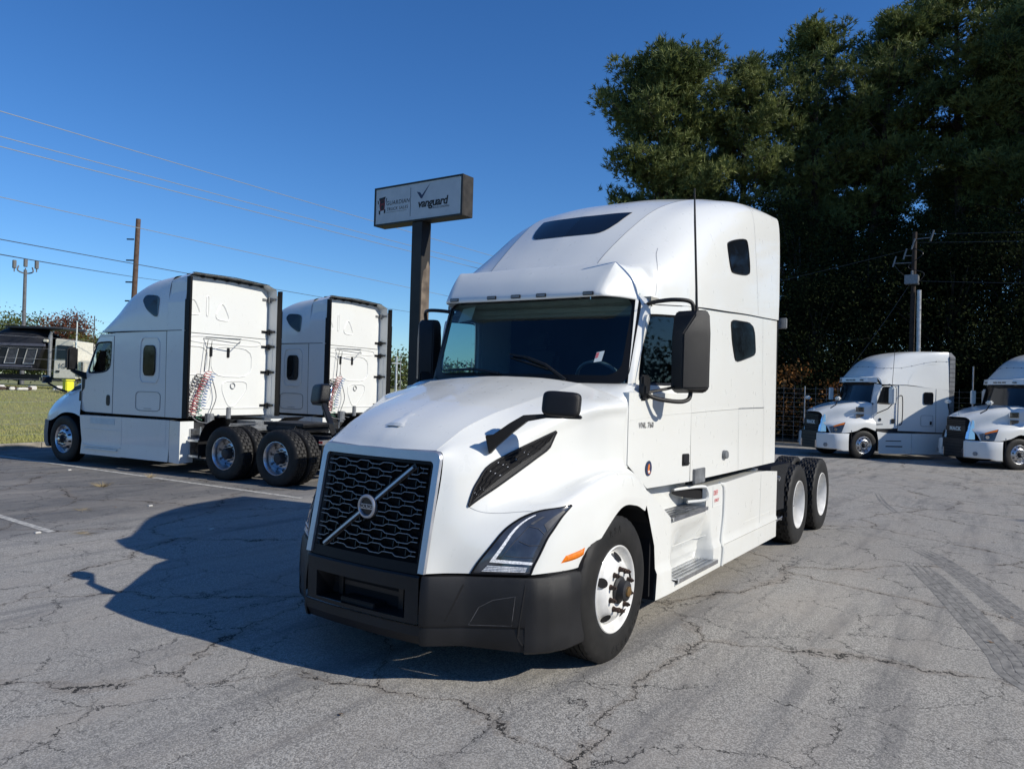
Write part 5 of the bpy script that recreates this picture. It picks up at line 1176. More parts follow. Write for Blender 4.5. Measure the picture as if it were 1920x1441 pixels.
        hmr = part('hood_mirror', h(box(.82, .96, .86, 1.10, 2.05, 2.18)), WHITE2, T, bevel=.04)
        part('mirror_arm', h(join(tube([(.88, .98, 2.06), (.92, .90, 1.88), (1.0, .72, 1.76)], .02, 6))), BLACKP, hmr)
        wheel(T, (0, s*1.215, .49), s, 'alloy_front')
        if s > 0: part('roof_antenna', tube([(-.98, 1.3, 2.6), (-1.05, 1.3, 3.9)], .008, 5), DARK, T)
    ws_ = Net([[(-.20, 0, 2.03), (-.32, 0, 2.36), (-.42, 0, 2.70)], [(-.24, .6, 2.03), (-.36, .57, 2.36), (-.46, .55, 2.70)], [(-.36, 1.0, 2.0), (-.46, .985, 2.35), (-.54, .97, 2.69)]])
    part('windscreen', both(ws_.mesh(4)), TINT, T, smooth=True)
    part('windscreen_rubber', tube([(-.225, 0, 2.01), (-.26, .55, 2.01), (-.375, 1.0, 2.0), (-.55, .97, 2.69)], .016, 5), GASKET, T)
    vz = part('sun_visor', both(join(([(-.24, 0, 2.90), (-.24, .55, 2.90), (-.34, .85, 2.90), (-.56, 1.06, 2.89), (-.22, 0, 2.73), (-.22, .57, 2.73), (-.33, .88, 2.73), (-.56, 1.08, 2.72), (-.42, 0, 2.95), (-.42, .55, 2.95), (-.50, .85, 2.94), (-.62, 1.06, 2.92), (-.45, 0, 2.72), (-.45, .57, 2.72), (-.52, .88, 2.72), (-.62, 1.06, 2.70)],
        [(0, 1, 5, 4), (1, 2, 6, 5), (2, 3, 7, 6), (0, 8, 9, 1), (1, 9, 10, 2), (2, 10, 11, 3), (4, 5, 13, 12), (5, 6, 14, 13), (6, 7, 15, 14)]))), WHITE2, T)
    for y in (-.62, -.2, 0, .2, .62): part('marker_light', box(-.25 if abs(y) < .5 else -.27, -.205 if abs(y) < .5 else -.222, y-.07, y+.07, 2.78, 2.815), DARK, vz)
    rf = part('roof_fairing', both(MK_ROOF.mesh(5)), WHITE2, T, smooth=True, angle=50)
    part('roof_joint', both(strip(MK_ROOF, uvline([(1.25, 0), (1.25, .8), (1.32, 1.9), (1.65, 2.65), (2.4, 3.1), (3.3, 3.22), (4.3, 3.22), (6, 3.23)], 5), .005, .004)), STEELG, rf)
    bl = [cyl(tuple(MK_ROOF.off(u, v, -.005)), tuple(MK_ROOF.off(u, v, .010)), .018, n=6) for u, v in ((1.25, .3), (1.25, .9), (1.32, 1.7), (1.55, 2.5), (2.0, 2.95), (2.7, 3.18), (3.4, 3.22), (4.2, 3.22), (5.0, 3.22), (5.8, 3.23))]
    part('roof_bolt', both(join(*bl)), STEELG, rf, kind='stuff')
    part('body_flute', both(strip(MK_ROOF, uvline([(3.0, 3.95), (3.15, 3.75), (3.6, 3.45), (4.2, 3.3), (5.0, 3.3)], 6), .01, .006)), WHITE2, rf)
    part('cab_rear', ([(-3.3, y, z) for y, z in ((-1.19, 1.0), (1.19, 1.0), (1.2, 3.7), (1.0, 3.88), (-1.0, 3.88), (-1.2, 3.7))], [tuple(range(6))]), GREYP, T)
    part('cab_floor', box(-3.3, -.5, -1.1, 1.1, .95, 1.05), FRAMEM, T)
    rear_axles(T, (-4.9, -6.2), 'alloy_rear')
    return T
HM = R(-45)
M1 = make_mack(); M1.location = (-25.09, -1.88, -.28); M1.rotation_euler = (0, 0, R(-47))
M1['label'] = 'white sleeper truck with dark slatted grille behind the main truck, its side half in shadow'
M1['group'] = 'white trucks parked along the woods'
M2 = copy_tree(M1)
M2.location = (-25.05, 2.73, -.28); M2.rotation_euler = (0, 0, R(-50))
M2['label'] = 'white sleeper truck with dark slatted grille cut off by the right edge of the photo'
# ================================================================ ground
def smooth(a, b, x): t = max(0, min(1, (x-a)/(b-a))); return t*t*(3-2*t)
def gz(x, y):
    z = -.28*smooth(6, 24, -x)
    z += 1.15*smooth(21, 44, -y-.1*x)*(1-.0*x)
    return z
KX0, KY0 = -4.2, -17.3
def kerb_y(x): return KY0+.105*(x-KX0)
def sheet(xs, ys, zoff, keep=None, zf=gz):
    V = [(x, y, zf(x, y)+zoff) for x in xs for y in ys]; n = len(ys)
    F = [(i*n+j, (i+1)*n+j, (i+1)*n+j+1, i*n+j+1) for i in range(len(xs)-1) for j in range(n-1) if keep is None or keep((xs[i]+xs[i+1])/2, (ys[j]+ys[j+1])/2)]
    return V, F
def asphalt_mat():
    m = bpy.data.materials.new('old_asphalt'); m.use_nodes = True; N, L = nodes_of(m); b = N['Principled BSDF']
    tc = N.new('ShaderNodeTexCoord'); P = tc.outputs['Object']
    def noise(sc, det=4, rough=.6, dist=0, vec=None):
        n = N.new('ShaderNodeTexNoise'); n.inputs['Scale'].default_value = sc; n.inputs['Detail'].default_value = det; n.inputs['Roughness'].default_value = rough; n.inputs['Distortion'].default_value = dist
        L.new(vec or P, n.inputs['Vector']); return n.outputs['Fac'], n.outputs['Color']
    def mr(v, a, b_, c, d, sm=False):
        n = N.new('ShaderNodeMapRange'); n.inputs['From Min'].default_value = a; n.inputs['From Max'].default_value = b_; n.inputs['To Min'].default_value = c; n.inputs['To Max'].default_value = d
        if sm: n.interpolation_type = 'SMOOTHSTEP'
        L.new(v, n.inputs['Value']); return n.outputs[0]
    def math_(op, a, b_=None):
        n = N.new('ShaderNodeMath'); n.operation = op
        for k, v in enumerate((a, b_)):
            if v is None: continue
            if isinstance(v, (int, float)): n.inputs[k].default_value = v
            else: L.new(v, n.inputs[k])
        return n.outputs[0]
    def mixc(f, a, b_, mode='MIX'):
        n = N.new('ShaderNodeMix'); n.data_type = 'RGBA'; n.blend_type = mode
        if isinstance(f, (int, float)): n.inputs[0].default_value = f
        else: L.new(f, n.inputs[0])
        for k, v in ((6, a), (7, b_)):
            if isinstance(v, tuple): n.inputs[k].default_value = (*v, 1)
            else: L.new(v, n.inputs[k])
        return n.outputs[2]
    # aggregate: pale and dark stones in a grey binder
    vo = N.new('ShaderNodeTexVoronoi'); vo.inputs['Scale'].default_value = 125; L.new(P, vo.inputs['Vector'])
    sep = N.new('ShaderNodeSeparateColor'); L.new(vo.outputs['Color'], sep.inputs[0])
    stone = mixc(mr(sep.outputs[0], .30, .85, 0, 1), (.175, .167, .153), (.55, .52, .465))
    fn, _ = noise(260, 3); stone = mixc(mr(fn, .35, .65, .0, .45), stone, (.22, .208, .185))
    big, _ = noise(.16, 6, .62); med, _ = noise(1.1, 7, .66)
    col = mixc(mr(med, .36, .66, .0, .40), stone, (.28, .265, .235))
    # smoother, darker resurfaced strip on the left bays
    sx = N.new('ShaderNodeSeparateXYZ'); L.new(P, sx.inputs[0])
    wob, _ = noise(.6, 5)
    lane = math_('ADD', math_('MULTIPLY', sx.outputs['Y'], -1), math_('MULTIPLY', wob, 2.4))
    dark = mr(lane, 6.4, 8.2, 0, 1, True)
    slick, _ = noise(3, 6, .7)
    col = mixc(math_('MULTIPLY', dark, .80), col, mixc(mr(slick, .35, .7, 0, 1), (.075, .074, .076), (.14, .135, .128)))
    # tyre-worn streaks and warm dust
    mp = N.new('ShaderNodeMapping'); mp.inputs['Rotation'].default_value = (0, 0, R(-28)); mp.inputs['Scale'].default_value = (.35, 3.2, 1); L.new(P, mp.inputs[0])
    st, _ = noise(.9, 7, .62, .3, mp.outputs[0])
    col = mixc(mr(st, .50, .66, 0, .55), col, (.085, .085, .090))
    mp2 = N.new('ShaderNodeMapping'); mp2.inputs['Rotation'].default_value = (0, 0, R(35)); mp2.inputs['Scale'].default_value = (.6, 2, 1); L.new(P, mp2.inputs[0])
    du, _ = noise(.7, 6, .6, .4, mp2.outputs[0])
    col = mixc(mr(du, .46, .70, 0, .50), col, (.36, .32, .27))
    col = mixc(mr(big, .40, .62, 0, .30), col, (.27, .262, .25))
    # oil drips
    v3 = N.new('ShaderNodeTexVoronoi'); v3.inputs['Scale'].default_value = .9; L.new(P, v3.inputs['Vector'])
    sp, _ = noise(9, 3)
    col = mixc(mr(math_('ADD', v3.outputs['Distance'], math_('MULTIPLY', sp, .05)), .085, .065, 0, .55), col, (.035, .035, .037))
    # cracks: warped Voronoi borders in two sizes
    def cracks(scale, width, warp, ws_, seed):
        _, wc = noise(ws_, 8, .68)
        vm = N.new('ShaderNodeVectorMath'); vm.operation = 'MULTIPLY_ADD'; L.new(wc, vm.inputs[0]); vm.inputs[1].default_value = (warp, warp, 0); L.new(P, vm.inputs[2])
        m3 = N.new('ShaderNodeMapping'); m3.inputs['Location'].default_value = (seed, seed*.7, 0); m3.inputs['Scale'].default_value = (1, 1, 0); L.new(vm.outputs[0], m3.inputs[0])
        v = N.new('ShaderNodeTexVoronoi'); v.feature = 'DISTANCE_TO_EDGE'; v.voronoi_dimensions = '2D'; v.inputs['Scale'].default_value = scale; L.new(m3.outputs[0], v.inputs['Vector'])
        th, _ = noise(1.4, 5, .6, 0, m3.outputs[0])
        w = mr(th, .36, .60, 0, width)
        return mr(math_('SUBTRACT', v.outputs['Distance'], w), -width*.15, width*.25, 1, 0)
    c1 = cracks(.42, .0045, 1.1, .9, 3.1); c2 = cracks(1.15, .0065, .7, 2.2, 11.7)
    m4, _ = noise(.35, 3); c2 = math_('MULTIPLY', c2, mr(m4, .30, .46, 0, 1))
    c3 = math_('MULTIPLY', cracks(2.9, .009, .35, 4.5, 5.3), mr(noise(.5, 4)[0], .46, .58, 0, .55)); cr = math_('MAXIMUM', math_('MAXIMUM', c1, c2), c3)
    wide = cracks(.42, .030, 1.1, .9, 3.1); col = mixc(math_('MULTIPLY', wide, .22), col, (.16, .115, .075))
    col = mixc(math_('MULTIPLY', cr, .93), col, (.012, .011, .010))
    L.new(col, b.inputs['Base Color']); b.inputs['Roughness'].default_value = .88; b.inputs['Specular IOR Level'].default_value = .3
    ht = math_('SUBTRACT', math_('ADD', math_('MULTIPLY', vo.outputs['Distance'], -.45), math_('MULTIPLY', fn, .4)), math_('MULTIPLY', cr, 1.6))
    bp = N.new('ShaderNodeBump'); bp.inputs['Strength'].default_value = .55; bp.inputs['Distance'].default_value = .006; L.new(ht, bp.inputs['Height'])
    bp2 = N.new('ShaderNodeBump'); bp2.inputs['Strength'].default_value = .35; bp2.inputs['Distance'].default_value = .05; L.new(med, bp2.inputs['Height']); L.new(bp.outputs[0], bp2.inputs['Normal'])
    L.new(bp2.outputs[0], b.inputs['Normal'])
    return m
ASPH = asphalt_mat()
GRASS = mat('lawn_soil', (.23, .24, .08), .95, nscale=.6, col2=(.24, .22, .09), detail=8, bump=.4, bscale=30)
FOREST = mat('forest_floor', (.05, .035, .02), .95, nscale=.8, col2=(.09, .065, .035), detail=8, bump=.5, bscale=12)
xs = [x*1.0 for x in range(-30, 31)]; ys = [y*1.0 for y in range(-19, 46)]
part('asphalt_lot', sheet([-29.4]+[x*1.0 for x in range(-29, 31)]+[35, 45, 60, 90], [y*1.0 for y in range(-21, 46)]+[55, 75, 100], 0), ASPH, kind='structure', smooth=True)
def lin(a, b, n): return [a+(b-a)*i/n for i in range(n+1)]
# lawn beyond the left kerb, woodland floor beyond the far kerb
LX = lin(-130, 40, 60); V = []; F = []
ro = [0, 1, 2, 4, 6, 9, 12, 16, 20, 24, 28, 34, 45, 70, 110, 170]
for x in LX:
    for d in ro:
        y = kerb_y(x)-.16-d; V.append((x, y, gz(x, y)+.09))
n = len(ro)
lawn = part('lawn', (V, [(i*n+j, (i+1)*n+j, (i+1)*n+j+1, i*n+j+1) for i in range(len(LX)-1) for j in range(n-1)]), GRASS, kind='structure', smooth=True)
part('woodland_floor', sheet(lin(-260, -28.9, 40), lin(-18, 160, 40), .10), FOREST, kind='structure', smooth=True)
part('ground', ([(-1500, -1500, -1.2), (1500, -1500, -1.2), (1500, 1500, -1.2), (-1500, 1500, -1.2)], [(0, 1, 2, 3)]), mat('dry_ground', (.16, .16, .12), .95, noise=.2, nscale=.05), kind='structure')
CONC = mat('kerb_concrete', (.30, .27, .22), .9, noise=.25, nscale=5, bump=.4, bscale=90, detail=8)
def kerb(name, pts, label):
    K = thing(name, label, 'kerb')
    for (x0, y0), (x1, y1) in zip(pts, pts[1:]):
        d = Vector((x1-x0, y1-y0, 0)); n_ = Vector((-d.y, d.x, 0)).normalized()*.075; L_ = d.length; k = max(1, int(L_/1.5))
        for i in range(k):
            a = Vector((x0, y0, 0))+d*((i+.006)/k); b = Vector((x0, y0, 0))+d*((i+.994)/k)
            q = [a-n_, b-n_, b+n_, a+n_]; zb = [gz(p.x, p.y) for p in q]; jit = random.uniform(-.006, .006)
            part('kerb_stone', ([(p.x, p.y, z-.1) for p, z in zip(q, zb)]+[(p.x, p.y, z+.125+jit) for p, z in zip(q, zb)], [(3, 2, 1, 0), (4, 5, 6, 7)]+[(i_, (i_+1) % 4, 4+(i_+1) % 4, 4+i_) for i_ in range(4)]), CONC, K)
kerb('kerb', [(26, kerb_y(26)), (-28.8, kerb_y(-28.8))], 'concrete kerb between the left parking bays and the lawn')
kerb('kerb', [(-28.9, -17), (-28.9, 30)], 'weathered concrete kerb between the lot and the woods')
# painted bay lines
LINE = mat('worn_line_paint', (.58, .56, .50), .8, nscale=16, col2=(.24, .23, .215), detail=9, dist=.4)
def pline(a, b, w, label, m=LINE):
    a = Vector((*a, 0)); b = Vector((*b, 0)); d = b-a; nrm = Vector((-d.y, d.x, 0)).normalized()*w; k = 14; V = []
    for i in range(k+1):
        p = a+d*(i/k)
        for s in (-1, 1): q = p+nrm*s*(1+random.uniform(-.06, .06)); V.append((q.x, q.y, gz(q.x, q.y)+.004))
    o = part('parking_line', (V, [(2*i, 2*i+1, 2*i+3, 2*i+2) for i in range(k)]), m, kind='structure')
    return o
pline((.42, -5.95), (.02, -17.0), .05, '')
pline((-3.35, -6.0), (-2.95, -12.8), .05, ''); pline((-2.95, -12.8), (-2.7, -17.0), .05, '')
pline((-7.1, -6.2), (-6.6, -16.8), .05, ''); pline((4.6, -6.0), (4.4, -16.4), .05, '')
# skid marks and patches: rubber laid on the lot
SKID = mat('tyre_rubber_mark', (.12, .117, .112), .88, nscale=14, col2=(.25, .24, .222), detail=10, dist=.6)
def skid(pts, w, offs, lift):
    P = [Vector((x, y, 0)) for x, y in pts]; P = [Vector(p) for p in curve([tuple(p) for p in P], 6)]
    V = []; F = []
    for o in offs:
        b0 = len(V)
        for i, p in enumerate(P):
            d = (P[min(i+1, len(P)-1)]-P[max(i-1, 0)]).normalized(); nrm = Vector((-d.y, d.x, 0)); tp = min(1, i/4, (len(P)-1-i)/4+.05)*random.uniform(.95, 1.05)
            for s in (-1, 1): q = p+nrm*(o+s*w*tp); V.append((q.x, q.y, gz(q.x, q.y)+lift))
        F += [(b0+2*i, b0+2*i+1, b0+2*i+3, b0+2*i+2) for i in range(len(P)-1)]
    return part('skid_mark', (V, F), SKID, kind='structure')
skid([(-5.94, 2.49), (-5.41, 2.77), (-4.73, 3.03), (-3.99, 3.29), (-3.14, 3.59), (-1.9, 4.3)], .026, (-.0975, -.0325, .0325, .0975), .0012)
skid([(-4.98, 2.56), (-4.03, 2.88), (-3.25, 3.11), (-2.39, 3.35), (-1.83, 3.5), (-1.43, 3.59), (-0.8, 4.0)], .030, (-.105, -.035, .035, .105), .0018)
skid([(-12.5, 1.1), (-10.6, 1.5), (-9.0, 1.95)], .022, (-.07, 0), .0012)
# manhole-like cover and litter by the right edge
BLK = mat('cast_cover', (.03, .03, .032), .6, noise=.3, nscale=20)
cov = part('drain_cover', lathe([(0, .012), (.13, .012), (.15, .004), (.155, 0)], 24), BLK); cov.rotation_euler = (math.pi/2, 0, 0); cov.location = (-2.86, 3.98, gz(-2.86, 3.98)+.002)
tag(cov, 'small round black cover on the asphalt at the right edge', 'cover')
DRY = mat('dry_weed', (.36, .28, .16), .9, nscale=6, col2=(.24, .19, .10))
def weed(x, y, r, n, h, label):
    V = []; F = []
    for i in range(n):
        a = random.uniform(0, 6.28); rr_ = r*math.sqrt(random.random()); bx, by = x+rr_*.35*math.cos(a), y+rr_*.35*math.sin(a); hh = h*random.uniform(.3, 1)
        tx, ty = x+rr_*math.cos(a)*1.6, y+rr_*math.sin(a)*1.6; k = len(V); z = gz(x, y)
        V += [(bx-.004, by, z), (bx+.004, by, z), (tx, ty, z+hh)]; F.append((k, k+1, k+2))
    o = part('weed', (V, F), DRY); tag(o, label, 'weed', 'dry weeds in the asphalt'); return o
WX = [(-1.9, -9.3, .16, 90, .10, 'widest tuft of dry weeds in the left lot beyond the shadow'), (-1.0, -11.3, .13, 60, .10, 'tuft of dry weeds left of the widest one'), (-3.1, -9.9, .10, 50, .09, 'small tuft of dry weeds touching the painted line near the rear truck'), (-.2, -12.2, .10, 36, .03, 'flat scatter of dry grass near the left edge of the photo'), (.2, -5.6, .16, 60, .02, 'flat dry grass in the crack beside the truck shadow'), (-.55, -7.2, .16, 40, .02, 'thin dry grass in the crack above the truck shadow')]
for w in WX: weed(*w)
PEB = mat('white_litter', (.62, .60, .56), .8, noise=.1)
for i, (x, y) in enumerate(((-.9, -4.75), (-.55, -9.9), (-2.6, -11.9), (-1.35, -6.9), (.55, -6.0))):
    o = part('litter_scrap', chaikin_box if False else box(x-.03, x+.035, y-.02, y+.022, gz(x, y)+.001, gz(x, y)+.018), PEB, bevel=.006)
    tag(o, ['white litter scrap lying inside the truck shadow', 'white litter scrap on the dark strip near the tall weeds', 'tiny white scrap close to the rear-facing truck', 'white scrap just past the shadow edge', 'pale scrap beside the crack left of the shadow'][i], 'litter')
# ================================================================ lawn grass (nobody could count it)
def blades(n, region, h, w, m, name, sink=.0):
    V = []; F = []
    for i in range(n):
        x, y = region()
        z = gz(x, y)+.085; a = random.uniform(0, 6.28); hh = h*random.uniform(.5, 1.3); dx, dy = math.cos(a)*w, math.sin(a)*w; k = len(V)
        V += [(x-dx, y-dy, z), (x+dx, y+dy, z), (x+random.uniform(-.5, .5)*hh, y+random.uniform(-.5, .5)*hh, z+hh)]; F.append((k, k+1, k+2))
    return part(name, (V, F), m, kind='stuff')
GB = mat('grass_blades', (.26, .28, .075), .9, nscale=.7, col2=(.32, .29, .12), detail=8)
def lawnreg():
    d = random.random()**1.6*34; x = -4-random.uniform(-6, 14)*(1+d/16); return x, kerb_y(x)-.3-d
blades(90000, lawnreg, .07, .012, GB, 'lawn_grass')
DIRT = mat('bare_dirt', (.30, .21, .13), .95, nscale=3, col2=(.20, .16, .08), detail=8)
V = []
for i in range(41):
    x = -60+i*2.0; y0 = kerb_y(x)-24.5+.5*math.sin(x*.7)
    for d in (0, -1.2): V.append((x, y0+d, gz(x, y0+d)+.10))
part('dirt_path', (V, [(2*i, 2*i+1, 2*i+3, 2*i+2) for i in range(40)]), DIRT, kind='structure')
LEAFL = mat('fallen_leaf', (.30, .17, .07), .8, nscale=3, col2=(.14, .09, .05))
V = []; F = []
for i in range(900):
    if i % 3: x = random.uniform(-28, 14); y = kerb_y(x)+.1+abs(random.gauss(0, .5)) if i % 2 else random.uniform(-16, 9)
    else: x = -28.7+abs(random.gauss(0, .7)); y = random.uniform(-15, 20)
    if i % 2 == 0 and random.random() < .6: continue
    a = random.uniform(0, 6.28); q = random.uniform(.010, .03); z = gz(x, y)+.006; k = len(V); c, s_ = math.cos(a)*q, math.sin(a)*q
    V += [(x-c, y-s_, z), (x+s_*.6, y-c*.6, z+.004), (x+c, y+s_, z+q*.5), (x-s_*.6, y+c*.6, z+.002)]; F.append((k, k+1, k+2, k+3))
part('leaf_litter', (V, F), LEAFL, kind='stuff')
# ================================================================ sign on its pole
SG = thing('pylon_sign', 'tall grey two-logo sign box on a dark peeling steel pole', 'sign', (-12.76, -11.9, -.05))
SB = mat('sign_box_steel', (.022, .020, .018), .55, noise=.4, nscale=4)
SF = mat('sign_face', (.50, .52, .54), .35, noise=.05, nscale=3)
POLEM = mat('peeling_pole_paint', (.012, .012, .013), .6, nscale=1.3, col2=(.02, .018, .016), detail=8, bump=.3, bscale=20)
ox, oy, oz = -12.76, -11.9, -.05
x0, x1, y0, y1, z0, z1 = -.25, .25, -1.79, 1.78, 6.93, 8.14
bx_ = part('sign_box', box(x0, x1-.02, y0, y1, z0, z1), SB, SG, bevel=.01)
part('sign_frame', join(box(x1-.02, x1+.012, y0, y1, z1-.05, z1), box(x1-.02, x1+.012, y0, y1, z0, z0+.05), box(x1-.02, x1+.012, y0, y0+.05, z0+.05, z1-.05), box(x1-.02, x1+.012, y1-.07, y1, z0+.05, z1-.05)), SB, SG)
fc = part('sign_face', box(x1-.02, x1-.008, y0+.055, y1-.075, z0+.055, z1-.055), SF, SG)
part('face_trim', join(box(x1-.01, x1-.002, y1-.115, y1-.085, z0+.08, z1-.08), box(x1-.01, x1-.003, y0+.06, y1-.12, z1-.075, z1-.062), box(x1-.01, x1-.003, y0+.06, y1-.12, z0+.06, z0+.07)), PAPER, fc)
def st(s, y, z, size, m, sp=1.0, bold=0, nm='sign_lettering', shear=0): part(nm, place(text_geo(s, size, .001, sp, bold, shear), (x1-.005, y, z), (0, 1, 0), (0, 0, 1)), m, fc)
st('GUARDIAN', -.80, 7.60, .185, BLACKPR, 1.06, .0, shear=.12); st('TRUCK SALES', -.82, 7.41, .14, BLACKPR, 1.06, .0, shear=.12)
st('vanguard', .62, 7.44, .345, BLACKPR, .93, .010, shear=.15); st('TRUCK LENDING', .93, 7.265, .085, BLACKPR, 1.05, 0, shear=.1)
part('sign_rule', join(box(x1-.006, x1-.004, -.275, -.262, 7.10, 7.98), box(x1-.006, x1-.004, -1.27, -.42, 7.315, 7.322)), BLACKPR, fc)
def flat(poly): return plate([poly], lambda a, b, d: (x1-.004, a, b))
part('tick_mark', flat([(-.02, 7.83), (.12, 7.79), (.19, 7.70), (.52, 8.03), (.20, 7.60), (.15, 7.60)]), NAVY, fc)
part('truck_emblem', join(flat([(-1.56, 7.76), (-1.36, 7.79), (-1.34, 7.60), (-1.36, 7.42), (-1.54, 7.39), (-1.58, 7.58)])), mat('maroon_print', (.16, .015, .02), .6), fc)
part('truck_emblem_dark', join(*[plate([p_], lambda a, b, d: (x1-.003, a, b)) for p_ in ([(-1.60, 7.80), (-1.32, 7.83), (-1.34, 7.75), (-1.58, 7.72)], [(-1.53, 7.71), (-1.38, 7.73), (-1.39, 7.65), (-1.52, 7.63)], [(-1.60, 7.42), (-1.54, 7.40), (-1.54, 7.28), (-1.60, 7.30)], [(-1.38, 7.42), (-1.32, 7.44), (-1.32, 7.32), (-1.38, 7.30)], [(-1.66, 7.74), (-1.62, 7.72), (-1.61, 7.62), (-1.64, 7.62)], [(-1.29, 7.78), (-1.26, 7.78), (-1.28, 7.66), (-1.31, 7.66)], [(-1.50, 7.56), (-1.40, 7.57), (-1.40, 7.44), (-1.50, 7.42)])]), BLACKPR, fc)
pk = part('sign_pole', box(-.21, .21, -.21, .21, 0, 6.92), POLEM, SG, bevel=.012)
part('bare_patch', ([(-.05, .2125, 2.0), (-.20, .2125, 2.0), (-.205, .2125, 5.55), (-.10, .2125, 5.75), (.0, .2125, 5.5), (.10, .2125, 5.42), (.16, .2125, 5.0), (.19, .2125, 2.0)], [tuple(range(8))]), mat('bare_weathered_steel', (.20, .16, .12), .8, nscale=3, col2=(.08, .06, .045), detail=9), SG)
# ================================================================ light poles, utility poles, wires
WOOD = mat('creosoted_wood', (.085, .05, .035), .85, nscale=5, col2=(.13, .085, .06), detail=8, bump=.4, bscale=40)
GALV = mat('galvanised', (.50, .51, .52), .45, metal=.6, noise=.15, nscale=5)
mat_lamp = mat('weathered_lamp_grey', (.12, .12, .125), .5, noise=.2)
LP = thing('light_pole', 'slim grey light pole with three floodlight heads above the black dumper', 'lamp post', (-20.6, -57.0, 1.1))
part('pole', cyl((0, 0, 0), (0, 0, 8.35), .15, .11, 12), mat_lamp, LP)
part('bracket', join(tube(curve([(.55*.83, -.83*0-.0, 8.6), (.5, .0, 8.25), (0, 0, 8.1), (-.5, 0, 8.25), (-.46, 0, 8.6)], 5), .05, 6)), mat_lamp, LP)
for k in (-1, 0, 1):
    u_ = Vector((.561, -.827, 0))*(-k)*.82
    part('floodlight', join(box(u_.x-.11, u_.x+.11, u_.y-.11, u_.y+.11, 8.45+(.12 if k == 0 else 0), 9.05+(.1 if k == 0 else 0)), cyl((u_.x, u_.y, 8.2), (u_.x, u_.y, 8.5), .05, n=6)), mat_lamp, LP, bevel=.04)
UP = thing('utility_pole', 'brown wooden utility pole with short side pegs behind the left trucks', 'utility pole', (-22.3, -45.6, 1.0))
part('pole', cyl((0, 0, 0), (-.12, .3, 11.35), .20, .15, 12), WOOD, UP)
for z in (10.0, 8.6, 7.15, 5.9): part('peg', box(-.05, .05, -.3-.1, .0, z, z+.07) if False else cyl((0, .05, z), (.26, -.34, z), .05, n=6), DARK, UP)
UR = thing('utility_pole', 'wooden utility pole with transformer box and pale conduit beside the woods', 'utility pole', (-31.3, -.3, -.2))
part('pole', cyl((0, -.12, 0), (0, -.1, 9.2), .12, .09, 12), mat('old_dark_wood', (.035, .025, .02), .9, noise=.3), UR)
part('conduit', cyl((.12, .20, 0), (.10, .13, 6.7), .085, .085, 10), GALV, UR)
tb = part('transformer_box', join(box(-.15, .35, -.42, .10, 6.95, 7.35), cyl((.1, -.15, 7.35), (.1, -.15, 7.55), .06, n=8)), STEELG, UR, bevel=.03)
for k, (dy, z) in enumerate(((-.9, 7.9), (-.5, 8.2), (-.2, 8.6), (.5, 8.9))): part('cutout_switch', join(cyl((.1, dy, z-.15), (.1, dy+.12, z+.3), .035, n=6), cyl((0, -.1, z), (.1, dy, z), .02, n=5)), STEELG, UR)
part('loose_cable', join(tube(curve([(.1, -.1, 8.5), (.25, .25, 8.2), (.2, -.3, 7.7), (.2, .3, 7.4), (.15, .1, 7.0)], 5), .018, 5), tube(curve([(.1, -.9, 7.9), (.2, -.5, 7.4), (.2, -.2, 7.3)], 5), .015, 5)), DARK, UR)
WIREP = mat('pale_wire', (.22, .24, .26), .5, noise=.05); WIRED = mat('dark_wire', (.05, .05, .055), .6, noise=.05)
def wire(name, a, b, sag, r, m, label):
    P = [Vector(a).lerp(Vector(b), t)-Vector((0, 0, 4*sag*t*(1-t))) for t in [i/28 for i in range(29)]]
    o = part(name, tube([tuple(p) for p in P], r, 4), m); tag(o, label, 'wire', 'overhead wires'); return o
def ext(a, b, k0, k1):
    a = Vector(a); b = Vector(b); return tuple(a+(b-a)*k0), tuple(a+(b-a)*k1)
for nm, a, b, r, m, lb in (
    ('w', (-8.4, -30.4, 12.4), (-43.5, -32.1, 12.6), .020, WIREP, 'topmost of the three pale wires crossing the sky to the sign'),
    ('w', (-8.4, -30.4, 11.4), (-43.0, -32.8, 11.9), .020, WIREP, 'middle of the three pale wires crossing the sky'),
    ('w', (-8.4, -30.4, 11.0), (-42.8, -33.2, 11.6), .022, WIREP, 'lowest of the three pale wires crossing behind the sign pole'),
    ('w', (-8.4, -30.4, 9.0), (-41.7, -34.7, 9.2), .018, WIREP, 'thin pale wire running just above the wooden pole'),
    ('w', (-8.5, -30.3, 7.3), (-36.1, -43.0, 8.8), .022, WIRED, 'upper dark wire passing the pegs of the wooden pole'),
    ('w', (-8.5, -30.3, 6.7), (-27.6, -55.5, 10.0), .024, WIRED, 'lower dark wire passing the pegs of the wooden pole')):
    p, q = ext(a, b, -.6, 1.9); wire('overhead_wire', p, q, .15, r, m, lb)
for a, b, lb in (((-31.3, -.3, 8.9), (-36, 22, 9.2), 'highest wire leading right from the transformer pole'), ((-31.3, -.3, 8.55), (-36, 22, 8.7), 'second wire leading right from the transformer pole'), ((-31.2, -.3, 6.9), (-36, 22, 6.6), 'low wire leading right from the transformer pole'), ((-31.3, -.5, 8.3), (-34, -26, 4.6), 'wire running left from the transformer pole into the woods'), ((-31.2, -.4, 7.0), (-29.6, -4.6, .2), 'guy wire slanting down left from the transformer pole')):
    wire('overhead_wire', a, b, .25, .010, WIRED, lb)
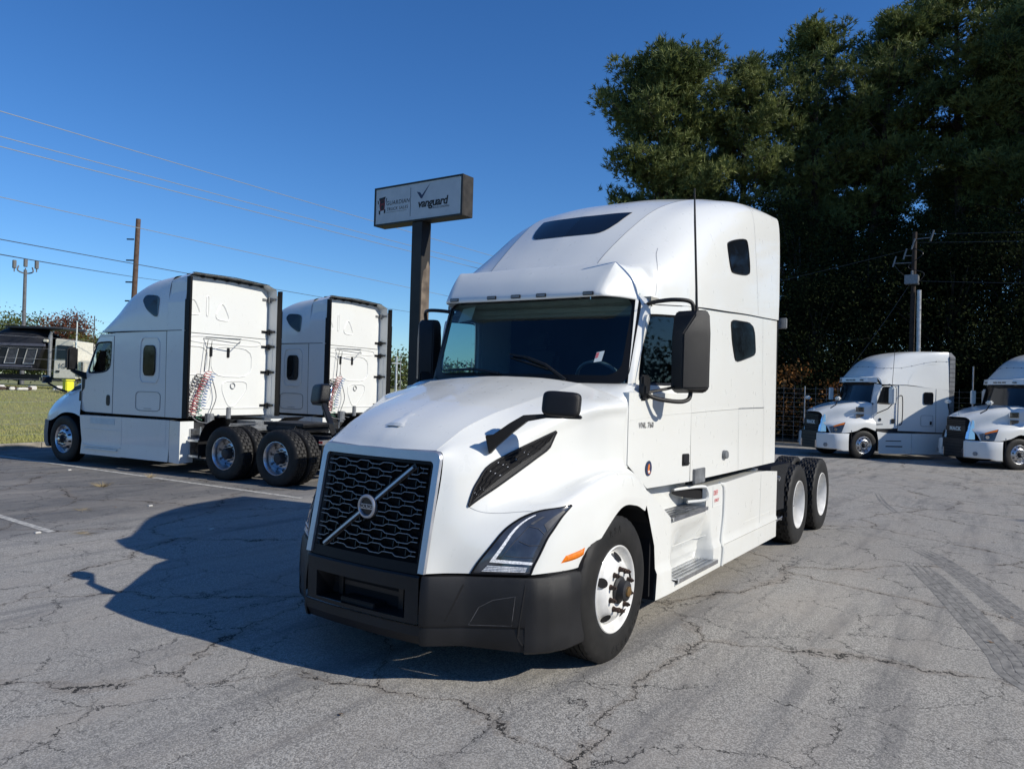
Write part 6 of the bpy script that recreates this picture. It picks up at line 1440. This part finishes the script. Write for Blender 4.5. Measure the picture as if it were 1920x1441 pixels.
# ================================================================ fences
def wire_fence(a, b, h, posts, label, rows=9, r=.006, tall=None, ver=0, pr=.035, name='wire_fence'):
    Fz = thing(name, label, 'fence'); a = Vector(a); b = Vector(b)
    for i in range(posts+1):
        p = a.lerp(b, i/posts); z = gz(p.x, p.y); hh = h if not tall or i % tall else h*1.35
        part('post', cyl((p.x, p.y, z-.1), (p.x+.02, p.y, z+hh), pr, pr*.9, 6), GALV if i % 2 == 0 else RUST, Fz)
    for k in range(rows):
        f = (k+.5)/rows
        P = [(p.x, p.y, gz(p.x, p.y)+.1+(h-.1)*f+.02*math.sin(i*1.7+k)) for i, p in enumerate([a.lerp(b, j/(posts*2)) for j in range(posts*2+1)])]
        part('strand', tube(P, r, 3), GALV, Fz)
    if ver:
        L_ = (b-a).length; n_ = int(L_/ver); g_ = []
        for j in range(n_):
            p = a.lerp(b, j/n_); z = gz(p.x, p.y); g_.append(([(p.x, p.y-.003, z+.05), (p.x, p.y+.003, z+.05), (p.x, p.y+.003, z+h), (p.x, p.y-.003, z+h)], [(0, 1, 2, 3)]))
        part('mesh_wires', join(*g_), GALV, Fz, kind='stuff')
    return Fz
wire_fence((-29.9, -17, 0), (-29.9, 24, 0), 2.6, 13, 'tall galvanised wire fence along the edge of the dark woods', rows=12, r=.004, tall=3, ver=.45, pr=.028)
wire_fence((18, kerb_y(18)-1.2, 0), (-26, kerb_y(-26)-1.2, 0), 3.6, 9, 'fine wire fence on the lawn in front of the left trucks', rows=12, r=.0022, pr=.014, name='wire_fence')
# ================================================================ vegetation
rng = np.random.default_rng(5)
def needle_mat(name, c1, c2, rough=.65, tr=.25, sp=.25):
    m = bpy.data.materials.new(name); m.use_nodes = True; N, L = nodes_of(m); b = N['Principled BSDF']
    tc = N.new('ShaderNodeTexCoord'); n = N.new('ShaderNodeTexNoise'); n.inputs['Scale'].default_value = .45; n.inputs['Detail'].default_value = 5
    L.new(tc.outputs['Object'], n.inputs['Vector']); r = N.new('ShaderNodeValToRGB'); L.new(n.outputs['Fac'], r.inputs['Fac'])
    r.color_ramp.elements[0].position = .38; r.color_ramp.elements[1].position = .66; r.color_ramp.elements[0].color = (*c1, 1); r.color_ramp.elements[1].color = (*c2, 1)
    n2 = N.new('ShaderNodeTexNoise'); n2.inputs['Scale'].default_value = 6; L.new(tc.outputs['Object'], n2.inputs['Vector'])
    hv = N.new('ShaderNodeHueSaturation'); mr = N.new('ShaderNodeMapRange'); mr.inputs['To Min'].default_value = .55; mr.inputs['To Max'].default_value = 1.45; L.new(n2.outputs['Fac'], mr.inputs['Value']); L.new(mr.outputs[0], hv.inputs['Value']); L.new(r.outputs[0], hv.inputs['Color'])
    L.new(hv.outputs[0], b.inputs['Base Color']); b.inputs['Roughness'].default_value = rough; b.inputs['Specular IOR Level'].default_value = sp
    t = N.new('ShaderNodeBsdfTranslucent'); L.new(hv.outputs[0], t.inputs[0]); mx = N.new('ShaderNodeMixShader'); mx.inputs[0].default_value = tr
    o = [x for x in N if x.type == 'OUTPUT_MATERIAL'][0]; L.new(b.outputs[0], mx.inputs[1]); L.new(t.outputs[0], mx.inputs[2]); L.new(mx.outputs[0], o.inputs[0])
    return m
NEED = needle_mat('pine_needles', (.075, .105, .034), (.215, .240, .072)); LEAFD = needle_mat('shade_darkened_leaves', (.010, .016, .007), (.034, .042, .014), .9, .12, .05); LEAFA = needle_mat('autumn_leaves', (.26, .11, .03), (.42, .20, .06)); LEAFG = needle_mat('green_leaves', (.05, .08, .02), (.16, .17, .04)); LEAFR = needle_mat('red_brown_leaves', (.12, .045, .03), (.24, .10, .05))  # the woods' shade is painted into the darkest of these leaf colours
BARK = mat('pine_bark', (.045, .032, .024), .9, nscale=3, col2=(.085, .062, .048), detail=9, bump=.6, bscale=18)
TWIG = mat('dead_twigs', (.10, .08, .06), .9, noise=.2)
def npmesh(name, V, F3, m, parent=None, kind=None):
    me = bpy.data.meshes.new(name); me.vertices.add(len(V)); me.vertices.foreach_set('co', V.astype(np.float32).ravel())
    me.loops.add(len(F3)*3); me.loops.foreach_set('vertex_index', F3.astype(np.int32).ravel())
    me.polygons.add(len(F3)); me.polygons.foreach_set('loop_start', np.arange(0, len(F3)*3, 3, dtype=np.int32)); me.polygons.foreach_set('loop_total', np.full(len(F3), 3, np.int32))
    me.update(calc_edges=True); me.validate(); me.materials.append(m); o = bpy.data.objects.new(name, me)
    if kind: o['kind'] = kind
    return link(o, parent)
def tufts(P, D, size, k, w, spread):
    """P: n x 3 centres, D: n x 3 outward directions -> thin needle triangles"""
    n = len(P); Pk = np.repeat(P, k, 0); Dk = np.repeat(D, k, 0)
    r = rng.normal(size=(n*k, 3)); d = Dk+r*spread; d /= np.linalg.norm(d, axis=1, keepdims=True)
    s = np.cross(d, rng.normal(size=(n*k, 3))); s /= np.linalg.norm(s, axis=1, keepdims=True)
    L_ = (size*rng.uniform(.6, 1.25, (n*k, 1))); base = Pk+rng.normal(size=(n*k, 3))*size*.12
    V = np.empty((n*k, 3, 3)); V[:, 0] = base-s*w; V[:, 1] = base+s*w; V[:, 2] = base+d*L_
    return V.reshape(-1, 3), np.arange(n*k*3).reshape(-1, 3)
def leafs(P, size, k=1, flat=.6):
    n = len(P)*k; Pk = np.repeat(P, k, 0)+rng.normal(size=(n, 3))*size*(1.2 if k > 1 else 0)
    nrm = rng.normal(size=(n, 3)); nrm[:, 2] += flat; nrm /= np.linalg.norm(nrm, axis=1, keepdims=True)
    a = np.cross(nrm, rng.normal(size=(n, 3))); a /= np.linalg.norm(a, axis=1, keepdims=True); b = np.cross(nrm, a)
    s = size*rng.uniform(.6, 1.3, (n, 1)); V = np.empty((n, 4, 3)); V[:, 0] = Pk-a*s; V[:, 1] = Pk+b*s*.55; V[:, 2] = Pk+a*s; V[:, 3] = Pk-b*s*.55
    i = np.arange(n)*4; F = np.concatenate([np.stack([i, i+1, i+2], 1), np.stack([i, i+2, i+3], 1)])
    return V.reshape(-1, 3), F
def pine(name, H, base, rad, seed, dens=1.0, lean=0, dead=8):
    """tapered trunk, whorls of limbs that rise at their tips, needle clumps at the twig ends"""
    global rng
    rng = np.random.default_rng(seed); rs = random.Random(seed)
    T = link(bpy.data.objects.new(name, None))
    tr = [(lean*t*t*2+.25*math.sin(t*5+seed), .25*math.cos(t*4+seed)-.25, H*t) for t in [i/14 for i in range(15)]]
    def trunk_at(z):
        t = z/H*14; i = min(int(t), 13); return Vector(tr[i]).lerp(Vector(tr[i+1]), t-i)
    r0 = .30+.006*H
    part('trunk', tube(tr, [r0*(1-.86*t) for t in [i/14 for i in range(15)]], 9), BARK, T, smooth=True)
    limbs = []; P = []; D = []
    z = base
    while z < H*.985:
        f = (z-base)/(H-base)                                       # 0 at the crown base, 1 at the tip
        env = rad*(math.sin(math.pi*min(1, (f*.80+.16)))**.75)*(1 if f < .8 else 1-.45*(f-.8)/.2)
        for q in range(rs.choice((1, 2, 2, 3))):
            a = rs.uniform(0, 6.2832); L_ = env*rs.uniform(.55, 1.15); b0 = trunk_at(z)
            rise = rs.uniform(.05, .35)+.55*f; d = Vector((math.cos(a), math.sin(a), rise)).normalized()
            pts = [b0]; n = 5
            for k in range(1, n+1):
                pts.append(b0+d*(L_*k/n)+Vector((rs.uniform(-.1, .1), rs.uniform(-.1, .1), .10*L_*(k/n)**2)))
            limbs.append(tube([tuple(p) for p in pts], [max(.012, .075*(1-f*.6)*(1-k/(n+.6))) for k in range(n+1)], 4))
            nc = max(3, int(L_*1.75*dens))
            for c in range(nc):
                t = .32+.68*((c+rs.random())/nc); i = min(int(t*n), n-1); p = pts[i].lerp(pts[i+1], t*n-i)
                sd = Vector((-d.y, d.x, 0))*rs.uniform(-1, 1)*L_*.30*(1.15-t*.45); cp = p+sd+Vector((0, 0, rs.uniform(-.05, .35)))
                if c % 2 == 0: limbs.append(tube([tuple(p), tuple(cp)], [.018, .008], 3))
                m_ = rs.randint(15, 25)
                for j in range(m_):
                    o = Vector((rs.gauss(0, .34), rs.gauss(0, .34), rs.gauss(0, .20)))
                    P.append(tuple(cp+o)); D.append(tuple(Vector((o.x*1.2, o.y*1.2, .55+o.z)).normalized()))
        z += rs.uniform(.22, .48)*(1 if f < .75 else .7)
    for k in range(dead):
        zz = rs.uniform(base*.35, base*1.1); a = rs.uniform(0, 6.28); b0 = trunk_at(zz); L_ = rs.uniform(.8, 2.6)
        limbs.append(tube([tuple(b0), tuple(b0+Vector((math.cos(a)*L_*.6, math.sin(a)*L_*.6, .1))), tuple(b0+Vector((math.cos(a)*L_, math.sin(a)*L_, .1+L_*.15)))], [.03, .02, .008], 4))
    V, F = join(*limbs); F3 = []
    for f in F:
        for k in range(1, len(f)-1): F3.append((f[0], f[k], f[k+1]))
    npmesh('limbs', np.array(V), np.array(F3), BARK, T)
    Vn, Fn = tufts(np.array(P), np.array(D), .34, 8, .034, .55)
    npmesh('crown', Vn, Fn, NEED, T)
    return T
def broadleaf(name, H, rad, seed, m, n=5000, leaf=.09, base=.25, clumps=26, trunk=.13):
    global rng
    rng = np.random.default_rng(seed); rs = random.Random(seed); T = link(bpy.data.objects.new(name, None)); limbs = []
    limbs.append(tube([(0, 0, 0), (.1, .05, H*.3), (-.05, .1, H*.6), (0, 0, H*.85)], [trunk, trunk*.8, trunk*.5, trunk*.2], 7)); C_ = []
    for k in range(clumps):
        f = rs.uniform(base, 1); a = rs.uniform(0, 6.28); rr_ = rad*math.sqrt(max(.05, 1-((f-.55)/.55)**2))*rs.uniform(.25, 1)
        c = Vector((math.cos(a)*rr_, math.sin(a)*rr_, H*f*.95)); C_.append(c); b = Vector((0, 0, H*f*.6)); mid = b.lerp(c, .5)+Vector((0, 0, .1*H*rs.random()))
        limbs.append(tube([tuple(b), tuple(mid), tuple(c)], [trunk*.35, trunk*.2, .01], 4))
    V, F = join(*limbs); F3 = [(f[0], f[k], f[k+1]) for f in F for k in range(1, len(f)-1)]
    npmesh('trunk', np.array(V), np.array(F3), BARK, T)
    idx_c = rng.integers(0, len(C_), n); P = np.array([tuple(c) for c in C_])[idx_c]+rng.normal(size=(n, 3))*np.array([rad*.22, rad*.22, rad*.17])
    Vn, Fn = leafs(P, leaf); npmesh('crown', Vn, Fn, m, T); return T
def put(o, x, y, rz, sc, label, cat, group, z=None):
    o.location = (x, y, (gz(x, y)+.05) if z is None else z); o.rotation_euler = (0, 0, rz); o.scale = (sc, sc, sc); tag(o, label, cat, group); return o
# five crowns, each copied
PT = [pine('pine_tree', 21.5, 7.5, 5.0, 3, 1.5, .3), pine('pine_tree', 24.5, 10.5, 4.2, 8, 1.0, -.4), pine('pine_tree', 26.5, 13.5, 4.0, 15, .85, .5, 16), pine('pine_tree', 25.0, 9.5, 4.3, 23, 1.05, .1)]
g_p = 'pines at the edge of the woods'
front = [  # x, y, variant, rotation, scale, label
 (-34.4, -13.3, 0, 0.3, .95, 'leftmost and broadest pine rising behind the main truck, lowest of the front pines'),
 (-36.2, -9.6, 3, 2.1, .80, 'pine close behind the broad left pine, filling its right side'),
 (-39.8, -7.0, 1, 4.0, .93, 'tall dense pine next right of the gap above the main truck'),
 (-41.2, -3.4, 2, 1.0, .86, 'slender open-crowned pine above the transformer pole'),
 (-42.5, .2, 2, 3.3, .97, 'tallest open pine with a long bare trunk right of the transformer pole'),
 (-41.0, 3.9, 3, 5.0, .93, 'dark dense pine at the right edge of the photo'),
 (-47.5, 2.6, 1, .9, .95, 'pine behind the tallest open pine near the right edge'),
 (-44.0, -5.4, 0, 1.9, .92, 'pine behind and between the tall dense pine and the slender one'),
]
used = set()
for x, y, v, rz, sc, lb in front:
    o = PT[v] if v not in used else copy_tree(PT[v]); used.add(v); put(o, x, y, rz, sc, lb, 'tree', g_p)
back = [(-50, -9.2), (-52, -1.0), (-49, 6.5), (-45, 13.5), (-48, 18.5), (-46, 24), (-39.8, 8.6), (-39.6, 14.5), (-40.5, 20.5), (-40, 26.5), (-43.5, 30), (-44, 11), (-46, -17)]
for i, (x, y) in enumerate(back):
    o = copy_tree(PT[(i*3+1) % 4]); put(o, x, y, i*1.7, [.86, .92, .9, 1.0, .95, .9, 1.0, .98][i % 8]*(1 if y > 5 else .88), 'pine standing deep in the woods behind the front row', 'tree', 'pines deep in the woods')
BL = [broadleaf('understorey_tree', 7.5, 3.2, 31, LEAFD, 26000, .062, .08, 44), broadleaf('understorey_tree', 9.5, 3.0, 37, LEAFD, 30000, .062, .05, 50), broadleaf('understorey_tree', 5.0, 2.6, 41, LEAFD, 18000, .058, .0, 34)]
und = [(-33, -15.5, 0), (-34.5, -10.8, 1), (-33.8, -7.6, 2), (-36.5, -6.4, 1), (-33.5, -4.8, 0), (-36.5, -3.0, 1), (-34.2, -1.2, 2), (-35.8, .8, 0), (-33.6, 2.6, 2), (-37, 3.4, 1), (-34.2, 5.2, 0), (-38.5, -.8, 1), (-40, -10, 1), (-39, 6.5, 1), (-42, -7.5, 1), (-44, -1.6, 1), (-44, 4.4, 1), (-35.0, 8.4, 2), (-38.6, 12, 0), (-37, -14.4, 1), (-47, -11, 1), (-47, -5, 1), (-47, 1, 1), (-48, 7, 1), (-40, -13.6, 0), (-40, 17, 1), (-41, 22, 1)]
ub = set()
for i, (x, y, v) in enumerate(und):
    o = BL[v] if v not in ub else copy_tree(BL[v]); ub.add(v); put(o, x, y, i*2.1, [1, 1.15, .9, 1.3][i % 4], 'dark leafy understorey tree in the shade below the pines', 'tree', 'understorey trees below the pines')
AU = broadleaf('autumn_shrub', 3.4, 1.5, 51, LEAFA, 1100, .085, .1, 18, .05)
put(AU, -31.3, -4.9, 0, 1, 'bare brown shrub with a few orange leaves behind the wire fence', 'shrub', 'autumn shrubs by the fence')
a2 = copy_tree(AU); put(a2, -31.2, -3.3, 2, .8, 'smaller orange-leaved shrub behind the roof of the half-shaded truck', 'shrub', 'autumn shrubs by the fence')
# far backdrop of woodland: reads as one mass
def mass(name, pts, H, depth, n, m, leaf, label=None):
    global rng
    rng = np.random.default_rng(len(pts)*7+n); P = []
    pts = np.array(pts, float); seg = np.linalg.norm(np.diff(pts, axis=0), axis=1); cum = np.r_[0, np.cumsum(seg)]
    t = rng.uniform(0, cum[-1], n); x = np.interp(t, cum, pts[:, 0]); y = np.interp(t, cum, pts[:, 1])
    top = H*(.72+.28*np.sin(t*.21)*np.sin(t*.093+1)+.10*np.sin(t*.77)+.06*np.sin(t*1.9))
    z = top*rng.uniform(0, 1, n)**.8; x = x+rng.normal(size=n)*depth; y = y+rng.normal(size=n)*depth
    V, F = leafs(np.stack([x, y, z-.5], 1), leaf); return npmesh(name, V, F, m, kind='stuff')
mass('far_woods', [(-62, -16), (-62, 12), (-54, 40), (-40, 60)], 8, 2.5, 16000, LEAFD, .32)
mass('far_woods', [(-44, 50), (-10, 54), (30, 62)], 20, 3, 60000, LEAFG, .30)
mass('far_treeline', [(-60, -150), (-110, -110), (-130, -60), (-120, -20)], 9.5, 5, 60000, LEAFG, .34)
mass('far_treeline', [(-60, -150), (0, -140), (80, -110), (130, -30), (120, 60), (40, 110), (-30, 100)], 11, 5, 26000, LEAFG, .7)
# reddish deciduous tree beyond the dumper, small trees by the lawn
RT = broadleaf('deciduous_tree', 6.3, 2.5, 61, LEAFR, 8500, .10, .25, 34, .12); put(RT, -24.6, -58.8, 0, .9, 'reddish brown tree rising behind the black dumper body', 'tree', 'trees beyond the dumper')
GT = broadleaf('deciduous_tree', 5.6, 2.2, 67, LEAFG, 8000, .10, .2, 30, .12); put(GT, -22.6, -62.2, 0, 1.0, 'green tree left of the reddish one, around the light pole', 'tree', 'trees beyond the dumper')
G2 = copy_tree(GT); put(G2, -26.4, -55.2, 2, .75, 'low green tree between the dumper cab and the nearer truck', 'tree', 'trees beyond the dumper')
G3 = copy_tree(GT); put(G3, -25.0, -56.8, 1, .72, 'low green tree right behind the dumper cab', 'tree', 'trees beyond the dumper')
UF = thing('utility_pole', 'thin pale far-off utility pole seen between the left truck and the sign pole', 'utility pole', (-69.3, -65.4, 0))
part('pole', cyl((0, 0, 0), (0, 0, 5.6), .17, .13, 8), GALV, UF); part('crossarm', box(-.9, .9, -.06, .06, 4.6, 4.75), GALV, UF)
# goal-like frame and poles glimpsed through the cab
for x, y, h, lb in ((-50.7, -39.3, 4.2, 'leftmost thin far pole glimpsed through the cab windows'), (-51.0, -38.9, 4.5, 'middle far pole with a crossbar glimpsed through the cab windows'), (-51.5, -38.1, 4.7, 'rightmost and thickest far pole glimpsed through the cab windows')):
    o = part('far_pole', cyl((x, y, 0), (x, y, h), .06, n=6), GALV); tag(o, lb, 'pole', 'far poles')
o = part('far_rail', cyl((-51.0, -38.9, 3.9), (-51.5, -38.1, 3.9), .04, n=6), GALV); tag(o, 'horizontal rail joining two far poles glimpsed through the cab windows', 'rail')
o = copy_tree(PT[0]); put(o, -13.0, 22.7, 1.0, .58, 'pine standing beyond the right edge of the photo, its shade reaching the lot', 'tree', 'pines around the lot')
# shadow-casting crown just outside the right edge: the pine whose shade reaches the lot
# ================================================================ black dump truck and its cab on the road beyond the lawn
DB = mat('black_dump_body', (.016, .017, .022), .42, noise=.3, nscale=2); TARP = mat('tarpaulin', (.014, .014, .016), .6, noise=.3, nscale=3, bump=.8, bscale=4)
CREAM = mat('cream_cab_paint', (.66, .63, .52), .4, noise=.08)
D = thing('dump_truck', 'black dump truck with a tarpaulin over its bed and a cream cab, beyond the lawn', 'dump truck', (-15.75, -41.26, 1.10), math.atan2(3.9, -2.7))
# local x: towards the cab (right in the photo), y: away from the camera
sgn = -1
bd = part('dump_body', hullbox([(-9.5, -1.2, .95), (-.6, -1.2, .95), (-.6, 1.2, .95), (-9.5, 1.2, .95)], [(-9.5, -1.25, 2.55), (.0, -1.25, 2.35), (.0, 1.25, 2.35), (-9.5, 1.25, 2.55)]), DB, D, bevel=.03)
part('body_rail', join(box(-9.6, .1, -1.33, -1.24, 2.28, 2.42), box(-9.6, -.1, 1.24, 1.33, 2.28, 2.42), box(-9.5, -.6, -1.3, -1.2, 1.12, 1.24)), mat('rail_grey', (.10, .10, .13), .5, noise=.1), bd)
for k in range(8):
    xk = -.72-1.02*k
    w = part('side_panel', hullbox([(xk-.36, -1.262, 1.32), (xk+.22, -1.262, 1.32), (xk+.40, -1.262, 2.12), (xk-.14, -1.262, 2.12)], [(xk-.36, -1.255, 1.32), (xk+.22, -1.255, 1.32), (xk+.40, -1.255, 2.12), (xk-.14, -1.255, 2.12)]), STEELG if False else mat('panel_charcoal', (.05, .052, .06), .5, noise=.3), bd)
    c = [(xk-.36, -1.27, 1.32), (xk+.22, -1.27, 1.32), (xk+.40, -1.27, 2.12), (xk-.14, -1.27, 2.12)]
    part('panel_frame', tube(c+[c[0]], .028, 4), GALV, w)
tv = Net([[(-9.5, -1.2, 2.5), (-9.5, -.6, 3.15), (-9.5, .6, 3.1), (-9.5, 1.2, 2.5)], [(-6, -1.2, 2.5), (-6, -.6, 2.7), (-6, .6, 2.9), (-6, 1.2, 2.5)], [(-3.6, -1.2, 2.45), (-3.6, -.6, 2.75), (-3.6, .6, 2.8), (-3.6, 1.2, 2.45)], [(-2.2, -1.2, 2.42), (-2.3, -.7, 3.25), (-2.2, .6, 3.3), (-2.2, 1.2, 2.42)], [(-.9, -1.2, 2.4), (-.8, -.7, 3.2), (-.9, .6, 3.25), (-.9, 1.2, 2.4)], [(-.1, -1.2, 2.38), (-.2, -.6, 2.9), (-.2, .6, 2.9), (-.1, 1.2, 2.38)]])
part('tarpaulin', tv.mesh(5), TARP, D, smooth=True)
part('headboard', join(box(-2.2, .95, -1.1, 1.1, 3.26, 3.38)), DB, D)
part('cab', join(hullbox([(.45, -1.1, .55), (1.75, -1.1, .55), (1.75, 1.1, .55), (.45, 1.1, .55)], [(.5, -1.05, 2.75), (1.55, -1.05, 2.62), (1.55, 1.05, 2.62), (.5, 1.05, 2.75)]), hullbox([(1.75, -.9, .55), (3.2, -.9, .55), (3.2, .9, .55), (1.75, .9, .55)], [(1.75, -.85, 1.62), (3.1, -.75, 1.42), (3.1, .75, 1.42), (1.75, .85, 1.62)])), CREAM, D, bevel=.05)
part('cab_window', hullbox([(.62, -1.09, 1.62), (1.55, -1.09, 1.62), (1.48, -1.07, 2.35), (.64, -1.07, 2.38)], [(.62, -1.12, 1.62), (1.55, -1.12, 1.62), (1.48, -1.10, 2.35), (.64, -1.10, 2.38)]), TINT, D)
part('door_handle', box(.62, .82, -1.125, -1.10, .90, 1.0), DARK, D)
part('door_lettering', place(text_geo('1G', .38, .002, .9, .002), (.95, -1.115, 1.25), (1, 0, 0), (0, 0, 1)), STEELG, D)
part('exhaust_stack', join(cyl((.18, -.95, .5), (.18, -.95, 2.9), .11, n=10), cyl((.18, -.95, 2.9), (.25, -.95, 3.1), .08, n=10)), STEELG, D)
part('air_cleaner', cyl((1.95, -1.05, .9), (1.95, -1.05, 1.5), .16, n=10), CHROME, D)
part('whip_aerial', cyl((1.62, -1.0, 1.5), (1.64, -1.0, 3.7), .045, .03, 6), PAPER, D)
part('beacon', join(box(-.1, .15, -1.15, -.9, 2.52, 2.68)), CREAM, D, bevel=.03)
part('running_frame', box(-9, 3, -.5, .5, .4, .75), FRAMEM, D)
for x in (2.5, -4.6, -6.0, -7.4): wheel(D, (x, -1.18, .02), -1, 'alloy_front', lo=True); wheel(D, (x, 1.18, .02), 1, 'alloy_front', lo=True)
YL = mat('yellow_plastic', (.75, .72, .03), .5, noise=.05)
ax = thing('yellow_bin', 'bright yellow bin standing on the grass before the dumper', 'bin', (-14.2, -36.6, 1.02))
part('bin_body', box(-.2, .2, -.2, .2, 0, .55), YL, ax, bevel=.04); part('bin_lid', box(-.23, .23, -.23, .23, .55, .62), YL, ax, bevel=.02)
RK = thing('debris_pile', 'low pile of white rubble and rusty steel under the dumper', 'debris pile', (-13.2, -38.2, 1.05))
for i in range(26):
    x, y = random.uniform(-1.8, 1.6), random.uniform(-.5, .5); s = random.uniform(.08, .22)
    part('rubble_block', box(x-s, x+s, y-s, y+s, 0, s*random.uniform(.6, 1.3)), PEB if i % 3 else RUST, RK, bevel=.03)
